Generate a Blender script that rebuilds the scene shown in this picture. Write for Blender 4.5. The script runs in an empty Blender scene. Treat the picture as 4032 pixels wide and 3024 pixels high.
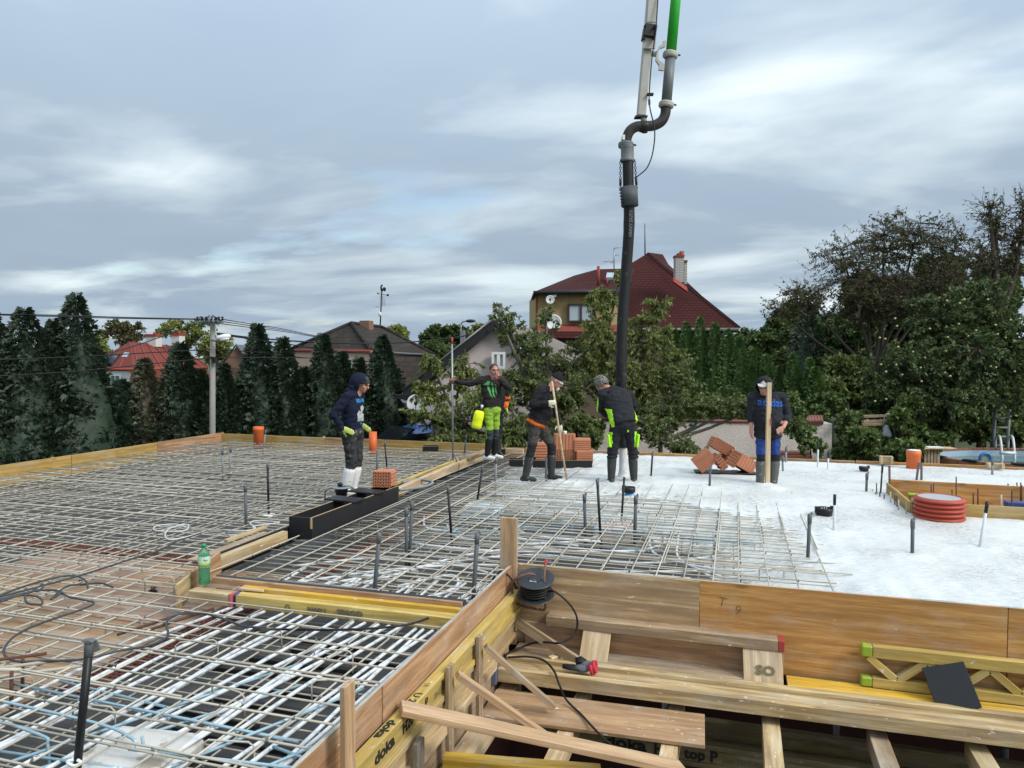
import bpy, bmesh, math, random
import numpy as np
from mathutils import Vector, Matrix, noise
from mathutils.bvhtree import BVHTree
random.seed(7); RNG = np.random.default_rng(7)
sc = bpy.context.scene
COL = sc.collection
R = math.radians

# ------------------------------------------------------------------ camera
FPX, TH, PITCH, CAMH = 2850.0, R(17.1), R(-2.15), 1.95      # focal length for a 4032 px wide frame
cam = bpy.data.cameras.new('camera'); camo = bpy.data.objects.new('camera', cam); COL.objects.link(camo)
cam.sensor_width = 36.0; cam.lens = 36.0 * FPX / 4032.0; cam.clip_start = 0.05; cam.clip_end = 3000
camo.location = (0, 0, CAMH); camo.rotation_euler = (math.pi / 2 + PITCH, 0, TH)
sc.camera = camo

# ------------------------------------------------------------------ sky, sun, exposure
SUN_EL, SUN_AZ = R(40), R(17.1 - 122)          # azimuth: counter-clockwise from +Y
sun_dir = Vector((-math.sin(SUN_AZ) * math.cos(SUN_EL), math.cos(SUN_AZ) * math.cos(SUN_EL), math.sin(SUN_EL)))
w = bpy.data.worlds.new('World'); sc.world = w; w.use_nodes = True
nt = w.node_tree; nt.nodes.clear()
def wn(t, **k):
    n = nt.nodes.new(t)
    for a, b in k.items():
        if a.startswith('i_'): n.inputs[a[2:].replace('_', ' ')].default_value = b
        else: setattr(n, a, b)
    return n
def wl(a, ao, b, bi): nt.links.new(a.outputs[ao], b.inputs[bi])
def wmath(op, a, b=None, c=None, clamp=False):
    n = nt.nodes.new('ShaderNodeMath'); n.operation = op; n.use_clamp = clamp
    for i, v in enumerate((a, b, c)):
        if v is None: continue
        if isinstance(v, (int, float)): n.inputs[i].default_value = v
        else: nt.links.new(v, n.inputs[i])
    return n.outputs[0]
wout = wn('ShaderNodeOutputWorld'); wbg = wn('ShaderNodeBackground'); wbg.inputs['Strength'].default_value = 0.1
sky = wn('ShaderNodeTexSky', sky_type='NISHITA', sun_disc=False, sun_elevation=SUN_EL, sun_rotation=-SUN_AZ, altitude=300, air_density=1.2, dust_density=1.5)
wtc = wn('ShaderNodeTexCoord'); wsep = wn('ShaderNodeSeparateXYZ'); wl(wtc, 'Generated', wsep, 0)
zz = wmath('MAXIMUM', wsep.outputs[2], 0.0)
den = wmath('ADD', zz, 0.13)
wcomb = wn('ShaderNodeCombineXYZ')
nt.links.new(wmath('DIVIDE', wsep.outputs[0], den), wcomb.inputs[0]); nt.links.new(wmath('DIVIDE', wsep.outputs[1], den), wcomb.inputs[1])
wrot = wn('ShaderNodeMapping'); wrot.inputs['Rotation'].default_value = (0, 0, R(-38)); wrot.inputs['Location'].default_value = (8.61, 11.74, 0); wrot.inputs['Scale'].default_value = (0.75, 1.0, 1); wl(wcomb, 0, wrot, 0)
n1 = wn('ShaderNodeTexNoise'); n1.inputs['Scale'].default_value = 0.62; n1.inputs['Detail'].default_value = 5; n1.inputs['Roughness'].default_value = 0.5; n1.inputs['Distortion'].default_value = 0.6; wl(wrot, 0, n1, 'Vector')
wrot2 = wn('ShaderNodeMapping'); wrot2.inputs['Rotation'].default_value = (0, 0, R(-38)); wrot2.inputs['Location'].default_value = (14.76, 19.13, 0); wrot2.inputs['Scale'].default_value = (0.7, 1.25, 1); wl(wcomb, 0, wrot2, 0)
n2 = wn('ShaderNodeTexNoise'); n2.inputs['Scale'].default_value = 1.15; n2.inputs['Detail'].default_value = 8; n2.inputs['Roughness'].default_value = 0.52; n2.inputs['Distortion'].default_value = 0.7; wl(wrot2, 0, n2, 'Vector')
wrot3 = wn('ShaderNodeMapping'); wrot3.inputs['Location'].default_value = (7.3, 2.2, 0); wrot3.inputs['Scale'].default_value = (0.9, 1.3, 1); wl(wcomb, 0, wrot3, 0)
n3 = wn('ShaderNodeTexNoise'); n3.inputs['Scale'].default_value = 0.9; n3.inputs['Detail'].default_value = 6; n3.inputs['Roughness'].default_value = 0.55; wl(wrot3, 0, n3, 'Vector')
# glow of the hidden sun through the cloud layer
wdot = wn('ShaderNodeVectorMath', operation='DOT_PRODUCT'); wl(wtc, 'Generated', wdot, 0); wdot.inputs[1].default_value = sun_dir
glow = wmath('POWER', wmath('MAXIMUM', wdot.outputs['Value'], 0.0), 2.2)
bri = wmath('ADD', wmath('MULTIPLY', n1.outputs[0], 1.45), wmath('MULTIPLY', n2.outputs[0], 0.5))
bri = wmath('ADD', bri, wmath('MULTIPLY', glow, 0.42))
wramp = wn('ShaderNodeValToRGB'); cr = wramp.color_ramp
cr.elements[0].position = 0.0; cr.elements[0].color = (2.0, 2.55, 3.3, 1)
cr.elements[1].position = 1.0; cr.elements[1].color = (5.1, 5.7, 5.95, 1)
e = cr.elements.new(0.42); e.color = (2.2, 2.78, 3.4, 1)
e = cr.elements.new(0.66); e.color = (3.25, 3.85, 4.3, 1)
wmr = wn('ShaderNodeMapRange'); wmr.inputs['From Min'].default_value = 0.72; wmr.inputs['From Max'].default_value = 1.30; nt.links.new(bri, wmr.inputs['Value'])
wl(wmr, 0, wramp, 0)
# overcast skies brighten towards the zenith
el = wmath('ADD', wmath('MULTIPLY', wmath("POWER", zz, 1.4), 1.6), wmath('ADD', 0.88, wmath('MULTIPLY', wmath('POWER', wmath('SUBTRACT', 1.0, zz), 12.0), 0.16)))
wmul = wn('ShaderNodeVectorMath', operation='SCALE'); wl(wramp, 0, wmul, 0); nt.links.new(el, wmul.inputs['Scale'])
gap = wn('ShaderNodeMapRange'); gap.inputs['From Min'].default_value = 0.57; gap.inputs['From Max'].default_value = 0.70
nt.links.new(wmath('ADD', n3.outputs[0], wmath('MULTIPLY', glow, 0.10)), gap.inputs['Value'])
wmix = wn('ShaderNodeMix', data_type='RGBA'); nt.links.new(wmath('MULTIPLY', gap.outputs[0], 0.75), wmix.inputs[0]); nt.links.new(wmul.outputs[0], wmix.inputs[6])
wl(sky, 0, wmix, 7)
nt.links.new(wmix.outputs[2], wbg.inputs['Color']); wl(wbg, 0, wout, 0)

sl = bpy.data.lights.new('sun', 'SUN'); sl.energy = 1.5; sl.angle = R(18); sl.color = (1.0, 0.96, 0.9)
slo = bpy.data.objects.new('sun', sl); COL.objects.link(slo); slo.location = (20, 0, 40)
slo.rotation_euler = (-sun_dir).to_track_quat('-Z', 'Y').to_euler()
vs = sc.view_settings; vs.view_transform = 'Standard'; vs.look = 'None'; vs.exposure = 0.82; vs.gamma = 1.0; vs.use_curve_mapping = False
sc.render.engine = 'CYCLES'; sc.cycles.use_denoising = True; sc.cycles.max_bounces = 8
sc.cycles.diffuse_bounces = 3; sc.cycles.glossy_bounces = 3; sc.cycles.transmission_bounces = 8; sc.cycles.transparent_max_bounces = 8

# ------------------------------------------------------------------ where a point of the photograph lies in the place
_f0 = Vector((-math.sin(TH), math.cos(TH), 0)); _r = Vector((math.cos(TH), math.sin(TH), 0)); _z = Vector((0, 0, 1))
_f = _f0 * math.cos(PITCH) + _z * math.sin(PITCH); _u = _z * math.cos(PITCH) - _f0 * math.sin(PITCH)
CP = Vector((0, 0, CAMH))
def ray(u, v): return _f + _r * ((u - 2016) / FPX) - _u * ((v - 1512) / FPX)
def G(u, v, z=0.0): d = ray(u, v); return CP + d * ((z - CAMH) / d.z)        # on the level z
def AY(u, v, y): d = ray(u, v); return CP + d * (y / d.y)                    # on a wall of constant y
def AX(u, v, x): d = ray(u, v); return CP + d * (x / d.x)
def D(u, v, dep): return CP + ray(u, v) * dep                               # at a distance
FWD, RGT = _f0, _r

# ------------------------------------------------------------------ mesh helpers
class MB:
    def __init__(s): s.v = []; s.f = []; s.m = []; s.s = []
    def add(s, vs, fs, mat=0, smooth=False):
        b = len(s.v); s.v.extend([tuple(p) for p in vs])
        for f in fs: s.f.append(tuple(i + b for i in f)); s.m.append(mat); s.s.append(smooth)
    def box(s, c, size, mat=0, M=None, bev=0.0):
        hx, hy, hz = size[0] / 2, size[1] / 2, size[2] / 2
        c = Vector(c)
        if bev <= 0:
            vs = [Vector((x, y, z)) for x in (-hx, hx) for y in (-hy, hy) for z in (-hz, hz)]
            fs = [(0, 1, 3, 2), (4, 6, 7, 5), (0, 4, 5, 1), (2, 3, 7, 6), (0, 2, 6, 4), (1, 5, 7, 3)]
        else:
            b = min(bev, hx * .9, hy * .9, hz * .9); vs = []; idx = {}
            for sx in (-1, 1):
                for sy in (-1, 1):
                    for sz in (-1, 1):
                        for a in range(3):
                            h = [hx - b, hy - b, hz - b]; h[a] = (hx, hy, hz)[a]
                            idx[(sx, sy, sz, a)] = len(vs); vs.append(Vector((sx * h[0], sy * h[1], sz * h[2])))
            fs = []
            for a in range(3):
                o = [i for i in range(3) if i != a]
                for sg in (-1, 1):
                    q = []
                    for s1, s2 in ((-1, -1), (1, -1), (1, 1), (-1, 1)):
                        t = [0, 0, 0]; t[a] = sg; t[o[0]] = s1; t[o[1]] = s2; q.append(idx[(*t, a)])
                    if (sg < 0) != (a == 1): q.reverse()
                    fs.append(tuple(q))
            for a in range(3):
                o = [i for i in range(3) if i != a]
                for s1 in (-1, 1):
                    for s2 in (-1, 1):
                        t0 = [0, 0, 0]; t1 = [0, 0, 0]; t0[a] = -1; t1[a] = 1
                        for t in (t0, t1): t[o[0]] = s1; t[o[1]] = s2
                        fs.append((idx[(*t0, o[0])], idx[(*t1, o[0])], idx[(*t1, o[1])], idx[(*t0, o[1])]))
            for sx in (-1, 1):
                for sy in (-1, 1):
                    for sz in (-1, 1): fs.append(tuple(idx[(sx, sy, sz, a)] for a in range(3)))
        if M is not None: vs = [M @ p for p in vs]
        s.add([p + c for p in vs], fs, mat)
    def tube(s, pts, r, n=8, mat=0, caps=True, smooth=True, flat=None):
        pts = [Vector(p) for p in pts]; k = len(pts)
        rs = [r] * k if isinstance(r, (int, float)) else list(r)
        vs = []; t0 = (pts[1] - pts[0]).normalized()
        a = t0.orthogonal().normalized() if flat is None else (Vector(flat) - t0 * Vector(flat).dot(t0)).normalized()
        pt = t0
        for i in range(k):
            t = (pts[min(i + 1, k - 1)] - pts[max(i - 1, 0)])
            t = t.normalized() if t.length > 1e-9 else pt
            q = pt.rotation_difference(t); a = q @ a; a = (a - t * a.dot(t)).normalized(); b = t.cross(a); pt = t
            for j in range(n):
                an = 2 * math.pi * j / n; vs.append(pts[i] + (a * math.cos(an) + b * math.sin(an)) * rs[i])
        fs = [(i * n + j, i * n + (j + 1) % n, (i + 1) * n + (j + 1) % n, (i + 1) * n + j) for i in range(k - 1) for j in range(n)]
        s.add(vs, fs, mat, smooth)
        if caps:
            b = len(s.v) - len(vs)
            s.f.append(tuple(b + j for j in reversed(range(n)))); s.m.append(mat); s.s.append(False)
            s.f.append(tuple(b + (k - 1) * n + j for j in range(n))); s.m.append(mat); s.s.append(False)
    def lathe(s, prof, n=24, c=(0, 0, 0), mat=0, smooth=True, M=None, sx=1, sy=1, cap=True):
        c = Vector(c); vs = []; k = len(prof)
        for (r, z) in prof:
            for j in range(n):
                a = 2 * math.pi * j / n; p = Vector((r * math.cos(a) * sx, r * math.sin(a) * sy, z))
                vs.append((M @ p if M is not None else p) + c)
        fs = [(i * n + j, i * n + (j + 1) % n, (i + 1) * n + (j + 1) % n, (i + 1) * n + j) for i in range(k - 1) for j in range(n)]
        b = len(s.v); s.add(vs, fs, mat, smooth)
        if cap:
            if prof[0][0] > 1e-5: s.f.append(tuple(b + j for j in reversed(range(n)))); s.m.append(mat); s.s.append(False)
            if prof[-1][0] > 1e-5: s.f.append(tuple(b + (k - 1) * n + j for j in range(n))); s.m.append(mat); s.s.append(False)
    def prism(s, poly, ext, mat=0):
        poly = [Vector(p) for p in poly]; ext = Vector(ext); n = len(poly)
        vs = poly + [p + ext for p in poly]
        fs = [tuple(reversed(range(n))), tuple(range(n, 2 * n))] + [(i, (i + 1) % n, (i + 1) % n + n, i + n) for i in range(n)]
        s.add(vs, fs, mat)
    def ell(s, c, rad, mat=0, n=12, k=8, M=None):
        prof = [(math.sin(math.pi * i / k), -math.cos(math.pi * i / k)) for i in range(k + 1)]
        c = Vector(c); vs = []
        for (r, z) in prof:
            for j in range(n):
                a = 2 * math.pi * j / n; p = Vector((r * math.cos(a) * rad[0], r * math.sin(a) * rad[1], z * rad[2]))
                vs.append((M @ p if M is not None else p) + c)
        fs = [(i * n + j, i * n + (j + 1) % n, (i + 1) * n + (j + 1) % n, (i + 1) * n + j) for i in range(k) for j in range(n)]
        s.add(vs, fs, mat, True)
    def mesh(s, name, mats):
        me = bpy.data.meshes.new(name); me.from_pydata(s.v, [], s.f)
        for m in (mats if isinstance(mats, (list, tuple)) else [mats]): me.materials.append(m)
        me.polygons.foreach_set('material_index', s.m); me.polygons.foreach_set('use_smooth', s.s); me.update()
        return me
    def build(s, name, mats, parent=None, origin=None):
        if parent is not None: origin = parent_loc(parent)
        elif origin is None:
            a = np.array(s.v); lo, hi = a.min(0), a.max(0); origin = Vector(((lo[0] + hi[0]) / 2, (lo[1] + hi[1]) / 2, lo[2]))
        origin = Vector(origin); s.v = [(p[0] - origin.x, p[1] - origin.y, p[2] - origin.z) for p in s.v]
        o = bpy.data.objects.new(name, s.mesh(name, mats)); COL.objects.link(o)
        if parent is not None: o.parent = parent
        else: o.location = origin
        return o
WLOC = {}
def parent_loc(p):
    l = Vector(p.location)
    while p.parent is not None: p = p.parent; l = l + Vector(p.location)
    return l
def thing(name, label, cat, loc, group=None):
    o = bpy.data.objects.new(name, None); COL.objects.link(o); o.location = loc; o.empty_display_size = 0.1
    return tag(o, label, cat, group)
def tag(o, label=None, cat=None, group=None, kind=None):
    if label: o['label'] = label
    if cat: o['category'] = cat
    if group: o['group'] = group
    if kind: o['kind'] = kind
    return o
def frame(p0, p1, up=(0, 0, 1)):
    p0 = Vector(p0); p1 = Vector(p1); x = (p1 - p0).normalized(); up = Vector(up)
    y = up.cross(x)
    if y.length < 1e-4: y = Vector((0, 1, 0)).cross(x)
    y.normalize(); z = x.cross(y)
    M = Matrix((x, y, z)).transposed().to_4x4(); M.translation = p0
    return M
def place(o, M, parent=None):
    if parent is not None:
        o.parent = parent; M = Matrix.Translation(-parent_loc(parent)) @ M
    o.matrix_basis = M
    return o
def plank(name, p0, p1, wd, th, mat, parent=None, up=(0, 0, 1), bev=0.003):
    """a board: centre line p0-p1, wd across, th thick along `up`"""
    L = (Vector(p1) - Vector(p0)).length; m = MB(); m.box((L / 2, 0, 0), (L, wd, th), 0, bev=bev)
    o = bpy.data.objects.new(name, m.mesh(name, mat)); COL.objects.link(o)
    return place(o, frame(p0, p1, up), parent)
def text(body, size, mat, M, parent, name='lettering', align='CENTER', bold=0.0, xs=1.0, extr=0.0015):
    cu = bpy.data.curves.new('t', 'FONT'); cu.body = body; cu.size = size; cu.align_x = align; cu.align_y = 'CENTER'; cu.extrude = extr; cu.offset = bold; cu.resolution_u = 2
    to = bpy.data.objects.new('t', cu); COL.objects.link(to)
    dg = bpy.context.evaluated_depsgraph_get(); me = bpy.data.meshes.new_from_object(to.evaluated_get(dg)); bpy.data.objects.remove(to)
    me.materials.clear(); me.materials.append(mat)
    if xs != 1: me.transform(Matrix.Diagonal((xs, 1, 1, 1)))
    o = bpy.data.objects.new(name, me); COL.objects.link(o)
    return place(o, M, parent)
def mat_axes(o, x, y, z):
    M = Matrix((Vector(x).normalized(), Vector(y).normalized(), Vector(z).normalized())).transposed().to_4x4(); M.translation = Vector(o); return M
def bez(pts, n=8):
    """smooth curve (Catmull-Rom) through pts"""
    P = [Vector(p) for p in pts]; P = [P[0] * 2 - P[1]] + P + [P[-1] * 2 - P[-2]]; out = []
    for i in range(1, len(P) - 2):
        for k in range(n):
            t = k / n; a, b, c, d = P[i - 1], P[i], P[i + 1], P[i + 2]
            out.append(0.5 * ((2 * b) + (c - a) * t + (2 * a - 5 * b + 4 * c - d) * t * t + (3 * b - a - 3 * c + d) * t ** 3))
    out.append(P[-2]); return out
def copy_tree(o, parent=None):
    c = o.copy(); COL.objects.link(c)
    if parent is not None: c.parent = parent
    for ch in list(o.children): copy_tree(ch, c)
    return c

# ------------------------------------------------------------------ materials
class NT:
    def __init__(s, name):
        s.m = bpy.data.materials.new(name); s.m.use_nodes = True; s.t = s.m.node_tree; s.t.nodes.clear()
        s.out = s.t.nodes.new('ShaderNodeOutputMaterial'); s.b = s.t.nodes.new('ShaderNodeBsdfPrincipled'); s.l(s.b.outputs[0], s.out.inputs[0])
    def l(s, a, b): s.t.links.new(a, b)
    def n(s, t, **k):
        n = s.t.nodes.new(t)
        for a, b in k.items(): setattr(n, a, b)
        return n
    def setv(s, sock, v):
        if hasattr(v, 'is_output') or hasattr(v, 'links') and not isinstance(v, (tuple, list)): s.l(v, sock)
        else: sock.default_value = v
    def math(s, op, a, b=0.0, clamp=False):
        n = s.n('ShaderNodeMath', operation=op, use_clamp=clamp); s.setv(n.inputs[0], a); s.setv(n.inputs[1], b); return n.outputs[0]
    def noise(s, vec, scale, detail=4, rough=.55, dist=0.0):
        n = s.n('ShaderNodeTexNoise'); n.inputs['Scale'].default_value = scale; n.inputs['Detail'].default_value = detail
        n.inputs['Roughness'].default_value = rough; n.inputs['Distortion'].default_value = dist
        if vec is not None: s.l(vec, n.inputs['Vector'])
        return n.outputs[0]
    def mapping(s, vec, scale=(1, 1, 1), loc=(0, 0, 0), rot=(0, 0, 0)):
        n = s.n('ShaderNodeMapping'); s.l(vec, n.inputs[0]); n.inputs['Scale'].default_value = scale; n.inputs['Location'].default_value = loc; n.inputs['Rotation'].default_value = rot; return n.outputs[0]
    def ramp(s, fac, stops):
        n = s.n('ShaderNodeValToRGB'); cr = n.color_ramp
        while len(cr.elements) < len(stops): cr.elements.new(0.5)
        for e, (p, c) in zip(cr.elements, stops):
            e.position = p; e.color = (*c, 1) if not isinstance(c, (int, float)) else (c, c, c, 1)
        s.l(fac, n.inputs[0]); return n.outputs[0]
    def mix(s, fac, a, b, mode='MIX'):
        n = s.n('ShaderNodeMix', data_type='RGBA', blend_type=mode)
        s.setv(n.inputs[0], fac)
        for i, v in ((6, a), (7, b)):
            if isinstance(v, (tuple, list)): n.inputs[i].default_value = (*v[:3], 1)
            else: s.l(v, n.inputs[i])
        return n.outputs[2]
    def mr(s, v, a, b, c=0.0, d=1.0):
        n = s.n('ShaderNodeMapRange'); s.l(v, n.inputs[0])
        for i, x in enumerate((a, b, c, d)): n.inputs[i + 1].default_value = x
        return n.outputs[0]
    def bump(s, h, strength=.3, dist=.01):
        n = s.n('ShaderNodeBump'); n.inputs['Strength'].default_value = strength; n.inputs['Distance'].default_value = dist; s.l(h, n.inputs['Height']); s.l(n.outputs[0], s.b.inputs['Normal'])
    def coord(s, what='Object'): return s.n('ShaderNodeTexCoord').outputs[what]
    def pos(s): return s.n('ShaderNodeNewGeometry').outputs['Position']
    def rand(s): return s.n('ShaderNodeObjectInfo').outputs['Random']
    def base(s, c):
        if isinstance(c, (tuple, list)): s.b.inputs['Base Color'].default_value = (*c[:3], 1)
        else: s.l(c, s.b.inputs['Base Color'])
    def rough(s, v): s.setv(s.b.inputs['Roughness'], v)
def shift(t, vec):
    n = t.n('ShaderNodeVectorMath', operation='ADD'); t.l(vec, n.inputs[0])
    c = t.n('ShaderNodeCombineXYZ'); r = t.rand(); t.l(t.math('MULTIPLY', r, 37.0), c.inputs[0]); t.l(t.math('MULTIPLY', r, 91.0), c.inputs[1]); t.l(t.math('MULTIPLY', r, 53.0), c.inputs[2])
    t.l(c.outputs[0], n.inputs[1]); return n.outputs[0]
def M_(name, col, rough=.6, metal=0.0, var=.15, scale=8.0, bump=0.0, spots=None, obj=False, detail=5, spec=None, spot_scale=14, spot_cut=.62, rvar=0.0):
    """plain surface with uneven colour, optional splashes of another colour"""
    t = NT(name); vec = shift(t, t.coord('Object')) if obj else t.pos()
    nz = t.noise(vec, scale, detail, .6)
    c = t.mix(nz, tuple(x * (1 - var) for x in col), tuple(min(1, x * (1 + var)) for x in col))
    nz2 = t.noise(vec, scale * .23, 3)
    c = t.mix(t.mr(nz2, .35, .7, 0, var), c, tuple(x * .6 for x in col))
    if rvar: c = t.mix(t.math('MULTIPLY', t.rand(), rvar), c, tuple(x * .35 for x in col))
    if spots:
        sp = t.noise(vec, spot_scale, 6, .65); c = t.mix(t.mr(sp, spot_cut, spot_cut + .05), c, spots)
    t.base(c); t.rough(rough); t.b.inputs['Metallic'].default_value = metal
    t.b.inputs['Specular IOR Level'].default_value = .28 if spec is None else spec
    if bump: t.bump(t.noise(vec, scale * 3, 6, .7), bump, .004)
    return t.m
def wood(name, c1, c2, splash=0.0, grey=0.0, rough=.72, knots=.5, grain=1.0, dirt=.25):
    """timber with the grain along the board's own x axis"""
    t = NT(name); o = shift(t, t.coord('Object'))
    g = t.noise(t.mapping(o, (.55 * grain, 9 * grain, 9 * grain)), 2.2, 6, .6, .35)
    fine = t.noise(t.mapping(o, (2.5, 60, 60)), 2.0, 3, .6)
    c = t.ramp(g, [(.36, tuple(x * .72 for x in c1)), (.47, c1), (.55, tuple((a + b) / 2 for a, b in zip(c1, c2))), (.66, c2)])
    c = t.mix(t.mr(fine, .4, .68, 0, .5), c, tuple(x * .5 for x in c1))
    st = t.noise(t.mapping(o, (.9, 22, 22)), 1.3, 4, .65); c = t.mix(t.mr(st, .57, .70, 0, .42), c, tuple(x * .38 for x in c1))
    if knots:
        vo = t.n('ShaderNodeTexVoronoi'); vo.inputs['Scale'].default_value = 1.0; t.l(t.mapping(o, (2.1, 7, 7)), vo.inputs['Vector'])
        c = t.mix(t.mr(vo.outputs['Distance'], .06, .16, knots, 0), c, tuple(x * .3 for x in c1))
    big = t.noise(t.mapping(o, (1, 2.5, 2.5)), 1.6, 4, .6)
    c = t.mix(t.mr(big, .47, .68, 0, dirt * 1.1), c, tuple(x * .42 for x in c1))
    if grey: c = t.mix(t.mr(t.noise(t.mapping(o, (1.2, 5, 5)), 1.4, 5, .6), .3, .7, 0, grey), c, (.27, .26, .245))
    c = t.mix(t.math('MULTIPLY', t.rand(), .3), c, tuple(x * .55 for x in c2))
    if splash:
        sp = t.noise(t.mapping(o, (3, 9, 9)), 2.6, 8, .72); c = t.mix(t.mr(sp, .70 - splash, .735 - splash, 0, .95), c, (.66, .655, .63))
        hz = t.noise(t.mapping(o, (1.5, 3, 3)), 1.1, 6, .7); c = t.mix(t.mr(hz, .5, .72, 0, .38), c, (.46, .44, .40))
    t.base(c); t.rough(rough); t.bump(t.math('ADD', g, t.math('MULTIPLY', fine, .5)), .25, .004)
    return t.m
def leafmat(name, dark, light, third=None, amount3=.1, trans=.25):
    t = NT(name); isl = t.n('ShaderNodeNewGeometry').outputs['Random Per Island']
    c = t.mix(isl, dark, light)
    if third is not None:
        c = t.mix(t.mr(t.math('FRACT', t.math('MULTIPLY', isl, 7.31)), 1 - amount3, 1 - amount3 * .6), c, third)
    lg = t.noise(t.pos(), .9, 3); c = t.mix(t.mr(lg, .35, .7, .0, .45), c, tuple(x * .5 for x in dark))
    t.base(c); t.rough(.55); t.b.inputs['Specular IOR Level'].default_value = .35
    tr = t.n('ShaderNodeBsdfTranslucent'); t.l(c, tr.inputs[0]); mx = t.n('ShaderNodeMixShader'); mx.inputs[0].default_value = trans
    t.l(t.b.outputs[0], mx.inputs[1]); t.l(tr.outputs[0], mx.inputs[2]); t.l(mx.outputs[0], t.out.inputs[0])
    return t.m
# ================================================================== materials used on the site
YEL = wood('yellow_formwork_timber', (.50, .33, .06), (.70, .51, .13), splash=.07, grey=.22, knots=.4, dirt=.35)
YEL2 = wood('bright_yellow_timber', (.58, .33, .03), (.72, .45, .05), splash=.06, knots=.4, dirt=.2)
YELD = wood('shade_toned_yellow_timber', (.17, .115, .03), (.27, .19, .05), splash=.04, grey=.3)  # yellow timber with the shade deep in the opening put into its colour
OLIVE = wood('weathered_yellow_timber', (0.388, 0.250, 0.100), (0.663, 0.500, 0.250), splash=.07, grey=.22, knots=.5)
PALE = wood('pale_planed_timber', (0.525, 0.350, 0.175), (0.775, 0.587, 0.350), splash=.07, grey=.18)
BROWN = wood('brown_plywood', (0.350, 0.175, 0.075), (0.575, 0.338, 0.163), splash=.05, grey=.15)
ORNG = wood('varnished_spruce_panel', (0.475, 0.213, 0.050), (0.725, 0.400, 0.125), splash=.03, grey=.06, knots=.9, dirt=.3)
GREYW = wood('weathered_grey_timber', (0.288, 0.181, 0.094), (0.562, 0.400, 0.237), splash=.07, grey=.22, dirt=.5)
WEATH = wood('stained_weathered_panel', (0.338, 0.194, 0.088), (0.675, 0.488, 0.263), splash=.06, grey=.2, dirt=.6)
DARKW = wood('dark_wet_timber', (.12, .09, .06), (.21, .16, .11), splash=.04, grey=.4)
STAKE = wood('split_brown_batten', (0.450, 0.263, 0.125), (0.625, 0.413, 0.237), splash=.03, grey=.15)
BLKPLY = M_('black_film_plywood', (.018, .018, .02), .38, var=.3, scale=5, spots=(.30, .30, .30), spot_scale=22, spot_cut=.74, obj=True)
DECKBLK = M_('black_deck_film', (.062, .058, .054), .45, spec=.45, var=.35, scale=3, spots=(.34, .34, .33), spot_scale=20, spot_cut=.71, obj=True, rvar=.35)
PLYEDGE = M_('plywood_edge', (.36, .25, .14), .8, var=.3, scale=30)
REBAR = M_('cement_dusted_steel_bar', (.50, .46, .385), .7, rvar=.55, var=.4, scale=5, bump=.3, spots=(.72, .72, .69), spot_scale=7, spot_cut=.66)
REBARB = M_('bluish_galvanised_bar', (.27, .40, .47), .6, var=.3, scale=10, bump=.3, spots=(.6, .63, .64), spot_scale=9, spot_cut=.62)
REBARD = M_('rusty_bar', (.10, .05, .035), .85, var=.4, scale=20, bump=.3)
WIRE_ = M_('tying_wire', (.10, .09, .08), .6)
WHITEPE = M_('white_plastic_conduit', (.58, .60, .62), .4, var=.12, scale=6, spots=(.25, .26, .27), spot_scale=10, spot_cut=.72)
GREYPVC = M_('grey_conduit', (.085, .095, .105), .5, var=.25, scale=20, spots=(.5, .5, .5), spot_scale=40, spot_cut=.72)
GREYPVC2 = M_('light_grey_conduit', (.20, .215, .225), .5, var=.2, scale=20, spots=(.55, .55, .55), spot_scale=40, spot_cut=.7)
BLKPVC = M_('black_conduit', (.012, .012, .014), .42, var=.3, scale=20)
TAPE = M_('duct_tape', (.12, .125, .13), .45, var=.35, scale=30, bump=.8)
def clay_mat(name, c):
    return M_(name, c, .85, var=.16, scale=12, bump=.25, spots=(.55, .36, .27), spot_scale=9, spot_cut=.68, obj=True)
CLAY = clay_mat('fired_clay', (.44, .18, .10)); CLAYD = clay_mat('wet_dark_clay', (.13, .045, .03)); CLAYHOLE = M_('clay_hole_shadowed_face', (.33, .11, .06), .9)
ORANGE = M_('orange_sewer_pipe', (.62, .135, .035), .42, var=.08, scale=6)
ORANGES = M_('splashed_orange_pipe', (.62, .135, .035), .45, var=.08, scale=6, spots=(.74, .73, .72), spot_scale=16, spot_cut=.64)
REDPIPE = M_('brick_red_corrugated_pipe', (.36, .06, .035), .42, var=.12, scale=6, spots=(.75, .74, .73), spot_scale=9, spot_cut=.70)
STYRO = M_('polystyrene', (.52, .505, .48), .8, var=.16, scale=5, bump=.4, spots=(.33, .28, .22), spot_scale=4, spot_cut=.56)
def concrete():
    t = NT('wet_white_concrete'); p = t.pos()
    a = t.noise(t.mapping(p, (6, 11, 6), rot=(0, 0, .5)), 1.6, 7, .72)
    b = t.noise(p, .8, 4); f = t.noise(t.mapping(p, (14, 34, 14), rot=(0, 0, .25)), 1.5, 5, .7)
    c = t.mix(t.mr(a, .35, .7), (.565, .575, .56), (.72, .72, .70))
    c = t.mix(t.mr(b, .38, .68, 0, .45), c, (.58, .60, .605))
    sp = t.math('MULTIPLY', t.mr(f, .50, .60), t.mr(t.noise(p, .9, 4, .55), .44, .60))
    c = t.mix(t.math('MULTIPLY', sp, .9), c, (.22, .225, .215))
    t.base(c); t.rough(t.mr(b, .35, .65, .28, .6)); t.bump(t.math('ADD', a, t.math('MULTIPLY', f, .6)), .6, .03)
    return t.m
CONC = concrete()

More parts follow.
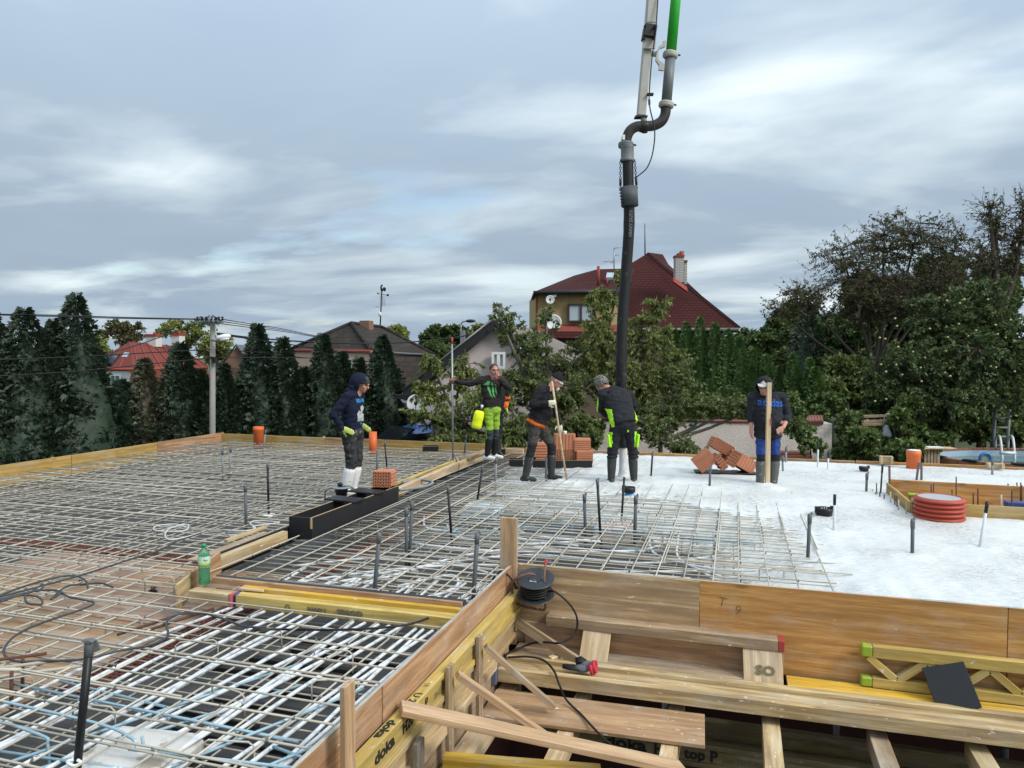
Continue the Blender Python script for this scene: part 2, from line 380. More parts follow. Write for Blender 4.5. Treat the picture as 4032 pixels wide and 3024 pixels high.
# ================================================================== ground
def smooth(a, b, x): t = min(1, max(0, (x - a) / (b - a))); return t * t * (3 - 2 * t)
def terrain(x, y):
    d = x * FWD.x + y * FWD.y; s = x * RGT.x + y * RGT.y
    z = -3.0 + 1.0 * smooth(15.5, 18.5, d)
    z += 5.5 * smooth(28, 80, d) * smooth(0.08, 0.5, s / max(d, 1)) + 2.0 * smooth(40, 160, d)
    z += 0.12 * noise.noise((x * .2, y * .2, 0))
    return z if not (-13 < x < 11 and -4 < y < 15.6) else -3.0
m = MB()
xs = [-900, -500, -300, -180, -120] + list(range(-90, 91, 3)) + [120, 180, 300, 500, 900]
ys = [-200, -80, -40, -20, -10, -4] + list(range(0, 121, 3)) + [150, 200, 300, 500, 900, 1500]
m.add([(x, y, terrain(x, y)) for y in ys for x in xs], [(j * len(xs) + i, j * len(xs) + i + 1, (j + 1) * len(xs) + i + 1, (j + 1) * len(xs) + i) for j in range(len(ys) - 1) for i in range(len(xs) - 1)], 0, True)
t = NT('garden_soil_and_grass'); p = t.pos(); n_ = t.noise(p, .6, 6, .65)
t.base(t.mix(t.mr(t.noise(p, 9, 5), .3, .7, 0, .6), t.ramp(n_, [(.3, (.035, .055, .018)), (.55, (.055, .075, .025)), (.75, (.11, .09, .06))]), (.02, .03, .012))); t.rough(.95); t.bump(t.noise(p, 12, 6, .7), 1, .05)
tag(m.build('ground', t.m, origin=(0, 0, 0)), kind='structure')

# ================================================================== floor slab: deck, walls under it, concrete
XL, XE, YN, YF = -11.8, -1.97, 6.47, 14.55       # left edge, edge of the stair opening, its far side, far edge
ZD = -0.25
deck = bpy.data.objects.new('formwork_deck', None); COL.objects.link(deck); deck.location = (-6, 8, ZD - .03); tag(deck, kind='structure')
panel_me = {}
def deck_panel(x0, x1, y0, y1, mt, dz=0.0):
    k = (round(x1 - x0, 3), round(y1 - y0, 3), mt.name)
    if k not in panel_me:
        q = MB(); q.box((0, 0, -.0105), (x1 - x0 - .008, y1 - y0 - .008, .021), bev=.002); panel_me[k] = q.mesh('deck_panel', mt)
    o = bpy.data.objects.new('deck_panel', panel_me[k]); COL.objects.link(o); o.parent = deck
    o.location = Vector(((x0 + x1) / 2, (y0 + y1) / 2, ZD + dz)) - deck.location
BROWNDECK = wood('brown_deck_plywood', (.34, .20, .10), (.47, .30, .17), splash=.05, grey=.12, knots=0, dirt=.3)
BROWNDECK2 = wood('reddish_deck_plywood', (.30, .17, .11), (.40, .25, .17), splash=.05, grey=.2, knots=0, dirt=.4)
y = 1.0; r_ = 0
while y < YF - .1:
    y1 = min(y + .75, YF); x = XL + (.0 if r_ % 2 else -.0); k = 0
    while x < (XE if y1 <= YN + .3 else 2.6) - .05:
        x1 = min(x + 1.5, XE - .03 if (y1 <= YN + .01) else 2.6)
        if y < YN < y1 and x1 > XE - .03: x1 = XE - .03 if x < XE - .1 else x1
        mt = DECKBLK
        if x1 < -4.2 and x > -7.5 and 3.2 < y < 5.6: mt = BROWNDECK if (k + r_) % 3 else BROWNDECK2
        deck_panel(x, x1, y, y1, mt, RNG.uniform(-.003, .003)); x = x1; k += 1
        if y < YN < y1 and x >= XE - .031: break
    y = y1; r_ += 1
# joists of the black plastic formwork seen in the gap beside the stair opening
jb = bpy.data.objects.new('formwork_joist', None); bpy.data.objects.remove(jb)
for i in range(12):
    q = MB(); q.box((0, 0, 0), (.9, .045, .03), bev=.004)
    o = bpy.data.objects.new('batten', q.mesh('batten', BLKPLY)); COL.objects.link(o); o.parent = deck
    o.location = Vector((-2.9 + .25 * math.sin(i * 2.1), 2.6 + i * .2, ZD + .016)) - deck.location; o.rotation_euler = (0, 0, .06 * math.sin(i))

# hollow clay blocks
def slots(q, o, ax, ay, n, W, Hh, nx, ny, fw, fh, depth, mat_in, mat_face=0):
    """a perforated face: o corner, ax/ay unit axes, n outward normal"""
    o, ax, ay, n = Vector(o), Vector(ax), Vector(ay), Vector(n); cw, ch = W / nx, Hh / ny
    for j in range(ny):
        for i in range(nx):
            # brick-bond shift of every second column
            b = o + ax * (i * cw) + ay * (j * ch)
            sh = 0.16 * ch if i % 2 else -.16 * ch
            x0, x1 = cw * (1 - fw) / 2, cw * (1 + fw) / 2; y0, y1 = ch * (1 - fh) / 2 + sh * .8, ch * (1 + fh) / 2 + sh * .8
            c = [b, b + ax * cw, b + ax * cw + ay * ch, b + ay * ch]
            h = [b + ax * x0 + ay * y0, b + ax * x1 + ay * y0, b + ax * x1 + ay * y1, b + ax * x0 + ay * y1]
            d = [p - n * depth for p in h]
            q.add(c + h + d, [(0, 1, 5, 4), (1, 2, 6, 5), (2, 3, 7, 6), (3, 0, 4, 7)], mat_face)
            q.add(h + d, [(0, 1, 5, 4), (1, 2, 6, 5), (2, 3, 7, 6), (3, 0, 4, 7), (4, 5, 6, 7)], mat_in)
def block_mesh(L, W, Hh, clay, nx=11, ny=5, both=True, ribs=True):
    """hollow block: holes run along local z; ribbed flanks"""
    q = MB(); e = .008
    q.add([(-L/2, -W/2, -Hh/2), (L/2, -W/2, -Hh/2), (L/2, W/2, -Hh/2), (-L/2, W/2, -Hh/2), (-L/2, -W/2, Hh/2), (L/2, -W/2, Hh/2), (L/2, W/2, Hh/2), (-L/2, W/2, Hh/2)], [(0, 1, 5, 4), (1, 2, 6, 5), (2, 3, 7, 6), (3, 0, 4, 7)])
    slots(q, (-L/2, -W/2, Hh/2), (1, 0, 0), (0, 1, 0), (0, 0, 1), L, W, nx, ny, .58, .74, .16, 1)
    if both: slots(q, (-L/2, W/2, -Hh/2), (1, 0, 0), (0, -1, 0), (0, 0, -1), L, W, nx, ny, .58, .74, .16, 1)
    else: q.add([(-L/2, -W/2, -Hh/2), (-L/2, W/2, -Hh/2), (L/2, W/2, -Hh/2), (L/2, -W/2, -Hh/2)], [(0, 1, 2, 3)])
    if ribs:
        for sg in (-1, 1):
            nr = 6
            for i in range(nr):
                x = -L/2 + L * (i + .5) / nr; w2 = L / nr * .30
                q.prism([(x - w2, sg * W/2, -Hh/2), (x + w2, sg * W/2, -Hh/2), (x + w2 * .6, sg * (W/2 + e), -Hh/2), (x - w2 * .6, sg * (W/2 + e), -Hh/2)][::sg], (0, 0, Hh))
            nr = 4
            for i in range(nr):
                y = -W/2 + W * (i + .5) / nr; w2 = W / nr * .3
                q.prism([(sg * L/2, y - w2, -Hh/2), (sg * (L/2 + e * 1.6), y - w2 * .6, -Hh/2), (sg * (L/2 + e * 1.6), y + w2 * .6, -Hh/2), (sg * L/2, y + w2, -Hh/2)][::sg], (0, 0, Hh))
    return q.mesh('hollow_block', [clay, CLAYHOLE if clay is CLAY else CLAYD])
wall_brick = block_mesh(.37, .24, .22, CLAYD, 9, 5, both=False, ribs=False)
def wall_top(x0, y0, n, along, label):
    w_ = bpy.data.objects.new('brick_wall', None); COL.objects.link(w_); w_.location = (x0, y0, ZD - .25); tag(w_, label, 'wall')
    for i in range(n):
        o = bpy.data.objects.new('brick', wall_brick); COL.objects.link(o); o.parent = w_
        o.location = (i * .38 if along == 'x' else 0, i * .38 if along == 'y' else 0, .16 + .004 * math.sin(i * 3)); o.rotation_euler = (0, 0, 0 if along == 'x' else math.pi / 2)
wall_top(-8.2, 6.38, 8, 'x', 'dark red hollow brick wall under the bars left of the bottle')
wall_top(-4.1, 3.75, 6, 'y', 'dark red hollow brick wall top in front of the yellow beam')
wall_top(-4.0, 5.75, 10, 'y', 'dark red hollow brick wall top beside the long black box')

# wet concrete, still slumping at its edge
C1 = [(-2.9, 15.2), (-2.75, 13.0), (-2.55, 11.7), (-2.05, 10.75), (-1.16, 10.5), (-0.46, 10.2), (0.30, 9.6), (0.80, 8.7), (1.15, 7.6), (1.40, 6.3)]
def side_dist(x, y):
    best = 1e9; sg = 1
    for (ax, ay), (bx, by) in zip(C1[:-1], C1[1:]):
        dx, dy = bx - ax, by - ay; tt = max(0, min(1, ((x - ax) * dx + (y - ay) * dy) / (dx * dx + dy * dy)))
        d = math.hypot(x - ax - tt * dx, y - ay - tt * dy)
        if d < best: best = d; sg = 1 if (dx * (y - ay) - dy * (x - ax)) > 0 else -1
    return best * sg         # positive on the poured side
STEPS = [G(u_, v_, -.02) for u_, v_ in ((2408, 1903), (2497, 1905), (2990, 1915), (3047, 1925), (2065, 1890), (2178, 1888), (2234, 1902), (2456, 1888), (3021, 1924), (3181, 2190), (3283, 2093), (3592, 2186), (3857, 2162), (2794, 1919), (2563, 1880), (3245, 2030))]                    # boots and pipes press a rim into the concrete
def conc_z(x, y):
    d = side_dist(x, y); n1_ = noise.noise((x * 1.7, y * 1.7, 3)); n2_ = noise.noise((x * 6, y * 6, 9)); n3_ = noise.noise((x * 16, y * 22, 5))
    d += n1_ * .22
    if d > 0: z = -.012 - .02 * math.exp(-d / .35)
    else:
        tt = smooth(0, 1.75, -d); z = -.03 - .26 * tt
    for s_ in STEPS:
        r2 = (x - s_.x) ** 2 + (y - s_.y) ** 2
        if r2 < .09: z += .028 * math.exp(-((math.sqrt(r2) - .11) / .05) ** 2)
    rough = .5 + .9 * math.exp(-max(d, 0) / .8)
    z += .006 * math.exp(-max(d, 0) / 1.6) * math.sin(x * 2 * math.pi / .243 + n1_) * (1 if d > -.4 else 0) + .004 * math.exp(-abs(math.sin((x - .35 * y) * 1.9)) * 14)
    z += .010 * noise.noise((x * .9 + 7, y * 1.3, 2)) + .006 * abs(noise.noise((x * 3.1 + y, y * 3.1 - x, 8)))
    return z + .009 * n1_ + .009 * n2_ * rough + .005 * n3_ * rough
GX = np.arange(-4.55, 9.0, .06); GY = np.arange(6.475, YF - .01, .06)
m = MB(); vz = [[conc_z(x, y) for x in GX] for y in GY]
HX0, HX1, HY0, HY1 = 2.13, 4.3, 10.12, 11.5
m.v = [(x, y, vz[j][i]) for j, y in enumerate(GY) for i, x in enumerate(GX)]
nx = len(GX)
for j in range(len(GY) - 1):
    for i in range(nx - 1):
        cx, cy = GX[i] + .03, GY[j] + .03
        if HX0 < cx < HX1 and HY0 < cy < HY1: continue
        if max(vz[j][i], vz[j + 1][i + 1]) < ZD - .02: continue
        m.f.append((j * nx + i, j * nx + i + 1, (j + 1) * nx + i + 1, (j + 1) * nx + i)); m.m.append(0); m.s.append(True)
tag(m.build('concrete_slab', CONC, origin=(0, 0, 0)), kind='structure')

# ================================================================== reinforcement
def bar_run(mb_pts, r=.0066): q = MB(); q.tube(mb_pts, r, 6, caps=True); return q
def bar(parent, p0, p1, r=.0066, mt=REBAR, wob=.004, n=None):
    p0, p1 = Vector(p0), Vector(p1); L = (p1 - p0).length; n = n or max(2, int(L / 1.1)); pts = []
    ph = random.uniform(0, 9)
    for i in range(n + 1):
        q = p0.lerp(p1, i / n); s = q.x * .9 + q.y * 1.3 + ph
        pts.append(q + Vector((noise.noise((s, 1, 0)), noise.noise((s, 5, 0)), noise.noise((s, 9, 0)) * .9)) * wob)
    return bar_run(pts, r).build('bar', mt, parent)
def mat_thing(label, loc): return thing('rebar_mat', label, 'rebar mat', loc, 'steel mats over the deck')
def vpipe_free(x, y): return True
SP = .25
topL = mat_thing('upper steel mat of beige bars covering the left deck up to the bottle', (-7, 8, ZD))
botL = mat_thing('lower steel mat close to the deck on the left side', (-7, 8, ZD))
y = 2.15; i = 0
while y < YF - .1:
    xr = XE - .045 - random.uniform(0, .05) if y < 4.93 else -4.83
    jy = random.uniform(-.025, .025)
    bar(topL, (XL + .12, y + jy, -.045 + random.uniform(-.004, .004)), (xr, y + jy + random.uniform(-.05, .05), -.045), wob=.007)
    jy = random.uniform(-.04, .04)
    bar(botL, (XL + .1, y + .12 + jy, -.2), (xr, y + .12 + jy, -.2 + random.uniform(-.004, .004)), 0.006, wob=.006)
    if i % 2: bar(botL, (XL + .1, y + .03 + jy, -.2), (xr, y + .02 + jy, -.2), 0.006, wob=.006)
    if random.random() < .8: xa = random.uniform(XL + .1, xr - 2.5); bar(topL, (xa, y + .028, -.046), (min(xr, xa + random.uniform(1.5, 4)), y + .03, -.046), wob=.006)
    y += SP if y < 7 else SP * .84; i += 1
x = XL + .25
while x < XE - .08:
    y1 = YF - .08 if x < -4.85 else 4.9
    jx = random.uniform(-.02, .02)
    if x > -6.5 or int((x - XL) / SP) % 2 == 0: bar(topL, (x + jx, 1.6, -.058), (x + jx + random.uniform(-.04, .04), y1, -.058), wob=.006)
    bar(botL, (x + .12 + jx, 1.6, -.213), (x + .12 + jx, y1, -.213), 0.006, wob=.006)
    x += SP
topR = mat_thing('upper steel mat of spattered bars running under the fresh white concrete', (-2, 8, ZD))
botR = mat_thing('lower steel mat behind the upright brown post', (-2, 8, ZD))
x = -4.54
while x < 1.0:
    y0 = 5.42 if x < XE - .05 else YN + .02
    y1 = 14.4 if x < -2.4 else 11.4
    jx = random.uniform(-.02, .02)
    bar(topR, (x + jx, y0, -.014), (x + jx + random.uniform(-.04, .04), y1, -.016), wob=.006)
    if random.random() < .5:
        ya = random.uniform(y0 + .2, 9); bar(topR, (x + jx + .022, ya, -.024), (x + jx + .024, ya + random.uniform(1.2, 2.4), -.024), wob=.003)
    bar(botR, (x + .1, y0, -.213), (x + .1, y1, -.213), 0.006)
    x += SP * .97
y = 5.45; i = 0
while y < 14.4:
    xl = -4.58; xr = XE - .04 if y < YN + .04 else 1.15 - .12 * abs(y - 8.6) + random.uniform(-.3, .15)
    if y > 10.6: xr = -1.9
    jy = random.uniform(-.03, .03)
    bar(topR, (xl + random.uniform(0, .2), y + jy, -.037), (xr, y + jy + random.uniform(-.05, .05), -.037), wob=.008)
    if i % 2 == 0: bar(topR, (xl + random.uniform(0, 1.2), y + jy + .04, -.039), (xr - random.uniform(0, 1.5), y + jy + .05, -.039), wob=.008)
    bar(botR, (xl, y + .1, -.2), (min(xr, .2), y + .1 + jy, -.2), 0.006)
    y += SP * (.58 if y < 10.4 else .8); i += 1
# bent stirrups, chairs and blue bars
def stirrup(x, y, ang, Ls=.28, h=.15, mt=REBAR, z0=-.2):
    c, s = math.cos(ang), math.sin(ang)
    P = [(-Ls/2, 0), (-Ls/2, h * .85), (-Ls/2 + .03, h), (Ls/2 - .03, h), (Ls/2, h * .85), (Ls/2, 0)]
    return [Vector((x + a * c, y + a * s, z0 + b)) for a, b in P]
st = thing('bent_stirrups', 'bent steel stirrups standing among the bars by the stair opening', 'stirrups', (-3, 4, ZD))
for (x, y, a) in [(-2.6, 4.3, .1), (-2.35, 3.9, .4), (-3.3, 4.5, .1), (-2.9, 3.6, -.2), (-4.5, 4.4, .3), (-5.4, 4.2, 1.2), (-5.0, 5.3, .2), (-3.5, 3.2, .1), (-2.5, 3.1, .2), (-4.3, 3.3, .8), (-6.6, 4.8, .1), (-3.6, 4.15, .5)]:
    bar_run(stirrup(x, y, a), .0055).build('stirrup', REBAR, st)
st2 = thing('bent_stirrups', 'bent steel stirrups between the mats behind the upright post', 'stirrups', (-2, 7.5, ZD))
for i in range(34):
    x, y = random.uniform(-4.3, .4), random.uniform(6.7, 9.4)
    bar_run(stirrup(x, y, random.choice([0, .1, 1.5, .3]), .22, .16), .0052).build('stirrup', REBAR if i % 3 else REBARB, st2)
bl = thing('blue_bars', 'blue tinted bent bars round the white polystyrene box in the corner', 'steel bars', (-3.2, 3.1, ZD))
for P in [[(-4.3, 3.12, -.07), (-3.35, 3.06, -.06), (-3.05, 3.0, -.06), (-2.98, 2.98, -.09), (-2.97, 2.97, -.2)],
          [(-4.3, 3.35, -.1), (-2.2, 3.28, -.1)], [(-4.2, 2.95, -.05), (-3.5, 2.86, -.05), (-3.42, 2.84, -.08), (-3.41, 2.84, -.2)],
          [(-3.9, 2.75, -.12), (-2.1, 2.9, -.12)], [(-2.95, 2.9, -.06), (-2.05, 3.0, -.06)], [(-2.98, 3.02, -.06), (-2.98, 3.04, -.2)],
          [(-3.5, 2.7, -.11), (-2.75, 4.2, -.11)], [(-3.35, 2.7, -.13), (-2.6, 3.9, -.12)], [(-2.7, 2.75, -.08), (-2.15, 3.9, -.08)], [(-2.4, 2.7, -.1), (-2.02, 3.4, -.1)],
          [(-4.1, 3.5, -.12), (-3.2, 3.42, -.12)], [(-2.3, 3.2, -.1), (-2.02, 3.14, -.1)]]:
    bar_run(bez(P, 5) if len(P) > 2 else P, .0085).build('bar', REBARB, bl)
bl2 = thing('blue_bars', 'blue tinted bars in front of the blue pipe where the men work', 'steel bars', (-2, 9.5, ZD))
for i in range(40):
    x, y = random.uniform(-3.6, -.4), random.choice([random.uniform(8.9, 10.4), random.uniform(7.6, 9)]); L = random.uniform(.5, 1.8); a = random.choice([0, 0, .05, 1.55, -.08])
    z0 = random.uniform(-.12, -.03)
    bar(bl2, (x, y, z0), (x + L * math.cos(a), y + min(L, .7) * math.sin(a), z0 + random.uniform(-.02, .02)), .0062, REBARB)
bl3 = thing('blue_bars', 'row of bluish bar ends along the left formwork boards', 'steel bars', (-11.3, 10, ZD))
for i in range(26):
    y = 4.5 + i * .38; bar(bl3, (XL + .1, y, -.03), (XL + .1 + random.uniform(.7, 1.4), y + random.uniform(-.05, .05), -.028), .007, REBARB if i % 3 else REBAR)
# big dark bars of the column by the lower left
cl = thing('column_starter_bars', 'cement crusted stirrup cage of a column at the lower left', 'starter bars', (-4.45, 3.4, ZD))
for k in range(3):
    dx = k * .16
    for P in [[(-5.0 + dx, 3.1, -.02 - k * .02), (-4.35 + dx, 3.62, -.02 - k * .02)]]:
        bar_run(P, .012).build('bar', REBAR if k else REBARD, cl)
for (x, y) in [(-4.9, 3.25), (-4.62, 3.35), (-4.42, 3.5), (-4.75, 3.1), (-4.5, 3.2), (-4.3, 3.33)]:
    bar_run([(x, y, ZD), (x + .01, y, -.01)], .011).build('bar', REBARD, cl)
bar_run([(-4.95, 3.2, -.03), (-4.3, 3.4, -.03)], .012).build('bar', REBAR, cl)
for (x, y, L) in [(-4.25, 4.1, .55), (-4.1, 4.25, .5)]:
    bar_run([(x, y, -.06), (x + .3 * L, y + L, -.055)], .011).build('bar', REBARD, cl)
# small black bar spacers
for i, (u, v, lab) in enumerate([(312, 2300, 'small black plastic bar spacer on the brown deck, left one'), (595, 2328, 'small black plastic bar spacer on the brown deck near the timber end'), (165, 2170, 'tiny black bar spacer on the dark deck far left'), (417, 2185, 'tiny black bar spacer on the dark deck left of the bottle'), (735, 2040, 'tiny black bar spacer beside the white hose loop')]):
    p = G(u, v, ZD + .01); q = MB()
    for k in range(3): q.tube([p + Vector((k * .022, 0, 0)), p + Vector((k * .022, .0, .035)), p + Vector((k * .022 + .012, 0, .045))], .006, 6)
    q.box(p + Vector((.025, 0, .006)), (.08, .03, .012))
    tag(q.build('bar_spacer', BLKPVC), lab, 'spacer', 'bar spacers')

# ================================================================== conduits between the mats
def conduit(pts, r, mt, parent, name='conduit', n=8):
    q = MB(); q.tube(bez(pts, 6), r, n); return q.build(name, mt, parent)
cw = thing('white_conduits', 'bundle of white plastic conduits running under the bars beside the stair opening', 'conduits', (-3, 4, ZD))
for i, (x0, x1) in enumerate([(-3.95, -3.85), (-3.78, -3.62), (-3.62, -3.45), (-3.45, -3.2), (-3.2, -2.98), (-3.1, -2.72), (-2.85, -2.6), (-2.62, -2.42), (-2.42, -2.3), (-2.25, -2.25), (-2.12, -2.1), (-4.15, -3.95), (-3.32, -3.3), (-2.72, -2.85), (-2.98, -2.5), (-2.35, -2.15)]):
    sx = .12 * math.sin(i * 2.3)
    conduit([(x0 + sx - .1, 2.0, -.12), (x0 + sx * .5, 3.1, -.13), ((x0 + x1) / 2 + .05 * math.sin(i * 5), 4.0, -.11), (x1, 5.2, -.13), (x1 + .1 * math.sin(i), 6.2, -.14)], .0125, WHITEPE, cw)
cm = thing('white_conduits', 'tangle of white plastic conduits behind the upright brown post', 'conduits', (-2.2, 7.6, ZD))
for P in [[(-4.0, 5.6, -.14), (-3.2, 6.3, -.12), (-2.3, 6.75, -.12), (-1.2, 6.9, -.13), (.1, 7.3, -.12), (.45, 7.6, -.14)],
          [(-3.7, 5.6, -.14), (-2.9, 6.5, -.11), (-2.0, 7.15, -.1), (-.9, 7.25, -.12), (-.2, 7.7, -.12)],
          [(-3.5, 5.6, -.14), (-3.1, 6.1, -.12), (-2.6, 7.0, -.1), (-1.9, 7.5, -.1), (-1.1, 7.6, -.11), (-.75, 8.1, -.14)],
          [(-3.55, 7.3, -.1), (-3.1, 7.15, -.09), (-2.3, 7.2, -.1), (-1.5, 7.45, -.1), (-.85, 7.75, -.12)],
          [(-3.4, 8.3, -.14), (-3.0, 7.6, -.09), (-2.3, 7.5, -.09), (-1.7, 7.8, -.1), (-1.5, 8.3, -.14)],
          [(-2.7, 8.4, -.12), (-2.65, 7.9, -.07), (-2.3, 7.7, -.08), (-1.6, 7.65, -.1)],
          [(-2.5, 8.5, -.12), (-2.42, 8.05, -.07), (-2.1, 7.85, -.08), (-1.4, 7.9, -.1)],
          [(-.95, 8.8, -.1), (-.9, 8.2, -.08), (-.75, 7.5, -.09), (-.2, 7.2, -.1), (.2, 7.25, -.1)],
          [(-.6, 8.9, -.1), (-.58, 8.1, -.08), (-.5, 7.4, -.1), (-.1, 6.95, -.1)],
          [(-2.9, 5.9, -.13), (-2.5, 6.2, -.08), (-2.35, 5.9, -.1), (-2.6, 5.6, -.13)],
          [(-4.2, 6.2, -.14), (-3.4, 6.6, -.1), (-2.5, 6.55, -.1), (-2.0, 6.2, -.1), (-2.2, 5.7, -.13)],
          [(-3.8, 8.5, -.1), (-3.5, 7.9, -.09), (-3.1, 7.8, -.09)], [(-.2, 8.5, -.1), (-.17, 7.9, -.09), (-.2, 7.6, -.1)]]:
    conduit(P, .0125, WHITEPE, cm)
# thin cable loops lying on the mat
def on_mat(pts, z=-.03): return [G(u, v, z) for u, v in pts]
q = MB(); q.tube(bez(on_mat([(0, 2345), (90, 2310), (230, 2272), (300, 2268), (340, 2290), (345, 2315)], -.03), 6), .0085, 6)
q.tube(bez(on_mat([(0, 2365), (80, 2340), (160, 2320), (168, 2300), (130, 2325), (100, 2345), (110, 2375), (165, 2378), (150, 2350), (80, 2345), (0, 2370)], -.03), 6), .0085, 6)
q.tube(bez(on_mat([(0, 2360), (150, 2325), (240, 2330), (200, 2360), (260, 2310), (330, 2300), (400, 2297), (445, 2312)], -.03), 6), .0085, 6)
q.tube(bez(on_mat([(240, 2330), (270, 2350), (330, 2362), (370, 2375), (320, 2400), (200, 2440), (100, 2480), (40, 2520), (15, 2570), (60, 2603), (180, 2602), (330, 2595), (480, 2560), (590, 2540), (660, 2505), (655, 2450), (700, 2420), (790, 2415), (860, 2430), (960, 2465), (1050, 2470)], -.03), 5), .0085, 6)
q.tube(bez(on_mat([(0, 2350), (300, 2270), (520, 2200), (620, 2170), (700, 2130), (790, 2100)], -.03), 5), .0085, 6)
tag(q.build('cable', M_('dark_grey_cable', (.045, .05, .055), .5, spots=(.4, .4, .4), spot_scale=12, spot_cut=.68)), 'dark grey cable snaking in loops over the bars at the left', 'cable')
q = MB(); q.tube(bez(on_mat([(790, 2100), (680, 2125), (650, 2110), (670, 2080), (740, 2065), (725, 2090), (640, 2092), (605, 2085), (620, 2070), (690, 2064), (730, 2075)], -.03), 6), .008, 6)
q.tube(bez(on_mat([(875, 2086), (960, 2090), (1005, 2080), (985, 2062), (1010, 2050), (1100, 2058), (1000, 2072), (1010, 2090), (960, 2105), (900, 2108)], -.03), 6), .008, 6)
tag(q.build('hose', M_('pale_grey_hose', (.5, .51, .52), .5)), 'pale thin hose coiled on the bars behind the bottle', 'hose')
q = MB(); q.tube(bez([AX(1000, 2480, -1.98)] + [G(u, v, -.03) for u, v in [(1100, 2478), (1300, 2480), (1500, 2472), (1640, 2450), (1760, 2400)]], 6), .0085, 6)
tag(q.build('cable', BLKPVC), 'black cable crossing the bars in front of the yellow joint beam', 'cable')

# ================================================================== formwork boards round the slab
def board_run(name, x0, x1, y0, y1, top, h, mt, label, n, thick=.027, group=None):
    """a run of edge boards on edge, one part per board"""
    p0, p1 = Vector((x0, y0, top)), Vector((x1, y1, top)); t_ = thing(name, label, 'formwork', p0 - Vector((0, 0, h)), group)
    for i in range(n):
        a, b = p0.lerp(p1, i / n), p0.lerp(p1, (i + 1) / n - .0008)
        dz = random.uniform(-.006, .006); sd = Vector((random.uniform(-.003, .003),) * 2 + (0,))
        mm = mt[i % len(mt)] if isinstance(mt, list) else mt
        d = (p1 - p0).normalized(); nrm = Vector((-d.y, d.x, 0))
        plank('board', a + sd + Vector((0, 0, dz - h / 2)), b + sd + Vector((0, 0, dz - h / 2)), h, thick, mm, t_, up=nrm)
    return t_
YB = wood('yellow_edge_board', (.42, .25, .05), (.56, .36, .10), splash=.04, grey=.12, knots=.6, dirt=.35)
board_run('edge_formwork', XL - .015, XL - .015, 2.0, YF + .1, .12, .36, [YB, BROWN, YB, YB], 'yellow brown edge boards along the left side, before the conifers', 6)
board_run('edge_formwork', XL, -4.7, YF + .02, YF + .02, .10, .36, [YB, YB, BROWN, YB], 'yellow brown edge boards along the far side, behind the bars', 5)
board_run('edge_formwork', -4.7, 9.0, YF + .02, YF + .02, .035, .32, [BROWN, ORNG], 'low brown edge boards along the far side of the white concrete', 6)
board_run('edge_formwork', XE - .0135, XE - .0135, 1.2, 6.40, 0.0, .225, [BROWN], 'brown plywood edge board running from the bottom left to the reel', 2)
for lab, u, v, tt in [('pale offcut of board leaning on the far edge before the hedge', 1255, 1725, .5), ('pale offcut of board leaning on the far edge left of the screed pole', 1660, 1745, .45)]:
    p = AY(u, v, YF + .12); pl = plank('board_offcut', p + Vector((-.16, 0, -.12)), p + Vector((.16, .02, .0)), .1, .03, PALE, up=(0, 1, 0)); tag(pl, lab, 'board offcut')

# tying wire at the crossings near the camera
def ties(xs_, ys_, z, parent, keep):
    q = MB(); s = .011
    for x in xs_:
        for y in ys_:
            if random.random() < .35 or not keep(x, y): continue
            a = random.uniform(0, 3.1); cx, cy = x + random.uniform(-.006, .006), y + random.uniform(-.006, .006); h = random.uniform(.008, .02)
            q.add([(cx - s, cy, z), (cx, cy - s, z), (cx + s, cy, z), (cx, cy + s, z), (cx + s * math.cos(a), cy + s * math.sin(a), z + h), (cx, cy, z - .016)], [(0, 1, 4), (1, 2, 4), (2, 3, 4), (3, 0, 4), (1, 0, 5), (2, 1, 5), (3, 2, 5), (0, 3, 5)])
    tag(q.build('tie_wires', WIRE_, parent), kind='stuff')
ties([XL + .25 + SP * k for k in range(39)], [2.15 + SP * k for k in range(24)], -.042, topL, lambda x, y: x < (XE - .1 if y < 4.9 else -4.9) and x > -9)
ties([-4.54 + SP * .97 * k for k in range(22)], [5.45 + SP * .58 * k for k in range(30)], -.018, topR, lambda x, y: x < XE - .1 or y > YN + .1)
# cement crust along the tops of the near boards
CRUST = M_('dried_cement_crust', (.36, .345, .31), .9, var=.35, scale=12, bump=.8)
def crust(label, p0, p1, w_, h_, thr):
    p0, p1 = Vector(p0), Vector(p1); L = (p1 - p0).length; d = (p1 - p0) / L; nn = Vector((-d.y, d.x, 0)); q = MB(); n = int(L / .03); on = False; prev = None
    for k in range(n + 1):
        c = p0 + d * (L * k / n); a = noise.noise((k * .09, thr * 7, 1)) + .5 * noise.noise((k * .4, thr * 7, 2)); ww = w_ * (.5 + .5 * max(0, min(1, (a + thr)))); hh = h_ * max(.12, a + thr)
        cur = [c - nn * ww * .5, c - nn * ww * .3 + Vector((0, 0, hh)), c + nn * ww * .3 + Vector((0, 0, hh * .8)), c + nn * ww * .5]
        if prev: b = len(q.v); q.add(prev + cur, [(0, 1, 5, 4), (1, 2, 6, 5), (2, 3, 7, 6)], 0, True)
        prev = cur
    tag(q.build('cement_crust', CRUST), label, 'cement crust', kind='stuff')
crust('thin cement crust on top of the brown edge board', (XE - .0135, 1.3, .004), (XE - .0135, 6.38, .004), .03, .007, .45)
crust('thin cement crust on top of the panels along the opening', (-1.9, YN - .014, .002), (5.0, YN - .014, .002), .032, .006, .4)
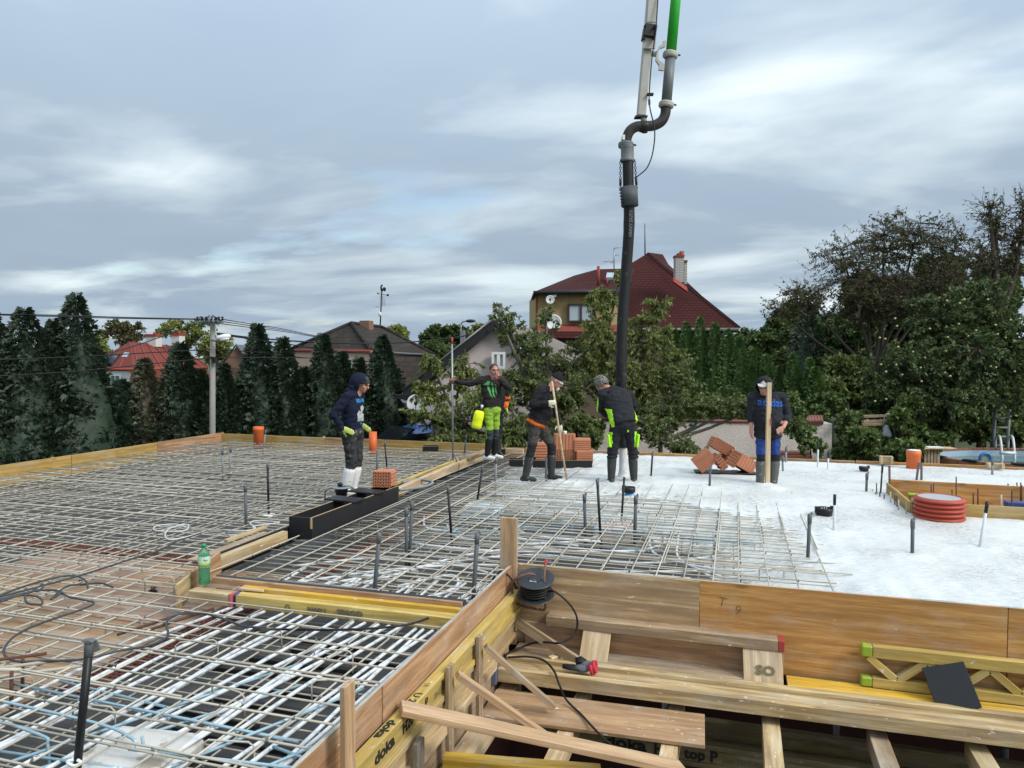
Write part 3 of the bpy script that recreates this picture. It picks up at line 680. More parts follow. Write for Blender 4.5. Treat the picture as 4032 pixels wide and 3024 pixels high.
# ================================================================== vegetation
def np_mesh(name, V, F4, mats, smooth=False):
    """vertex array, (n,k) face array"""
    me = bpy.data.meshes.new(name); n, k = F4.shape
    me.vertices.add(len(V)); me.vertices.foreach_set('co', np.ascontiguousarray(V, dtype=np.float32).ravel())
    me.loops.add(n * k); me.loops.foreach_set('vertex_index', np.ascontiguousarray(F4, dtype=np.int32).ravel())
    me.polygons.add(n); me.polygons.foreach_set('loop_start', np.arange(0, n * k, k, dtype=np.int32)); me.polygons.foreach_set('loop_total', np.full(n, k, dtype=np.int32))
    for m_ in mats: me.materials.append(m_)
    me.update(calc_edges=True); return me
def unit(a): return a / np.maximum(np.linalg.norm(a, axis=-1, keepdims=True), 1e-9)
def leaf_mesh(name, P, Dr, L, wd, mt, rng):
    n = len(P); side = unit(np.cross(Dr, rng.normal(size=(n, 3)))); nr = np.cross(side, Dr); L = L[:, None]
    a = P; b = P + Dr * L * .45 + side * L * wd / 2 + nr * L * .06; c = P + Dr * L - nr * L * .05; d = P + Dr * L * .45 - side * L * wd / 2 + nr * L * .06
    V = np.stack([a, b, c, d], 1).reshape(-1, 3); F = np.arange(4 * n).reshape(n, 4)
    return np_mesh(name, V, F, [mt])
def obj_np(name, me, parent): o = bpy.data.objects.new(name, me); COL.objects.link(o); o.parent = parent; return o
BARK = M_('grey_brown_bark', (.075, .06, .045), .9, var=.35, scale=14, bump=.5)
BARKG = M_('lichen_grey_bark', (.13, .12, .10), .9, var=.3, scale=14, bump=.4)
CON_D = leafmat('dark_cypress_foliage', (.016, .032, .018), (.046, .080, .044), (.11, .07, .042), .05, .12)
CON_B = leafmat('browned_cypress_foliage', (0.044, 0.049, 0.029), (0.143, 0.112, 0.060), (0.041, 0.091, 0.057), .3, .12)
THUJA = leafmat('green_thuja_foliage', (0.044, 0.094, 0.020), (0.131, 0.219, 0.056), None, 0, .15)
CHERRY = leafmat('cherry_leaves', (.105, .145, .034), (.29, .33, .095), (.40, .40, .20), .06, .4)
APPLE = leafmat('apple_leaves', (.085, .122, .035), (.21, .25, .08), (.32, .32, .18), .05, .34)
WALNUT = leafmat('sparse_olive_leaves', (.065, .07, .03), (.15, .145, .06), (.18, .11, .06), .10, .3)
WOODS = leafmat('woodland_leaves', (.042, .075, .022), (.125, .175, .052), (.18, .19, .07), .06, .24)
WOODY = leafmat('yellowish_leaves', (0.105, 0.150, 0.035), (0.264, 0.299, 0.079), (0.386, 0.334, 0.088), .2, .3)
HAZEL = leafmat('hazel_leaves', (.055, .10, .024), (.18, .25, .07), (.30, .31, .12), .15, .3)
GOLD = leafmat('golden_leaves', (0.220, 0.187, 0.033), (0.462, 0.396, 0.077), None, 0, .3)

def conifer(label, u, v, dep, rad, seed, zb=-2.9, mt=None, n=2300, droop=.55, name='conifer', group='conifers of the tall hedge', spray=.30, pw=1.05, pk=1.42):
    rng = np.random.default_rng(seed); top = D(u, v, dep); base = Vector((top.x, top.y, zb)); Hh = top.z - zb
    t_ = thing(name, label, 'conifer', base, group)
    q = MB(); q.tube([base, base + Vector((.03, 0, Hh * .5)), base + Vector((0, 0, Hh * .97))], [.11, .07, .012], 7); q.build('trunk', BARK, t_)
    tt = rng.uniform(0, 1, n) ** .82; ang = rng.uniform(0, 2 * math.pi, n)      # tt: 0 base, 1 top
    prof = rad * np.minimum(1.0, (1 - tt) ** pw * pk + .03)
    lob = 1 + .20 * np.sin(ang * 2 + seed * 1.7 + tt * 6) + .12 * np.sin(ang * 3 + seed + tt * 9) + .13 * np.sin(ang * 5 - tt * 23 + seed * 2) + .12 * np.sin(tt * 41 + ang * 2)
    rr = prof * lob * (1 - .28 * rng.uniform(0, 1, n) ** 1.5)
    P = np.stack([rr * np.cos(ang), rr * np.sin(ang), tt * Hh * .985], 1)
    out = np.stack([np.cos(ang), np.sin(ang), np.zeros(n)], 1)
    Dr = unit(out * rng.uniform(.5, 1.0, n)[:, None] + np.stack([np.zeros(n), np.zeros(n), rng.uniform(-droop, .75, n)], 1) + rng.normal(0, .28, (n, 3)))
    L = spray * rng.uniform(.55, 1.25, n) * (0.62 + .38 * (1 - tt))
    # a spray: five narrow blades fanned in a plane, tips drooping
    side = unit(np.cross(Dr, np.array([0, 0, 1.0]) + rng.normal(0, .35, (n, 3)))); V = []
    for (a, l, w_) in ((-.75, .62, .19), (-.38, .85, .19), (0, 1.0, .21), (.38, .85, .19), (.75, .62, .19)):
        d = Dr * math.cos(a) + side * math.sin(a); pr = -Dr * math.sin(a) + side * math.cos(a); l_ = (L * l)[:, None]
        b0 = P + d * l_ * .12; V += [b0 - pr * l_ * w_ * .35, b0 + d * l_ * .55 + pr * l_ * w_ * .5 + np.array([0, 0, .02]), P + d * l_ + np.array([0, 0, -1.0]) * l_ * .16]
    V = np.stack(V, 1).reshape(-1, 3); F = np.arange(len(V)).reshape(-1, 3)
    obj_np('crown', np_mesh('crown', V, F, [mt or CON_D]), t_)
    # dense inner growth
    q = MB(); nn, kk = 14, 16; vs = []
    for i in range(kk + 1):
        f_ = i / kk
        for j in range(nn):
            a = 2 * math.pi * j / nn; r0 = rad * min(1, (1 - f_) ** pw * pk + .015) * .70 * (1 + .16 * math.sin(a * 3 + seed + f_ * 9) + .13 * math.sin(a * 5 - f_ * 23 + seed * 2)) * (1 + .12 * noise.noise((a * 2, f_ * 14, seed)))
            vs.append(base + Vector((r0 * math.cos(a), r0 * math.sin(a), f_ * Hh * .93)))
    q.add(vs, [(i * nn + j, i * nn + (j + 1) % nn, (i + 1) * nn + (j + 1) % nn, (i + 1) * nn + j) for i in range(kk) for j in range(nn)], 0, True)
    q.build('inner_growth', mt or CON_D, t_)
    return t_
HEDGE = [(-55, 1185, 'cut by the left frame edge', 1.35, 0), (95, 1203, 'second from the left frame edge with drooping tip', 1.25, 0), (208, 1250, 'just left of the tallest one', 1.05, 0), (296, 1150, 'the tallest and slenderest of the left group', 1.3, 0),
         (395, 1480, 'low, before the white wall of the red roofed house', 1.0, 0), (478, 1490, 'low, under the solar panels', 1.0, 0), (565, 1405, 'with brown dead tips before the red roof', .95, 1), (630, 1500, 'low and brownish before the red roof', .9, 1), (708, 1342, 'pointed, left of the concrete pole', 1.1, 0), (785, 1450, 'directly behind the concrete pole', .95, 0),
         (880, 1425, 'right of the concrete pole', 1.0, 0), (1012, 1268, 'tall, before the dark gabled house', .98, 0), (1112, 1322, 'pointed, left of the pink walled house', .92, 0), (1195, 1440, 'low, before the pink wall', .85, 0), (1272, 1308, 'tall, before the dark tiled roof', .98, 0), (1345, 1378, 'left of the man in the navy hood', .85, 0), (1412, 1405, 'behind the hood of the man in navy', .8, 0), (1506, 1312, 'last tall one, right of the man in navy', .95, 0), (1556, 1500, 'short one ending the row near the blue car', .55, 0), (20, 1330, 'low in the gap at the left frame edge', 1.0, 0), (155, 1400, 'low, left of the tallest pair', 1.0, 0), (345, 1440, 'low, right of the tallest one', 1.0, 0), (940, 1490, 'low, between the pole and the tall one', .9, 0), (1062, 1470, 'low, between the two pointed ones', .85, 0), (1235, 1500, 'low, before the left window of the pink wall', .8, 0), (1460, 1490, 'low, just right of the navy hood', .7, 0)]
for i, (u, v, d_, rad, br) in enumerate(HEDGE):
    conifer('dark green hedge conifer ' + d_, u, v, 15.6 + max(u, 0) / 1550 * 6.0, rad * (1.22 + .22 * math.sin(i * 2.3)), 11 + i, mt=CON_B if br else CON_D, n=3700, spray=.25)

def pts_tree(name, label, cat, base, trunk_top, ells, n_twig, per, leaf, mt, bark, seed, group=None, droop=.4, wd=.42, r0=.10, shell=.45, fork=0, twig_r=.008, sides=5, leafy=(.35, 1.0), twig_len=(.35, 1.0)):
    """trunk, limbs to each crown lobe, twigs through the lobes' volume, leaves along the twigs"""
    rng = np.random.default_rng(seed); base = Vector(base); trunk_top = Vector(trunk_top)
    t_ = thing(name, label, cat, base, group); q = MB()
    mid = base.lerp(trunk_top, .5) + Vector((rng.normal(0, .08), rng.normal(0, .08), 0))
    q.tube(bez([base, mid, trunk_top], 4), [r0 * (1 - .05 * i) for i in range(9)], 8)
    limbs = []
    for c, rad in ells:
        c = Vector(c); m1 = trunk_top.lerp(c, .5) + Vector((rng.normal(0, .12), rng.normal(0, .12), -.1 * (c - trunk_top).length * .5))
        tip = c + (c - trunk_top).normalized() * min(rad) * .6
        path = bez([trunk_top, m1, c, tip], 4); limbs.append(path); q.tube(path, [max(.012, r0 * .6 * (1 - i / len(path) * .9)) for i in range(len(path))], 6)
    vol = np.array([r[0] * r[1] * r[2] for _, r in ells]) ** (2 / 3.); vol /= vol.sum()
    LP, LD = [], []; tw = MB()
    for k in range(n_twig):
        e_ = rng.choice(len(ells), p=vol); c, rad = ells[e_]; c = Vector(c)
        d = Vector(rng.normal(size=3)).normalized(); rr = rng.uniform(0, 1) ** shell * (1 + .18 * noise.noise((d.x * 2.1 + seed, d.y * 2.1, d.z * 2.1)))
        tip = c + Vector((d.x * rad[0], d.y * rad[1], d.z * rad[2])) * rr
        path = limbs[e_]; j = min(range(len(path)), key=lambda i: (path[i] - tip).length_squared + .3 * i * 0); s_ = path[j]
        L = (tip - s_).length; want = rng.uniform(*twig_len)
        if L > want * 2.2: s_ = tip + (s_ - tip) * (want * 2.2 / L)
        m_ = s_.lerp(tip, .55) + Vector((rng.normal(0, .07), rng.normal(0, .07), .10 * L * .5))
        tp = bez([s_, m_, tip - Vector((0, 0, droop * .18 * L))], 3); tw.tube(tp, [twig_r * (1.5 - 1.1 * i / (len(tp) - 1)) for i in range(len(tp))], 3, caps=False)
        for f_ in range(fork):
            p0 = tp[rng.integers(2, len(tp))]; dd = Vector(rng.normal(size=3)) * .6 + (tip - s_).normalized() + Vector((0, 0, .35)); p1 = p0 + dd.normalized() * rng.uniform(.15, .45) * want
            tw.tube([p0, p0.lerp(p1, .5) + Vector(rng.normal(0, .025, 3)), p1], [twig_r * .7, twig_r * .5, twig_r * .3], 3, caps=False)
            for g in range(int(per * .4)):
                LP.append(p0.lerp(p1, rng.uniform(.3, 1))); LD.append(Vector((rng.normal(), rng.normal(), rng.normal() - droop)).normalized())
        ax = (tp[-1] - tp[0]).normalized()
        for g in range(per):
            f_ = rng.uniform(*leafy) * (len(tp) - 1); i = min(int(f_), len(tp) - 2); p = tp[i].lerp(tp[i + 1], f_ - i)
            LP.append(p); LD.append((Vector(rng.normal(size=3)) * .75 + ax * .45 + Vector((0, 0, -droop))).normalized())
    q.build('trunk', bark, t_); tag(tw.build('twigs', bark, t_), kind='stuff')
    P = np.array([tuple(p - base) for p in LP]); Dr = np.array([tuple(p) for p in LD])
    obj_np('crown', leaf_mesh('crown', P, Dr, leaf * rng.uniform(.6, 1.2, len(P)), wd, mt, rng), t_)
    return t_
def E_(u, v, dep, ru, rv, rd=None):
    """a crown lobe: centre and half size in photo pixels"""
    s = dep / FPX; return (D(u, v, dep), (ru * s, (rd or ru) * s, rv * s))
def gz(u, dep): p = D(u, 1405, dep); return Vector((p.x, p.y, terrain(p.x, p.y)))
pts_tree('cherry_tree', 'cherry tree with long drooping leaves before the pink gabled house', 'tree', gz(1880, 18.4), D(1850, 1690, 18.4),
         [E_(1680, 1540, 18.2, 80, 65), E_(1720, 1640, 17.8, 110, 80), E_(1820, 1470, 18.6, 110, 90), E_(1900, 1600, 17.6, 130, 100), E_(1800, 1720, 17.6, 150, 60), E_(1700, 1430, 18.2, 55, 55), E_(2000, 1700, 17.6, 110, 80), E_(1620, 1620, 17.9, 45, 40), E_(1950, 1560, 18, 110, 90)], 520, 30, .13, CHERRY, BARK, 3, 'fruit trees behind the slab', droop=1.0, wd=.36, r0=.09, twig_len=(.6, 1.5), leafy=(.2, 1))
pts_tree('pear_tree', 'dense fruit tree with small leaves behind the man with the rake', 'tree', gz(2180, 18.8), D(2170, 1640, 18.8),
         [E_(2010, 1300, 18.6, 70, 110), E_(2110, 1400, 18.6, 120, 120), E_(2060, 1520, 18.3, 120, 100), E_(2200, 1560, 18.2, 130, 110), E_(2120, 1680, 17.8, 160, 90), E_(2250, 1440, 18.8, 100, 100), E_(2150, 1260, 18.8, 55, 70), E_(1960, 1230, 18.5, 25, 60), E_(2290, 1530, 18.2, 100, 110)], 640, 26, .105, APPLE, BARKG, 5, 'fruit trees behind the slab', droop=.35, wd=.5, r0=.12)
pts_tree('cherry_tree', 'tall cherry tree with upright shoots on both sides of the black hose', 'tree', gz(2440, 18.9), D(2420, 1600, 18.9),
         [E_(2380, 1200, 18.7, 70, 90), E_(2440, 1100, 18.7, 35, 60), E_(2360, 1330, 18.5, 110, 110), E_(2520, 1320, 18.6, 110, 120), E_(2580, 1220, 18.7, 50, 80), E_(2440, 1480, 18.2, 140, 110), E_(2560, 1500, 18.3, 130, 110), E_(2330, 1180, 18.6, 30, 45), E_(2620, 1330, 18.6, 50, 60), E_(2620, 1180, 18.6, 20, 40), E_(2320, 1430, 18.4, 90, 80), E_(2640, 1430, 18.4, 90, 90)], 640, 28, .125, CHERRY, BARK, 8, 'fruit trees behind the slab', droop=.95, wd=.36, r0=.09, twig_len=(.6, 1.6), leafy=(.2, 1))
pts_tree('apple_tree', 'leaning fruit tree with bare branches spreading over the roughcast wall', 'tree', gz(2560, 17.6), D(2600, 1740, 17.4),
         [E_(2660, 1500, 17.8, 80, 100), E_(2640, 1620, 17.5, 110, 90), E_(2780, 1600, 17.6, 110, 60), E_(2900, 1600, 17.4, 110, 40), E_(2690, 1760, 16.8, 90, 45), E_(3000, 1590, 17.4, 60, 35), E_(2560, 1690, 17.2, 80, 70)], 380, 20, .10, APPLE, BARKG, 13, 'fruit trees behind the slab', droop=.3, wd=.5, r0=.09, fork=1)
pts_tree('bush', 'leafy bush with round leaves hanging over the wall beside the man with the squared timber', 'shrub', gz(3190, 17.8), D(3190, 1760, 17.8),
         [E_(3150, 1690, 17.8, 70, 60), E_(3200, 1760, 17.6, 60, 45), E_(3120, 1600, 18.2, 60, 60)], 110, 20, .11, HAZEL, BARKG, 17, droop=.3, wd=.7, r0=.03)
# upright thujas
THUJAS = [(2655, 1290, 'short, left of the row', .42), (2703, 1262, 'first tall one right of the hose', .5), (2757, 1243, 'tallest of the row', .5), (2815, 1266, 'third of the tall ones', .5), (2865, 1290, 'fourth of the tall ones', .48), (2912, 1322, 'before the eaves of the big house', .45), (2966, 1368, 'slim, right of the eaves', .40), (3018, 1392, 'behind the man with the timber, left', .40), (3068, 1440, 'small one right of the hooded man', .30), (3122, 1388, 'slim, behind the hooded man', .40), (3190, 1405, 'second from the right end', .38), (3212, 1440, 'right end of the row', .42)]
for i, (u, v, d_, rad) in enumerate(THUJAS):
    conifer('narrow upright green thuja, ' + d_, u, v, 25.0 - .25 * i, rad * 1.15, 60 + i, zb=-2.0, mt=THUJA, n=2200, droop=-.35, name='thuja', group='row of upright thujas', spray=.17, pw=.72, pk=1.25)
# woods and garden trees on the right
def wood_tree(label, u, v, dep, ru, rv, mt, seed, leaf=.2, n=260, per=31, zb=None, lobes=5, name='woodland_tree', group='trees on the slope behind'):
    rng = np.random.default_rng(seed); b = gz(u, dep); ells = [E_(u, v, dep, ru * .7, rv * .75)]
    for k in range(lobes):
        a = 2 * math.pi * k / lobes + rng.uniform(0, 1); ells.append(E_(u + ru * .55 * math.cos(a), v + rv * .5 * math.sin(a), dep + rng.uniform(-1, 1), ru * .5, rv * .5))
    return pts_tree(name, label, 'tree', b, D(u, v + rv * .5, dep), ells, n, per, leaf, mt, BARK, seed, group, droop=.2, wd=.6, r0=.14, shell=.4, twig_len=(.5, 1.6), twig_r=.012)
for i, (u, v, dep, ru, rv, mt, d_) in enumerate([(2960, 1370, 50, 110, 80, WOODS, 'dark rounded tree just right of the big house'), (3070, 1330, 55, 130, 90, WOODS, 'broad dark tree at the left of the wooded slope'), (3210, 1340, 48, 130, 100, WOODS, 'dark tree under the left end of the bare branches'), (3330, 1330, 44, 120, 120, WOODS, 'dark tree behind the thin trunk of the bare tree'), (3130, 1240, 62, 90, 60, WOODS, 'far tree topping the slope left of the bare tree'), (3480, 1330, 42, 130, 130, WOODS, 'deep green tree in the middle of the slope'), (3640, 1260, 40, 130, 140, WOODS, 'deep green tree behind the apple tree'), (3860, 1250, 38, 170, 150, WOODS, 'dark tree mass behind the right apple tree'), (3920, 1130, 30, 130, 140, WOODS, 'tall dark tree in the upper right corner of the slope'), (3470, 1160, 29.5, 160, 100, WALNUT, 'olive leafed tree filling the half bare crown'), (3720, 1100, 30, 130, 120, WOODS, 'leafy tree left of the dying tree'), (3640, 1220, 35, 130, 110, WOODS, 'dense tree under the half bare crown'), (3380, 1260, 38, 120, 90, WOODS, 'dense tree left under the half bare crown'), (2880, 1440, 40, 90, 70, WOODS, 'low dark tree behind the thuja row'), (3120, 1450, 34, 110, 80, APPLE, 'grey green shrubby tree behind the small thujas'), (3330, 1500, 27, 120, 110, APPLE, 'grey green shrubby tree right of the small thujas'),
                                                (1760, 1330, 60, 110, 55, WOODS, 'far dark tree left of the far street lamp'), (1900, 1320, 62, 70, 45, WOODY, 'far light tree right of the far street lamp'), (1560, 1320, 66, 60, 40, WOODY, 'far light tree behind the brown roof'), (1700, 1390, 50, 90, 40, WOODS, 'far low tree between the brown roof and the gable')]):
    wood_tree(d_, u, v, dep, ru, rv, mt, 100 + i, leaf=.16 + dep * .0035)
for i, (u, v, dep, ru, rv, d_) in enumerate([(380, 1370, 52, 60, 60, 'yellowish tree left of the red roof'), (480, 1310, 60, 100, 55, 'brownish loose tree above the red roof'), (740, 1310, 60, 130, 70, 'light green tree right of the red roof chimneys'), (850, 1380, 58, 80, 70, 'light green tree behind the concrete pole')]):
    wood_tree(d_, u, v, dep, ru, rv, WOODY if i != 1 else WALNUT, 140 + i, leaf=.3, n=130, per=22, group='trees beyond the hedge')
# small blue spruce
conifer('bluish young spruce among the trees right of the thujas', 3180, 1205, 33, 1.5, 90, zb=-1.8, mt=CON_D, n=1500, droop=.1, name='spruce', group=None, spray=.35)
# half-bare tree
pts_tree('bare_tree', 'half bare spreading tree with sparse brown leaves on the right', 'tree', gz(3480, 28), D(3440, 1470, 28),
         [E_(3180, 1180, 28, 150, 90), E_(3330, 1050, 28, 160, 120), E_(3480, 980, 28, 150, 160), E_(3600, 960, 28, 140, 140), E_(3740, 1020, 28, 150, 150), E_(3420, 1180, 27.5, 220, 120), E_(3620, 1160, 27.5, 200, 120), E_(3080, 1230, 28, 90, 45)], 760, 14, .12, WALNUT, BARK, 23, droop=.4, wd=.4, r0=.13, fork=4, shell=.5, twig_r=.011, twig_len=(.7, 2.0), leafy=(.15, 1))
pts_tree('bare_tree', 'tall dying tree with bare crown tips at the right edge', 'tree', gz(3960, 25), D(3940, 1250, 25),
         [E_(3920, 900, 25, 60, 130), E_(3990, 1000, 25, 100, 140), E_(3880, 1040, 25, 90, 100), E_(4030, 860, 25, 70, 150), E_(3900, 840, 25, 40, 90)], 230, 7, .13, WALNUT, BARK, 29, droop=.4, wd=.45, r0=.18, fork=3, shell=.6, twig_r=.016, twig_len=(.8, 2.2), leafy=(.1, .5))
ap = pts_tree('apple_tree', 'large dark apple tree full of pale fruit at the right', 'tree', gz(3760, 21.5), D(3740, 1500, 21.5),
         [E_(3700, 1280, 21.5, 150, 150), E_(3860, 1240, 21.5, 170, 170), E_(3620, 1430, 21, 150, 130), E_(3800, 1430, 20.8, 190, 160), E_(3980, 1380, 21, 150, 170), E_(3480, 1480, 21.2, 100, 110), E_(3700, 1560, 20.8, 200, 90), E_(3950, 1560, 20.8, 150, 90)], 1100, 34, .125, WOODS, BARK, 31, droop=.5, wd=.5, r0=.16)
APL = M_('pale_apple', (.42, .40, .17), .4, var=.3, scale=20)
rng_ = np.random.default_rng(4); af = MB(); af.ell((0, 0, 0), (.034, .034, .031), n=8, k=5); afm = af.mesh('apple', APL); apl = parent_loc(ap)
for k in range(46):
    p = D(rng_.uniform(3420, 4030), rng_.uniform(1150, 1620), rng_.uniform(19.8, 20.6)); o = bpy.data.objects.new('apple', afm); COL.objects.link(o); o.parent = ap; o.location = p - apl
# shrub bank before the slope
for i, (u, v, dep, ru, rv, mt, d_) in enumerate([(3370, 1680, 21, 80, 90, HAZEL, 'bright hazel shrub right of the roughcast wall'), (3420, 1750, 20, 110, 70, HAZEL, 'hazel shrub behind the small wooden block'), (3345, 1780, 20, 60, 40, HAZEL, 'low hazel shrub at the end of the wall'), (3540, 1690, 20.3, 100, 90, HAZEL, 'hazel shrub behind the orange bucket'), (3640, 1740, 20.3, 110, 60, HAZEL, 'hazel shrub behind the wooden crate'), (3720, 1650, 22.5, 110, 80, HAZEL, 'hazel shrub behind the pool, left of its ladder'), (3860, 1680, 24, 130, 90, HAZEL, 'hazel shrub behind the pool ladder'), (4000, 1680, 24, 100, 90, HAZEL, 'hazel shrub at the right edge behind the pool'), (3990, 1590, 25, 60, 60, GOLD, 'golden leaved shrub at the right edge'), (3620, 1580, 21, 80, 60, HAZEL, 'leafy young shrub under the apple tree'), (3240, 1590, 22, 80, 70, HAZEL, 'shrub with climbing vine right of the thujas'), (3480, 1590, 24, 90, 60, WOODS, 'dark shrub in the shade of the apple tree'), (4020, 1450, 26, 50, 110, WOODY, 'light green bush hanging in from the right edge')]):
    s_ = wood_tree(d_, u, v, dep, ru, rv, mt, 170 + i, leaf=.13, n=210, per=36, name='shrub', group='shrubs behind the slab'); s_['category'] = 'shrub'
for i, (u, v, dep, ru, rv, d_) in enumerate([(2300, 1700, 17.8, 90, 90, 'dark low shrub behind the stack of clay blocks'), (1990, 1740, 18.2, 100, 60, 'low shrub behind the man on the beam'), (2860, 1630, 24, 120, 50, 'shrub at the foot of the thujas, left'), (3050, 1650, 23, 120, 45, 'shrub at the foot of the thujas, right')]):
    s_ = wood_tree(d_, u, v, dep, ru, rv, HAZEL if i > 1 else APPLE, 190 + i, leaf=.12, n=190, per=32, name='shrub', group='shrubs behind the slab'); s_['category'] = 'shrub'

for i, (u, v, dep, ru, rv, mt, d_) in enumerate([(2960, 1500, 32, 110, 100, WOODS, 'dark thicket behind the right thujas'), (3120, 1600, 29, 100, 110, HAZEL, 'thicket behind the man with the timber'), (3260, 1480, 32, 120, 110, WOODS, 'dark thicket right of the thuja row'), (3400, 1560, 28, 120, 120, WOODS, 'dark thicket behind the scrap planks'), (3560, 1560, 28, 120, 120, WOODS, 'dark thicket left under the apple tree'), (3720, 1600, 27, 120, 110, WOODS, 'dark thicket behind the apple trunk'), (3880, 1590, 27, 130, 110, WOODS, 'dark thicket right under the apple tree'), (4030, 1590, 26, 110, 120, HAZEL, 'thicket at the right edge above the pool'), (3480, 1450, 34, 140, 110, WOODS, 'deep shaded thicket in the middle of the slope'), (3390, 1730, 19.4, 70, 60, HAZEL, 'leafy shrub at the wall corner before the slope'), (3560, 1770, 19.2, 80, 50, HAZEL, 'low leafy shrub left of the orange bucket'), (2500, 1600, 21.5, 110, 90, APPLE, 'dense green shrub behind the man with the hose')]):
    s_ = wood_tree(d_, u, v, dep, ru, rv, mt, 210 + i, leaf=.09 + dep * .003, n=230, per=36, name='shrub', group='thicket on the slope'); s_['category'] = 'shrub'
# ================================================================== houses and street behind
def sheet(q, pts, th, mat=0):
    """a flat polygon given thickness behind its visible face"""
    P = [Vector(p) for p in pts]; n = Vector((0, 0, 0))
    for i in range(len(P)): a, b = P[i], P[(i + 1) % len(P)]; n += a.cross(b)
    n.normalize(); c = sum(P, Vector()) / len(P)
    if n.dot(CP - c) < 0: n = -n
    q.prism(P, -n * th, mat)
def one(name, mt, parent, fn): q = MB(); fn(q); return q.build(name, mt, parent)
def quad3(name, mt, parent, pts, th=.08): return one(name, mt, parent, lambda q: sheet(q, pts, th))
def roofmat(name, c, sx, sy, rowbump=.5, alt=.7, patch=None):
    t = NT(name); o = t.pos(); br = t.n('ShaderNodeTexBrick'); br.inputs['Scale'].default_value = 1.0; br.inputs['Brick Width'].default_value = sx; br.inputs['Row Height'].default_value = sy
    br.inputs['Mortar Size'].default_value = .02; br.inputs['Color1'].default_value = (*c, 1); br.inputs['Color2'].default_value = (*[x * alt for x in c], 1); br.inputs['Mortar'].default_value = (*[x * .45 for x in c], 1)
    cb = t.n('ShaderNodeCombineXYZ'); sp = t.n('ShaderNodeSeparateXYZ'); t.l(o, sp.inputs[0])
    t.l(t.math('ADD', t.math('MULTIPLY', sp.outputs[0], RGT.x), t.math('MULTIPLY', sp.outputs[1], RGT.y)), cb.inputs[0]); t.l(sp.outputs[2], cb.inputs[1]); t.l(cb.outputs[0], br.inputs['Vector'])
    n_ = t.noise(o, .7, 5, .6); c2 = t.mix(t.mr(n_, .35, .75, 0, .5), br.outputs[0], tuple(x * .5 for x in c))
    if patch: c2 = t.mix(t.mr(t.noise(o, 1.6, 6, .7), .66, .7), c2, patch)
    t.base(c2); t.rough(.9); t.b.inputs['Specular IOR Level'].default_value = .1; t.bump(br.outputs['Fac'], -rowbump, .03); return t.m
PLASTW = M_('white_house_plaster', (.55, .55, .53), .9, var=.08, scale=2, bump=.2)
PLASTP = M_('salmon_plaster', (.52, .36, .29), .9, var=.12, scale=1.5, bump=.2)
PLASTL = M_('pale_pink_plaster', (.60, .52, .50), .9, var=.1, scale=1.5, bump=.3)
PLASTO = M_('ochre_roughcast', (.40, .29, .14), .95, var=.22, scale=6, bump=.6)
REDMET = M_('red_painted_sheet_roof', (.155, .036, .025), .75, spec=.1, var=.2, scale=1.2, spots=(.42, .36, .33), spot_scale=.9, spot_cut=.69)
BRTILE = roofmat('dark_brown_shingles', (.050, .042, .036), .45, .28, .8, .6)
RBTILE = roofmat('dark_red_shingles', (.062, .019, .018), .28, .14, .25, .88)
GRSHEET = M_('grey_sheet_roof', (.09, .09, .095), .5, var=.2, scale=2)
CORR = M_('weathered_corrugated_sheet', (.20, .175, .165), .8, var=.25, scale=3)
GLASS = M_('window_glass', (.10, .12, .14), .08, var=.2, scale=.6)
GLASSL = M_('bright_reflecting_window', (.34, .39, .43), .1, var=.3, scale=.5)
FRMW = M_('white_window_frame', (.7, .7, .68), .5); FRMB = M_('brown_window_frame', (.045, .025, .02), .5)
REDTRIM = M_('red_trim', (.25, .05, .035), .6, spec=.15); DARKT = M_('dark_trim', (.02, .02, .022), .5); GUT = M_('zinc_gutter', (.13, .135, .14), .4, metal=.4)
CHIMW = M_('white_chimney_render', (.55, .53, .5), .9); STEEL = M_('galvanised_steel', (.30, .31, .32), .42, metal=.6, var=.2)
BLACKM = M_('black_iron', (.012, .012, .013), .5); WHITEP = M_('white_paint', (.72, .72, .71), .4)
def window(parent, c4, frame_m, glass_m, bars=1, th=.12, inset=.18):
    """c4: lower-left, lower-right, upper-right, upper-left corners"""
    P = [Vector(p) for p in c4]; f_ = bpy.data.objects.new('window', None)
    n = (P[1] - P[0]).cross(P[3] - P[0]).normalized()
    if n.dot(CP - P[0]) < 0: n = -n
    X = (P[1] - P[0]); Y = (P[3] - P[0]); w_, h_ = X.length, Y.length; x, y = X / w_, Y / h_
    q = MB(); Mx = Matrix((x, y, n)).transposed(); fw = .07
    for (cx, cy, sx, sy) in ((w_ / 2, fw / 2, w_, fw), (w_ / 2, h_ - fw / 2, w_, fw), (fw / 2, h_ / 2, fw, h_ - 2 * fw), (w_ - fw / 2, h_ / 2, fw, h_ - 2 * fw)): q.box(P[0] + x * cx + y * cy, (sx, sy, th), 0, Mx)
    for b in range(bars): q.box(P[0] + x * (w_ * (b + 1) / (bars + 1)) + y * (h_ / 2), (fw * 1.3, h_ - 2 * fw, th * .9), 0, Mx)
    f_ = q.build('window', frame_m, parent)
    for b in range(bars + 1):
        q = MB(); q.box(P[0] + x * (w_ * (b + .5) / (bars + 1)) + y * (h_ / 2) - n * .02, (w_ / (bars + 1) - fw * .5, h_ - fw, .02), 0, Mx); o = q.build('pane', glass_m, parent)
        o.parent = f_; o.location = (0, 0, 0)
    return f_
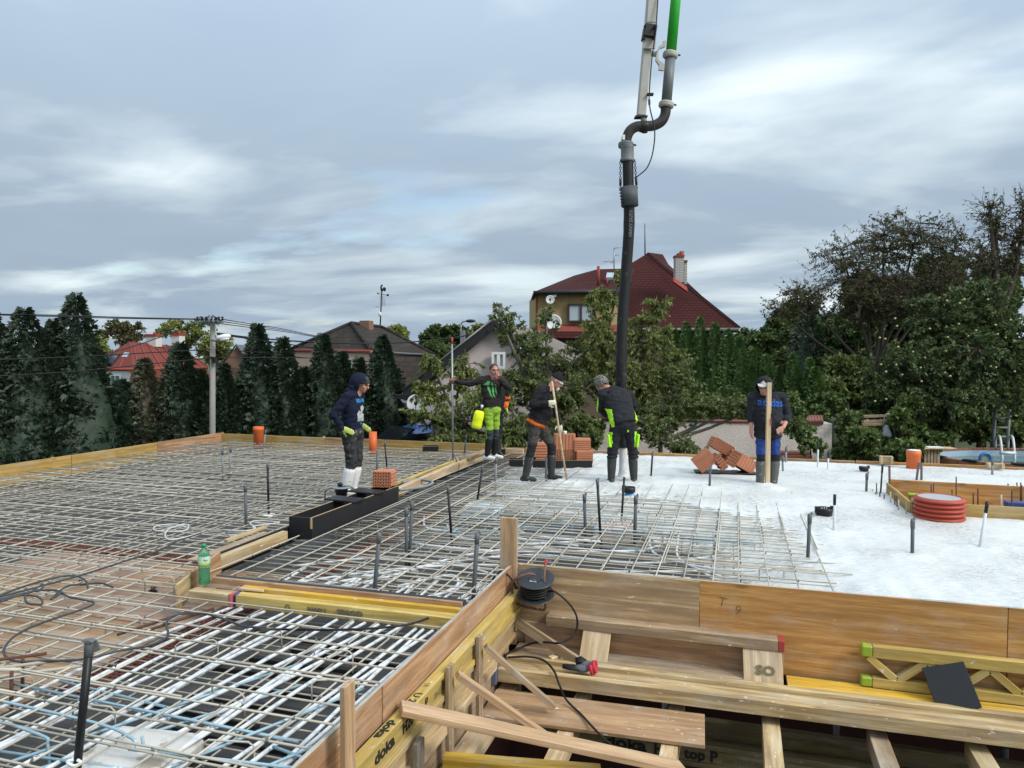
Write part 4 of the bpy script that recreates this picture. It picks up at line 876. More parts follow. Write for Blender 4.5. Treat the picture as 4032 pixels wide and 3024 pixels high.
# --- red roofed house
b = D(520, 1500, 46); h = thing('red_roof_house', 'white house with red sheet metal roof and solar panels behind the hedge', 'house', (b.x, b.y, -2.5))
Le, Ce, Re = D(318, 1452, 50), D(522, 1455, 44), D(818, 1448, 52); RL, RR = D(512, 1345, 51), D(692, 1362, 55); Bk = D(470, 1440, 58)
def down(p, z): return Vector((p.x, p.y, z))
one('wall', PLASTW, h, lambda q: (sheet(q, [Le.lerp(Ce, .12), Ce.lerp(Le, .03), down(Ce.lerp(Le, .03), -2.5), down(Le.lerp(Ce, .12), -2.5)], .3)))
one('wall', PLASTW, h, lambda q: (sheet(q, [Ce.lerp(Re, .03), Re.lerp(Ce, .06), down(Re.lerp(Ce, .06), -2.5), down(Ce.lerp(Re, .03), -2.5)], .3)))
rf = one('roof', REDMET, h, lambda q: (sheet(q, [Le, Ce, RL], .12), sheet(q, [Ce, Re, RR, RL], .12), sheet(q, [Re, D(760, 1440, 60), RR], .12)))
L2, R2 = D(500, 1572, 42.6), D(862, 1560, 51)
one('mansard', REDMET, h, lambda q: sheet(q, [Ce + Vector((0, 0, -.12)), Re + Vector((0, 0, -.12)), R2, L2], .12))
for k in range(7):       # standing seams
    a_ = (k + .5) / 7
    for lo, hi in ((Ce.lerp(Re, a_), RL.lerp(RR, a_)), (L2.lerp(R2, a_), Ce.lerp(Re, a_) + Vector((0, 0, -.15)))):
        q = MB(); q.tube([lo + Vector((0, 0, .03)) - FWD * .05, hi + Vector((0, 0, .03)) - FWD * .05], .045, 4); o = q.build('seam', M_('seam_red', (.22, .05, .035), .6) if k == 0 else bpy.data.materials['seam_red'], h)
for k in range(3):
    a_ = (k + .3) / 3; q = MB(); q.tube([Le.lerp(Ce, a_) - FWD * .06, RL - FWD * .06 + Vector((0, 0, -.1))], .045, 4); q.build('seam', bpy.data.materials['seam_red'], h)
one('eave', REDTRIM, h, lambda q: (q.tube([Le - FWD * .1, Ce - FWD * .12, Re - FWD * .1], .10, 6)))
SOL = M_('solar_collector_glass', (.04, .06, .10), .12, var=.3, scale=1)
for (a, b_, c, d_) in [((368, 1437), (402, 1437), (428, 1396), (398, 1394)), ((410, 1437), (440, 1437), (472, 1396), (440, 1394))]:
    pts = []
    for (u, v) in (a, b_, c, d_):        # lie on the left roof plane
        n = (Ce - Le).cross(RL - Le); r_ = ray(u, v); k = (Le - CP).dot(n) / r_.dot(n); pts.append(CP + r_ * (k * .995))
    q = MB(); sheet(q, pts, .1); s_ = q.build('solar_panel', SOL, h)
    q = MB()
    for i in range(4): q.tube([pts[i] - FWD * .05, pts[(i + 1) % 4] - FWD * .05], .05, 4)
    o = q.build('frame', DARKT, h); o.parent = s_; o.location = (0, 0, 0)
pts = []
for (u, v) in ((478, 1405), (496, 1405), (508, 1388), (490, 1387)):
    n = (Ce - Le).cross(RL - Le); r_ = ray(u, v); k = (Le - CP).dot(n) / r_.dot(n); pts.append(CP + r_ * (k * .995))
quad3('skylight', GLASSL, h, pts, .12)
for (u, v, hh, ww) in ((606, 1352, .75, .9), (702, 1362, 1.0, .7)):
    p = D(u, v + 8, 52.5); q = MB(); q.box(p + Vector((0, 0, hh / 2 - .1)), (ww, .6, hh), 0); c_ = q.build('chimney', CHIMW, h)
    q = MB(); q.box(p + Vector((0, 0, hh - .02)), (ww * 1.15, .75, .16), 0); q.tube([p + Vector((.1, 0, hh)), p + Vector((.1, 0, hh + .2))], .12, 8); o = q.build('cap', REDTRIM, h); o.parent = c_; o.location = (0, 0, 0)
wl_, wr_ = Le.lerp(Ce, .62), Le.lerp(Ce, .80)
window(h, [down(wl_, wl_.z - 1.75) - FWD * .06, down(wr_, wr_.z - 1.75) - FWD * .06, down(wr_, wr_.z - .35) - FWD * .06, down(wl_, wl_.z - .35) - FWD * .06], FRMW, GLASS)
# --- dark gabled house
b = D(1000, 1500, 58); h = thing('dark_gabled_house', 'dark house with grey roof half hidden by conifers', 'house', (b.x, b.y, -2.5))
A, Bk, El, Er = D(932, 1357, 57), D(1095, 1362, 62), D(868, 1445, 56.5), D(1160, 1450, 60)
one('roof', GRSHEET, h, lambda q: (sheet(q, [A, Bk, D(1190, 1440, 60), D(1005, 1450, 55.5)], .15)))
one('wall', M_('brown_gable', (.12, .07, .05), .9), h, lambda q: sheet(q, [A + Vector((0, 0, -.1)), El, down(El, -2.5), down(D(1000, 1450, 55.8), -2.5), D(1000, 1450, 55.8)], .2))
one('verge', GUT, h, lambda q: q.tube([El - FWD * .1, A - FWD * .1, D(1005, 1450, 55.4)], .08, 5))
for u in (995, 1035): one('antenna', BLACKM, h, lambda q: (q.tube([D(u, 1362, 60), D(u, 1285, 60)], .025, 4), q.tube([D(u - 8, 1290, 60), D(u + 25, 1283, 60)], .02, 4)))
# --- brown roofed house
b = D(1450, 1500, 40); h = thing('brown_roof_house', 'salmon pink house with steep dark shingle roof and brick chimney', 'house', (b.x, b.y, -2.3))
Le, Ce, Re = D(1140, 1380, 44), D(1462, 1384, 38), D(1712, 1400, 45); RL, RR = D(1384, 1275, 44), D(1502, 1290, 48)
one('wall', PLASTP, h, lambda q: sheet(q, [Le.lerp(Ce, .06), Ce, down(Ce, -2.3), down(Le.lerp(Ce, .06), -2.3)], .3))
one('roof', BRTILE, h, lambda q: (sheet(q, [Le, Ce, RL], .15), sheet(q, [Ce, Re, RR, RL], .15), sheet(q, [Re, D(1600, 1390, 55), RR], .15)))
one('mansard', BRTILE, h, lambda q: sheet(q, [Ce + Vector((0, 0, -.1)), Re + Vector((0, 0, -.1)), D(1735, 1640, 44), D(1560, 1640, 37)], .15))
one('eave', REDTRIM, h, lambda q: q.tube([Le - FWD * .1, Ce - FWD * .12, D(1480, 1440, 37.6)], .09, 6))
one('gutter', GUT, h, lambda q: q.tube([Ce - FWD * .12, Re - FWD * .1], .07, 6))
CHB = M_('old_brick_chimney', (.22, .13, .09), .9, var=.35, scale=6)
p = D(1443, 1290, 45); q = MB(); q.box(p + Vector((0, 0, .05)), (.65, .6, .75)); c_ = q.build('chimney', CHB, h)
one('ridge_tiles', BRTILE, h, lambda q: (q.tube([RL + Vector((0, 0, .04)), RR + Vector((0, 0, .04))], .13, 6), q.tube([RL + Vector((0, 0, .04)), Ce + Vector((0, 0, .05))], .13, 6), q.tube([RL + Vector((0, 0, .04)), Le + Vector((0, 0, .05))], .12, 6), q.tube([RR + Vector((0, 0, .04)), Re + Vector((0, 0, .05))], .12, 6)))
for (a, b_) in ((.36, .46), (.70, .80)):
    wl_, wr_ = Le.lerp(Ce, a), Le.lerp(Ce, b_)
    window(h, [down(wl_, wl_.z - 1.35) - FWD * .05, down(wr_, wr_.z - 1.35) - FWD * .05, down(wr_, wr_.z - .4) - FWD * .05, down(wl_, wl_.z - .4) - FWD * .05], FRMW, GLASS)
# weather vane with aerials
b = RR.lerp(RL, .05); vn = thing('weather_vane', 'black rooster weather vane and aerials on the ridge of the brown roof', 'weather vane', b)
top = D(1503, 1150, 47.8); s_ = 47.8 / FPX
one('mast', BLACKM, vn, lambda q: q.tube([b - Vector((0, 0, .1)), top], .045, 6))
def rooster(q):
    c = D(1503, 1140, 47.8); P = [(-2, 10), (2, 10), (6, 3), (10, 8), (15, 5), (17, -3), (13, -9), (7, -9), (3, -3), (0, -6), (1, -13), (5, -17), (2, -20), (-1, -19), (-5, -14), (-6, -6), (-5, 2)]
    q.prism([c + RGT * (x * s_) - Vector((0, 0, y * s_)) for x, y in P], FWD * .05)
one('rooster', BLACKM, vn, rooster)
one('arrow', BLACKM, vn, lambda q: (q.tube([D(1484, 1155, 47.8), D(1529, 1163, 47.8)], .025, 4), q.ell(D(1527, 1162, 47.8), (.08, .08, .08)), q.tube([D(1490, 1151, 47.8), D(1484, 1155, 47.8), D(1491, 1160, 47.8)], .02, 4)))
def grid_ant(q):
    for k in range(7): z_ = 1168 + k * 5.5; q.tube([D(1506, z_, 47.8), D(1516, z_ + 1, 47.7)], .012, 3)
    q.tube([D(1506, 1166, 47.8), D(1506, 1203, 47.8)], .012, 3); q.tube([D(1516, 1166, 47.7), D(1516, 1204, 47.7)], .012, 3)
    for k in range(6): z_ = 1166 + k * 6; q.tube([D(1494, z_, 47.8), D(1500, z_, 47.8)], .01, 3)
    q.tube([D(1478, 1209, 47.8), D(1500, 1208, 47.8)], .025, 4)
one('aerial', STEEL, vn, grid_ant)
one('dish', WHITEP, vn, lambda q: q.ell(D(1496, 1237, 47.7), (.12, .06, .16)))
# --- pale pink gabled house
b = D(1900, 1600, 21); h = thing('pink_gabled_house', 'pale pink gabled house with dark verge behind the cherry tree', 'house', (b.x, b.y, -2.0))
A = D(1946, 1272, 20.2); V1 = D(1588, 1556, 20.2); Df = D(2200, 1470, 20.5); Bk = D(2110, 1303, 27); Cb = D(2330, 1410, 28.2)
one('wall', PLASTL, h, lambda q: sheet(q, [A + FWD * .25 - Vector((0, 0, .12)), V1 + FWD * .25 + RGT * .4, down(V1 + FWD * .25 + RGT * .4, -2.2), down(Df + FWD * .25 - RGT * .2, -2.2), Df + FWD * .25 - RGT * .2], .3))
one('roof', CORR, h, lambda q: sheet(q, [A, Bk, Cb, Df], .08))
nrm = (Bk - A).cross(Df - A).normalized(); nrm = nrm if nrm.dot(CP - A) > 0 else -nrm
def ribs(q):
    for k in range(34): q.tube([A.lerp(Bk, (k + .5) / 34) + nrm * .02, Df.lerp(Cb, (k + .5) / 34) + nrm * .02], .045, 4, caps=False)
tag(one('corrugation', CORR, h, ribs), kind='stuff')
one('far_roof_side', CORR, h, lambda q: sheet(q, [A, V1, V1 + FWD * 8 + RGT * 2, Bk], .08))
one('verge', DARKT, h, lambda q: (sheet(q, [A + Vector((0, 0, .12)) - FWD * .12, V1 + Vector((0, 0, .12)) - FWD * .12, V1 - Vector((0, 0, .12)) - FWD * .12, A - Vector((0, 0, .18)) - FWD * .12], .3), sheet(q, [A + Vector((0, 0, .1)) - FWD * .1, Df + Vector((0, 0, .1)) - FWD * .1, Df - Vector((0, 0, .05)) - FWD * .1, A - Vector((0, 0, .05)) - FWD * .1], .15)))
one('verge_trim', GUT, h, lambda q: q.tube([A + Vector((0, 0, .14)) - FWD * .13, V1 + Vector((0, 0, .14)) - FWD * .13], .04, 4))
one('gutter', WHITEP, h, lambda q: (q.tube(bez([D(1580, 1566, 20.0), D(1590, 1580, 20.0), D(1612, 1585, 20.0), D(1622, 1592, 20.0)], 4), .05, 6)))
one('eave_box', DARKT, h, lambda q: q.box(D(1595, 1562, 20.0), (.55, .2, .12), 0))
window(h, [D(1936, 1452, 20.33), D(1990, 1452, 20.33), D(1990, 1386, 20.33), D(1936, 1386, 20.33)], FRMW, GLASSL, bars=1)
def dish(parent, u, v, dep, r, arm=True, name='dish'):
    c = D(u, v, dep); n = (CP - c); n.z += 1.5; n = n.normalized(); Mx = n.to_track_quat('Z', 'Y').to_matrix()
    q = MB(); q.lathe([(r * f_, r * .22 * f_ * f_) for f_ in (0.02, .3, .6, .85, 1)] + [(r * .98, r * .22 - .02), (.02, -.02)], 20, c, 0, True, Mx); q.tube([c - n * .05, c - n * .25 + Vector((0, 0, -.2))], .025, 5)
    o = q.build(name, WHITEP, parent)
    q = MB(); q.tube([c + Mx @ Vector((0, -r * .9, r * .1)), c + n * r * .9], .012, 4); q.ell(c + n * r * .9, (.05, .05, .06)); k = q.build('receiver', DARKT, parent); k.parent = o; k.location = (0, 0, 0)
    return o
ds = thing('satellite_dish', 'white satellite dish on the corner of the pink gabled house', 'satellite dish', D(1637, 1600, 19.8)); dish(ds, 1637, 1590, 19.6, .25)
# --- big house
b = D(2540, 1400, 38); h = thing('large_house', 'large ochre house with steep dark red shingle roof behind the hose', 'house', (b.x, b.y, -1.5))
Ap, Rr = D(2540, 1003, 41), D(2905, 1298, 36.5); Ll = D(2085, 1300, 36.0)
one('roof', RBTILE, h, lambda q: (sheet(q, [Ap, Rr, Ll, D(2230, 1190, 38)], .2), sheet(q, [Ap, Rr, D(2760, 1290, 47), D(2600, 1010, 46)], .2)))
one('wall', M_('brown_ground_floor', (.13, .10, .075), .9, var=.2), h, lambda q: sheet(q, [Ll + FWD * .7 + RGT * .8, Rr + FWD * .7 - RGT * .5, down(Rr + FWD * .7 - RGT * .5, -1.8), down(Ll + FWD * .7 + RGT * .8, -1.8)], .3))
one('gutter', GUT, h, lambda q: q.tube([Ll - FWD * .1, Rr - FWD * .1], .09, 6))
W0, W1 = D(2116, 1152, 33.5), D(2440, 1146, 33.9); zb_ = D(2116, 1290, 33.5).z
up_ = one('upper_wall', PLASTO, h, lambda q: (sheet(q, [W0, W1, down(W1, zb_), down(W0, zb_)], .3), sheet(q, [W0, W0 + FWD * 5 + RGT * -.25, down(W0 + FWD * 5 - RGT * .25, zb_ - .5), down(W0, zb_ - .5)], .3)))
one('corner_trim', REDTRIM, h, lambda q: q.box((W0 + down(W0, zb_ - .2)) / 2 - RGT * .03, (.08, .1, W0.z - zb_ + .3)))
E0, E1 = D(2100, 1150, 33.0), D(2470, 1142, 33.4); Rg0, Rg1 = D(2352, 1060, 37.5), D(2500, 1056, 38.5)
md = E0.lerp(Rg0, .55) - Vector((0, 0, .16))
one('wing_roof', RBTILE, h, lambda q: (sheet(q, [E0, E1, E1.lerp(Rg1, .55) - Vector((0, 0, .16)), md], .12), sheet(q, [md, E1.lerp(Rg1, .55) - Vector((0, 0, .16)), Rg1, Rg0], .12), sheet(q, [E0, md, Rg0, D(2260, 1085, 42), E0 + FWD * 6], .12)))
one('wing_gutter', DARKT, h, lambda q: q.tube([E0 - FWD * .08 - Vector((0, 0, .05)), E1 - FWD * .08 - Vector((0, 0, .05))], .10, 6))
one('skirt_roof', M_('faded_red_sheet', (.20, .055, .045), .7, spec=.1), h, lambda q: sheet(q, [down(W0, zb_ + .15) - FWD * .1, down(W1, zb_ + .15) - FWD * .1, down(W1, zb_ - .22) - FWD * .5, down(W0, zb_ - .22) - FWD * .5], .1))
one('skirt_shingles', RBTILE, h, lambda q: sheet(q, [down(W0, zb_ - .18) - FWD * .48, down(W1, zb_ - .18) - FWD * .48, down(W1, zb_ - .5) - FWD * .8, down(W0, zb_ - .5) - FWD * .8], .1))
window(h, [D(2236, 1268, 33.45), D(2338, 1268, 33.5), D(2338, 1196, 33.5), D(2236, 1196, 33.45)], FRMB, GLASSL, bars=1)
window(h, [D(2515, 1345, 36.9), D(2585, 1345, 36.9), D(2585, 1312, 36.9), D(2515, 1312, 36.9)], FRMW, GLASSL, bars=1)
BRW = roofmat('white_brick_chimney', (.52, .50, .47), .25, .085, .4, .9)
def chim(u0, u1, v0, v1, dep, cap=True):
    a, b_ = D(u0, v0, dep), D(u1, v1, dep); c = (a + b_) / 2; ww = (b_ - a).dot(RGT); hh = a.z - b_.z
    Mx = Matrix.Rotation(TH, 3, 'Z'); q = MB(); q.box(c, (ww, .5, hh), 0, Mx); o = q.build('chimney', BRW, h)
    q = MB(); q.box((c.x, c.y, a.z + .04), (ww * 1.12, .6, .1), 0, Mx); k = q.build('cap', REDTRIM, h); k.parent = o; k.location = (0, 0, 0)
    return o, a
chim(2656, 2688, 1014, 1112, 37.5); chim(2690, 2701, 1034, 1120, 37.7)
for (u, v0, v1, r) in ((2684, 990, 1030, .12), (2671, 998, 1014, .09)): one('flue', REDTRIM if u == 2684 else DARKT, h, lambda q: q.tube([D(u, v1, 37.4), D(u, v0, 37.4)], r, 8))
one('flashing', REDTRIM, h, lambda q: sheet(q, [D(2652, 1090, 37.2), D(2705, 1130, 37.2), D(2708, 1148, 37.0), D(2652, 1108, 37.0)], .1))
for (u, v0, v1) in ((2356, 1048, 1128), (2391, 1095, 1126)): one('vent_pipe', REDTRIM, h, lambda q: q.tube([D(u, v1, 34.6), D(u, v0, 34.6)], .07 if u < 2380 else .05, 8))
one('skylight', GLASSL, h, lambda q: sheet(q, [D(2386, 1092, 35.0), D(2414, 1092, 35.0), D(2418, 1073, 35.9), D(2390, 1073, 35.9)], .15))
one('lightning_rod', BLACKM, h, lambda q: q.tube([Ap, D(2539, 880, 41)], [.04, .02], 5))
def ant2(q):
    q.tube([D(2418, 1058, 37.5), D(2418, 976, 37.5)], .03, 5); q.tube([D(2416, 978, 37.5), D(2448, 974, 37.3)], .02, 4); q.tube([D(2376, 1031, 37.5), D(2420, 1028, 37.5)], .02, 4)
    for k in range(6): q.tube([D(2404 + k * 3, 1018, 37.5), D(2404 + k * 3, 1037, 37.5)], .008, 3)
    for k in range(3): q.tube([D(2424 + k * 5, 1001, 37.5), D(2424 + k * 5, 1008, 37.5)], .01, 3)
    q.tube([D(2418, 1004, 37.5), D(2438, 1004, 37.5)], .012, 3)
one('aerial', STEEL, h, ant2)
one('cable', DARKT, h, lambda q: q.tube(bez([D(2545, 1006, 40.8), D(2600, 1040, 40), D(2720, 1140, 38), D(2860, 1250, 36.5)], 5), .02, 4))
ds = thing('satellite_dish', 'small round white dish on the upper wall of the large house', 'satellite dish', D(2166, 1190, 33)); dish(ds, 2166, 1180, 33, .20)
one('bracket', WHITEP, ds, lambda q: q.box(D(2181, 1158, 33.1), (.22, .1, .26)))
ds = thing('satellite_dish', 'large white dish below the upper wall of the large house', 'satellite dish', D(2180, 1290, 32.5)); dish(ds, 2180, 1270, 32.5, .36)
# --- roughcast wall with tiled coping
b = D(2800, 1750, 20.5); wl2 = thing('roughcast_wall', 'low grey pink roughcast wall with red coping behind the concrete', 'wall', (b.x, b.y, -2.2))
t = NT('rough_pinkish_render'); p = t.pos(); n_ = t.noise(p, 26, 6, .75); t.base(t.mix(t.mr(t.noise(p, 1.2, 4), .3, .7, 0, .6), (.72, .63, .575), (.58, .51, .47))); t.rough(.95); t.bump(n_, 1.0, .05); RC = t.m
A0, A1 = D(2330, 1652, 20.6), D(3240, 1668, 20.2)
one('wall', RC, wl2, lambda q: (sheet(q, [A0, A1, down(A1, -2.4), down(A0, -2.4)], .3), sheet(q, [A1, A1 + FWD * 2.2 + RGT * .25, down(A1 + FWD * 2.2 + RGT * .25, -2.4), down(A1, -2.4)], .25)))
one('coping', M_('red_coping', (.17, .06, .045), .8, var=.3), wl2, lambda q: q.tube([A0 + Vector((0, 0, .02)), A1 + Vector((0, 0, .02))], .05, 6))
TIL = M_('clay_ridge_tiles', (.19, .08, .06), .8, var=.4, scale=9)
for k in range(6):
    p0 = D(3178 + k * 11.5, 1664, 20.1); q = MB(); q.tube([p0, D(3174 + k * 11.5, 1640, 20.9)], .055, 6); q.build('tile', TIL, wl2)
one('plinth', M_('dark_plinth', (.03, .03, .032), .8), wl2, lambda q: sheet(q, [D(2900, 1800, 20.15), D(3060, 1802, 20.1), D(3060, 1830, 20.1), D(2900, 1828, 20.15)], .1))
fb = thing('flower_box', 'long brown window box at the foot of the roughcast wall', 'flower box', D(3100, 1815, 19.6))
for k in range(3): one('slat', M_('brown_box', (.16, .06, .04), .6) if k == 0 else bpy.data.materials['brown_box'], fb, lambda q: q.box(D(3110, 1782 + k * 14, 19.7), (1.05, .25, .085), 0, Matrix.Rotation(TH, 3, 'Z'), .01))
# --- blue car, only its roof and windows show over the boards
b = D(1590, 1720, 19.3); gzc = -1.45; car = thing('blue_car', 'blue van-like car parked behind the far boards by the hedge', 'car', (b.x, b.y, gzc))
CARB = M_('blue_car_paint', (.035, .085, .25), .22, var=.06, scale=2, spec=.7); CARG = M_('car_glass', (.012, .014, .017), .08); TYR = M_('tyre', (.015, .015, .015), .8)
cx = RGT * .80 + FWD * .60; cx.normalize(); cy = Vector((-cx.y, cx.x, 0)); Mc = Matrix((cx, cy, Vector((0, 0, 1)))).transposed(); c0 = D(1590, 1720, 19.3); c0.z = gzc
def carp(x, y, z): return c0 + Mc @ Vector((x, y, z))
SEC = [(-2.05, .35, .62), (-1.95, .70, .78), (-1.2, .92, .82), (-.75, 1.0, .83), (.1, 1.5, .70), (.5, 1.6, .68), (1.5, 1.6, .68), (1.95, 1.5, .66), (2.05, .95, .80), (2.07, .4, .78)]
def carbody(q):
    vs = []; n = 12
    for (x, z, wd) in SEC:
        for k in range(n):
            f_ = k / (n - 1); a = math.pi * f_; yy = -math.cos(a); yy = math.copysign(abs(yy) ** .35, yy) * (.84 if z < 1.0 else .84 - .16 * math.sin(a)); zz_ = .35 + (z - .35) * (math.sin(a) ** .28 if 0 < f_ < 1 else 0)
            vs.append(carp(x, yy * wd / .84 if False else yy, zz_))
    q.add(vs, [(i * n + j, i * n + j + 1, (i + 1) * n + j + 1, (i + 1) * n + j) for i in range(len(SEC) - 1) for j in range(n - 1)], 0, True)
    q.box(carp(0, 0, .33), (4.0, 1.6, .2), 0, Mc)
one('body', CARB, car, carbody)
for (xa, xb) in ((-.35, .45), (.52, 1.2), (1.27, 1.85)): one('side_window', CARG, car, lambda q: q.prism([carp(xa - (.28 if xa < 0 else 0), -.86, 1.0), carp(xb, -.86, 1.0), carp(xb, -.80, 1.42), carp(xa + .05, -.80, 1.42)], cy * .06))
one('windscreen', CARG, car, lambda q: q.prism([carp(-.74, -.66, 1.04), carp(-.74, .66, 1.04), carp(.02, .58, 1.50), carp(.02, -.58, 1.50)], Vector((0, 0, .04)) - cx * .04))
one('roof_rail', DARKT, car, lambda q: q.tube([carp(.1, -.62, 1.6), carp(1.8, -.62, 1.64)], .02, 5))
for x in (-1.3, 1.3):
    for s_ in (-1, 1): one('wheel', TYR, car, lambda q: q.tube([carp(x, s_ * .62, .31), carp(x, s_ * .86, .31)], .31, 16))
one('mirror', CARB, car, lambda q: q.ell(carp(-.45, -1.0, 1.02), (.1, .08, .08), 0, 8, 6))
for s_ in (-.6, .6): one('headlight', GLASSL, car, lambda q: q.ell(carp(-1.93, s_, .68), (.1, .16, .08), 0, 8, 6))
# --- utility pole and lamp
pd = 18.0; b = D(828, 1760, pd); pz = -2.9
up_ = thing('utility_pole', 'concrete utility pole with crossarm before the left conifers', 'utility pole', (b.x, b.y, pz)); pt_ = D(838, 1262, pd)
POLE = M_('pole_concrete', (.25, .235, .215), .9, var=.15, scale=5, bump=.3)
pb = Vector((b.x, b.y, pz)); one('post', POLE, up_, lambda q: q.tube([pb, pt_], [.088, .062], 10))
one('crossarm', STEEL, up_, lambda q: (q.box(D(828, 1270, pd - .15), (.63, .06, .07), 0, Matrix.Rotation(TH, 3, 'Z')), q.box(D(828, 1262, pd + .1), (.6, .05, .05), 0, Matrix.Rotation(TH, 3, 'Z'))))
for k, u in enumerate((778, 795, 812, 848, 862, 876)): one('insulator', DARKT, up_, lambda q: q.lathe([(.02, 0), (.035, .02), (.02, .05), (.035, .08), (.015, .1)], 8, D(u, 1262, pd - .15)))
def loops(q):
    for k in range(9):
        u = 782 + k * 9 + 4 * math.sin(k * 3); q.tube(bez([D(u, 1262, pd - .2), D(u + 8, 1246 + 6 * math.sin(k), pd - .25), D(u + 18, 1262, pd - .22), D(u + 10, 1280 + 5 * math.cos(k * 2), pd - .25), D(u, 1268, pd - .2)], 4), .009, 4)
one('jumper_wire', BLACKM, up_, loops)
one('bracket', DARKT, up_, lambda q: q.box(D(834, 1408, pd - .1), (.12, .1, .05))); one('meter_box', DARKT, up_, lambda q: q.box(D(846, 1420, pd - .1), (.09, .1, .12)))
sl_ = thing('street_lamp', 'white street lamp head on the concrete pole', 'street lamp', D(850, 1342, pd - .15))
one('arm', STEEL, sl_, lambda q: q.tube([D(832, 1340, pd - .1), D(862, 1342, pd - .2)], .03, 6))
one('lamp_head', WHITEP, sl_, lambda q: q.ell(D(880, 1328, pd - .25), (.19, .09, .075), 0, 14, 8, Matrix.Rotation(TH, 3, 'Z') @ Matrix.Rotation(-.2, 3, 'Y')))
one('lens', M_('lamp_lens', (.5, .5, .5), .2), sl_, lambda q: q.ell(D(884, 1337, pd - .28), (.13, .07, .05), 0, 12, 6, Matrix.Rotation(TH, 3, 'Z') @ Matrix.Rotation(-.2, 3, 'Y')))
b = D(1815, 1400, 58); sl2 = thing('street_lamp', 'grey far street lamp with curved arm above the pink gable', 'street lamp', (b.x, b.y, -1.5))
one('post', STEEL, sl2, lambda q: (q.tube(bez([Vector((b.x, b.y, -1.5)), D(1815, 1310, 58), D(1816, 1278, 58), D(1824, 1266, 58), D(1848, 1264, 58)], 5), .07, 7), q.box(D(1822, 1340, 58), (.35, .25, 1.6))))
one('lamp_head', DARKT, sl2, lambda q: q.ell(D(1853, 1264, 58), (.42, .2, .14), 0, 10, 6, Matrix.Rotation(TH, 3, 'Z')))
def wire(label, pts, r=.011, n=10, group='overhead wires'):
    q = MB(); q.tube(bez(pts, n), r, 5); tag(q.build('overhead_wire', BLACKM), label, 'wire', group)
wire('upper thin overhead wire from the left edge to the crossarm', [D(-60, 1236, 15.5), D(250, 1242, 16.2), D(500, 1250, 17), D(778, 1256, pd - .15)], .013)
wire('second overhead wire just under the upper one at the left', [D(-60, 1239, 15.6), D(250, 1247, 16.3), D(500, 1254, 17), D(795, 1258, pd - .15)], .011)
wire('thick service cable rising steeply to the crossarm over the red roof', [D(360, 1412, 30), D(520, 1365, 24), D(680, 1310, 20), D(775, 1275, pd)], .016)
wire('upper slack cable crossing before the solar panels to the pole', [D(-60, 1418, 13), D(300, 1405, 14.5), D(600, 1388, 16.5), D(828, 1376, pd - .2)], .012)
wire('lower slack cable crossing the conifers to the pole', [D(-60, 1484, 13), D(300, 1462, 14.5), D(600, 1432, 16.5), D(832, 1410, pd - .2)], .012)
for k in range(3): wire(['upper', 'middle', 'lower'][k] + ' wire of the trio descending right from the crossarm', [D(876, 1257 + k * 9, pd), D(1000, 1277 + k * 7, 21), D(1120, 1296 + k * 5, 25), D(1260, 1326 + k * 2, 31)], .012)
wire('thick twisted cable sagging right from the lamp to the gable house', [D(855, 1312, pd), D(1000, 1330, 20), D(1250, 1348, 22), D(1500, 1352, 24), D(1750, 1335, 26), D(1925, 1302, 20.0)], .022)
wire('second sagging cable crossing before the brown roof', [D(855, 1316, pd), D(1100, 1350, 20), D(1300, 1378, 22), D(1480, 1392, 24), D(1700, 1398, 28)], .016)
wire('low cable crossing before the pink wall from the pole', [D(848, 1376, pd), D(1000, 1386, 19), D(1200, 1408, 21), D(1400, 1424, 23), D(1560, 1418, 26)], .012)
wire('lowest cable running right from the pole to the pink wall', [D(848, 1408, pd), D(1100, 1408, 19), D(1300, 1412, 21), D(1470, 1424, 23)], .012)
wire('short drop wire falling right of the pole box', [D(850, 1425, pd), D(880, 1445, 17.9), D(930, 1465, 17.9)], .008)
# --- pool
pc = D(4030, 1800, 19.1); pc.z = -.7; prx, pry = 2.25, 1.62
pl = thing('garden_pool', 'round pool with brick coloured rim and pale blue liner', 'pool', (pc.x, pc.y, -2.1))
RIM = M_('brick_print_rim', (.30, .13, .075), .7, var=.4, scale=6); LIN = M_('pale_blue_liner', (.36, .47, .56), .5, var=.06); 
t = NT('pool_water'); t.base((.12, .22, .22)); t.rough(.05); t.b.inputs['Transmission Weight'].default_value = .35; t.b.inputs['IOR'].default_value = 1.33; t.bump(t.noise(t.pos(), 3, 2), .05, .02); WAT = t.m
Mp = Matrix.Rotation(TH, 3, 'Z'); zr = -.69
def ring(a, rx, ry, z): return pc + Mp @ Vector((rx * math.cos(a), ry * math.sin(a), 0)) + Vector((0, 0, z - pc.z))
NSEG = 44
for k in range(NSEG):
    a0, a1 = 2 * math.pi * k / NSEG, 2 * math.pi * (k + .94) / NSEG; q = MB()
    vs = [ring(a, prx + e_, pry + e_, z) for a in (a0, a1) for (e_, z) in ((0, zr - .02), (0, zr + .03), (.14, zr + .03), (.14, zr - .1))]
    q.add(vs, [(0, 1, 5, 4), (1, 2, 6, 5), (2, 3, 7, 6), (3, 0, 4, 7), (0, 3, 2, 1), (4, 5, 6, 7)]); q.build('rim_segment', RIM, pl)
for k in range(NSEG):
    a0, a1 = 2 * math.pi * k / NSEG, 2 * math.pi * (k + .96) / NSEG; q = MB()
    vs = [ring(a, prx + e_, pry + e_, z) for a in (a0, a1) for (e_, z) in ((.03, -2.1), (.03, zr - .03), (.10, zr - .06), (.10, -2.1))]
    q.add(vs, [(0, 1, 5, 4), (1, 2, 6, 5), (2, 3, 7, 6), (3, 0, 4, 7), (0, 3, 2, 1), (4, 5, 6, 7)]); q.build('wall_panel', RIM, pl)
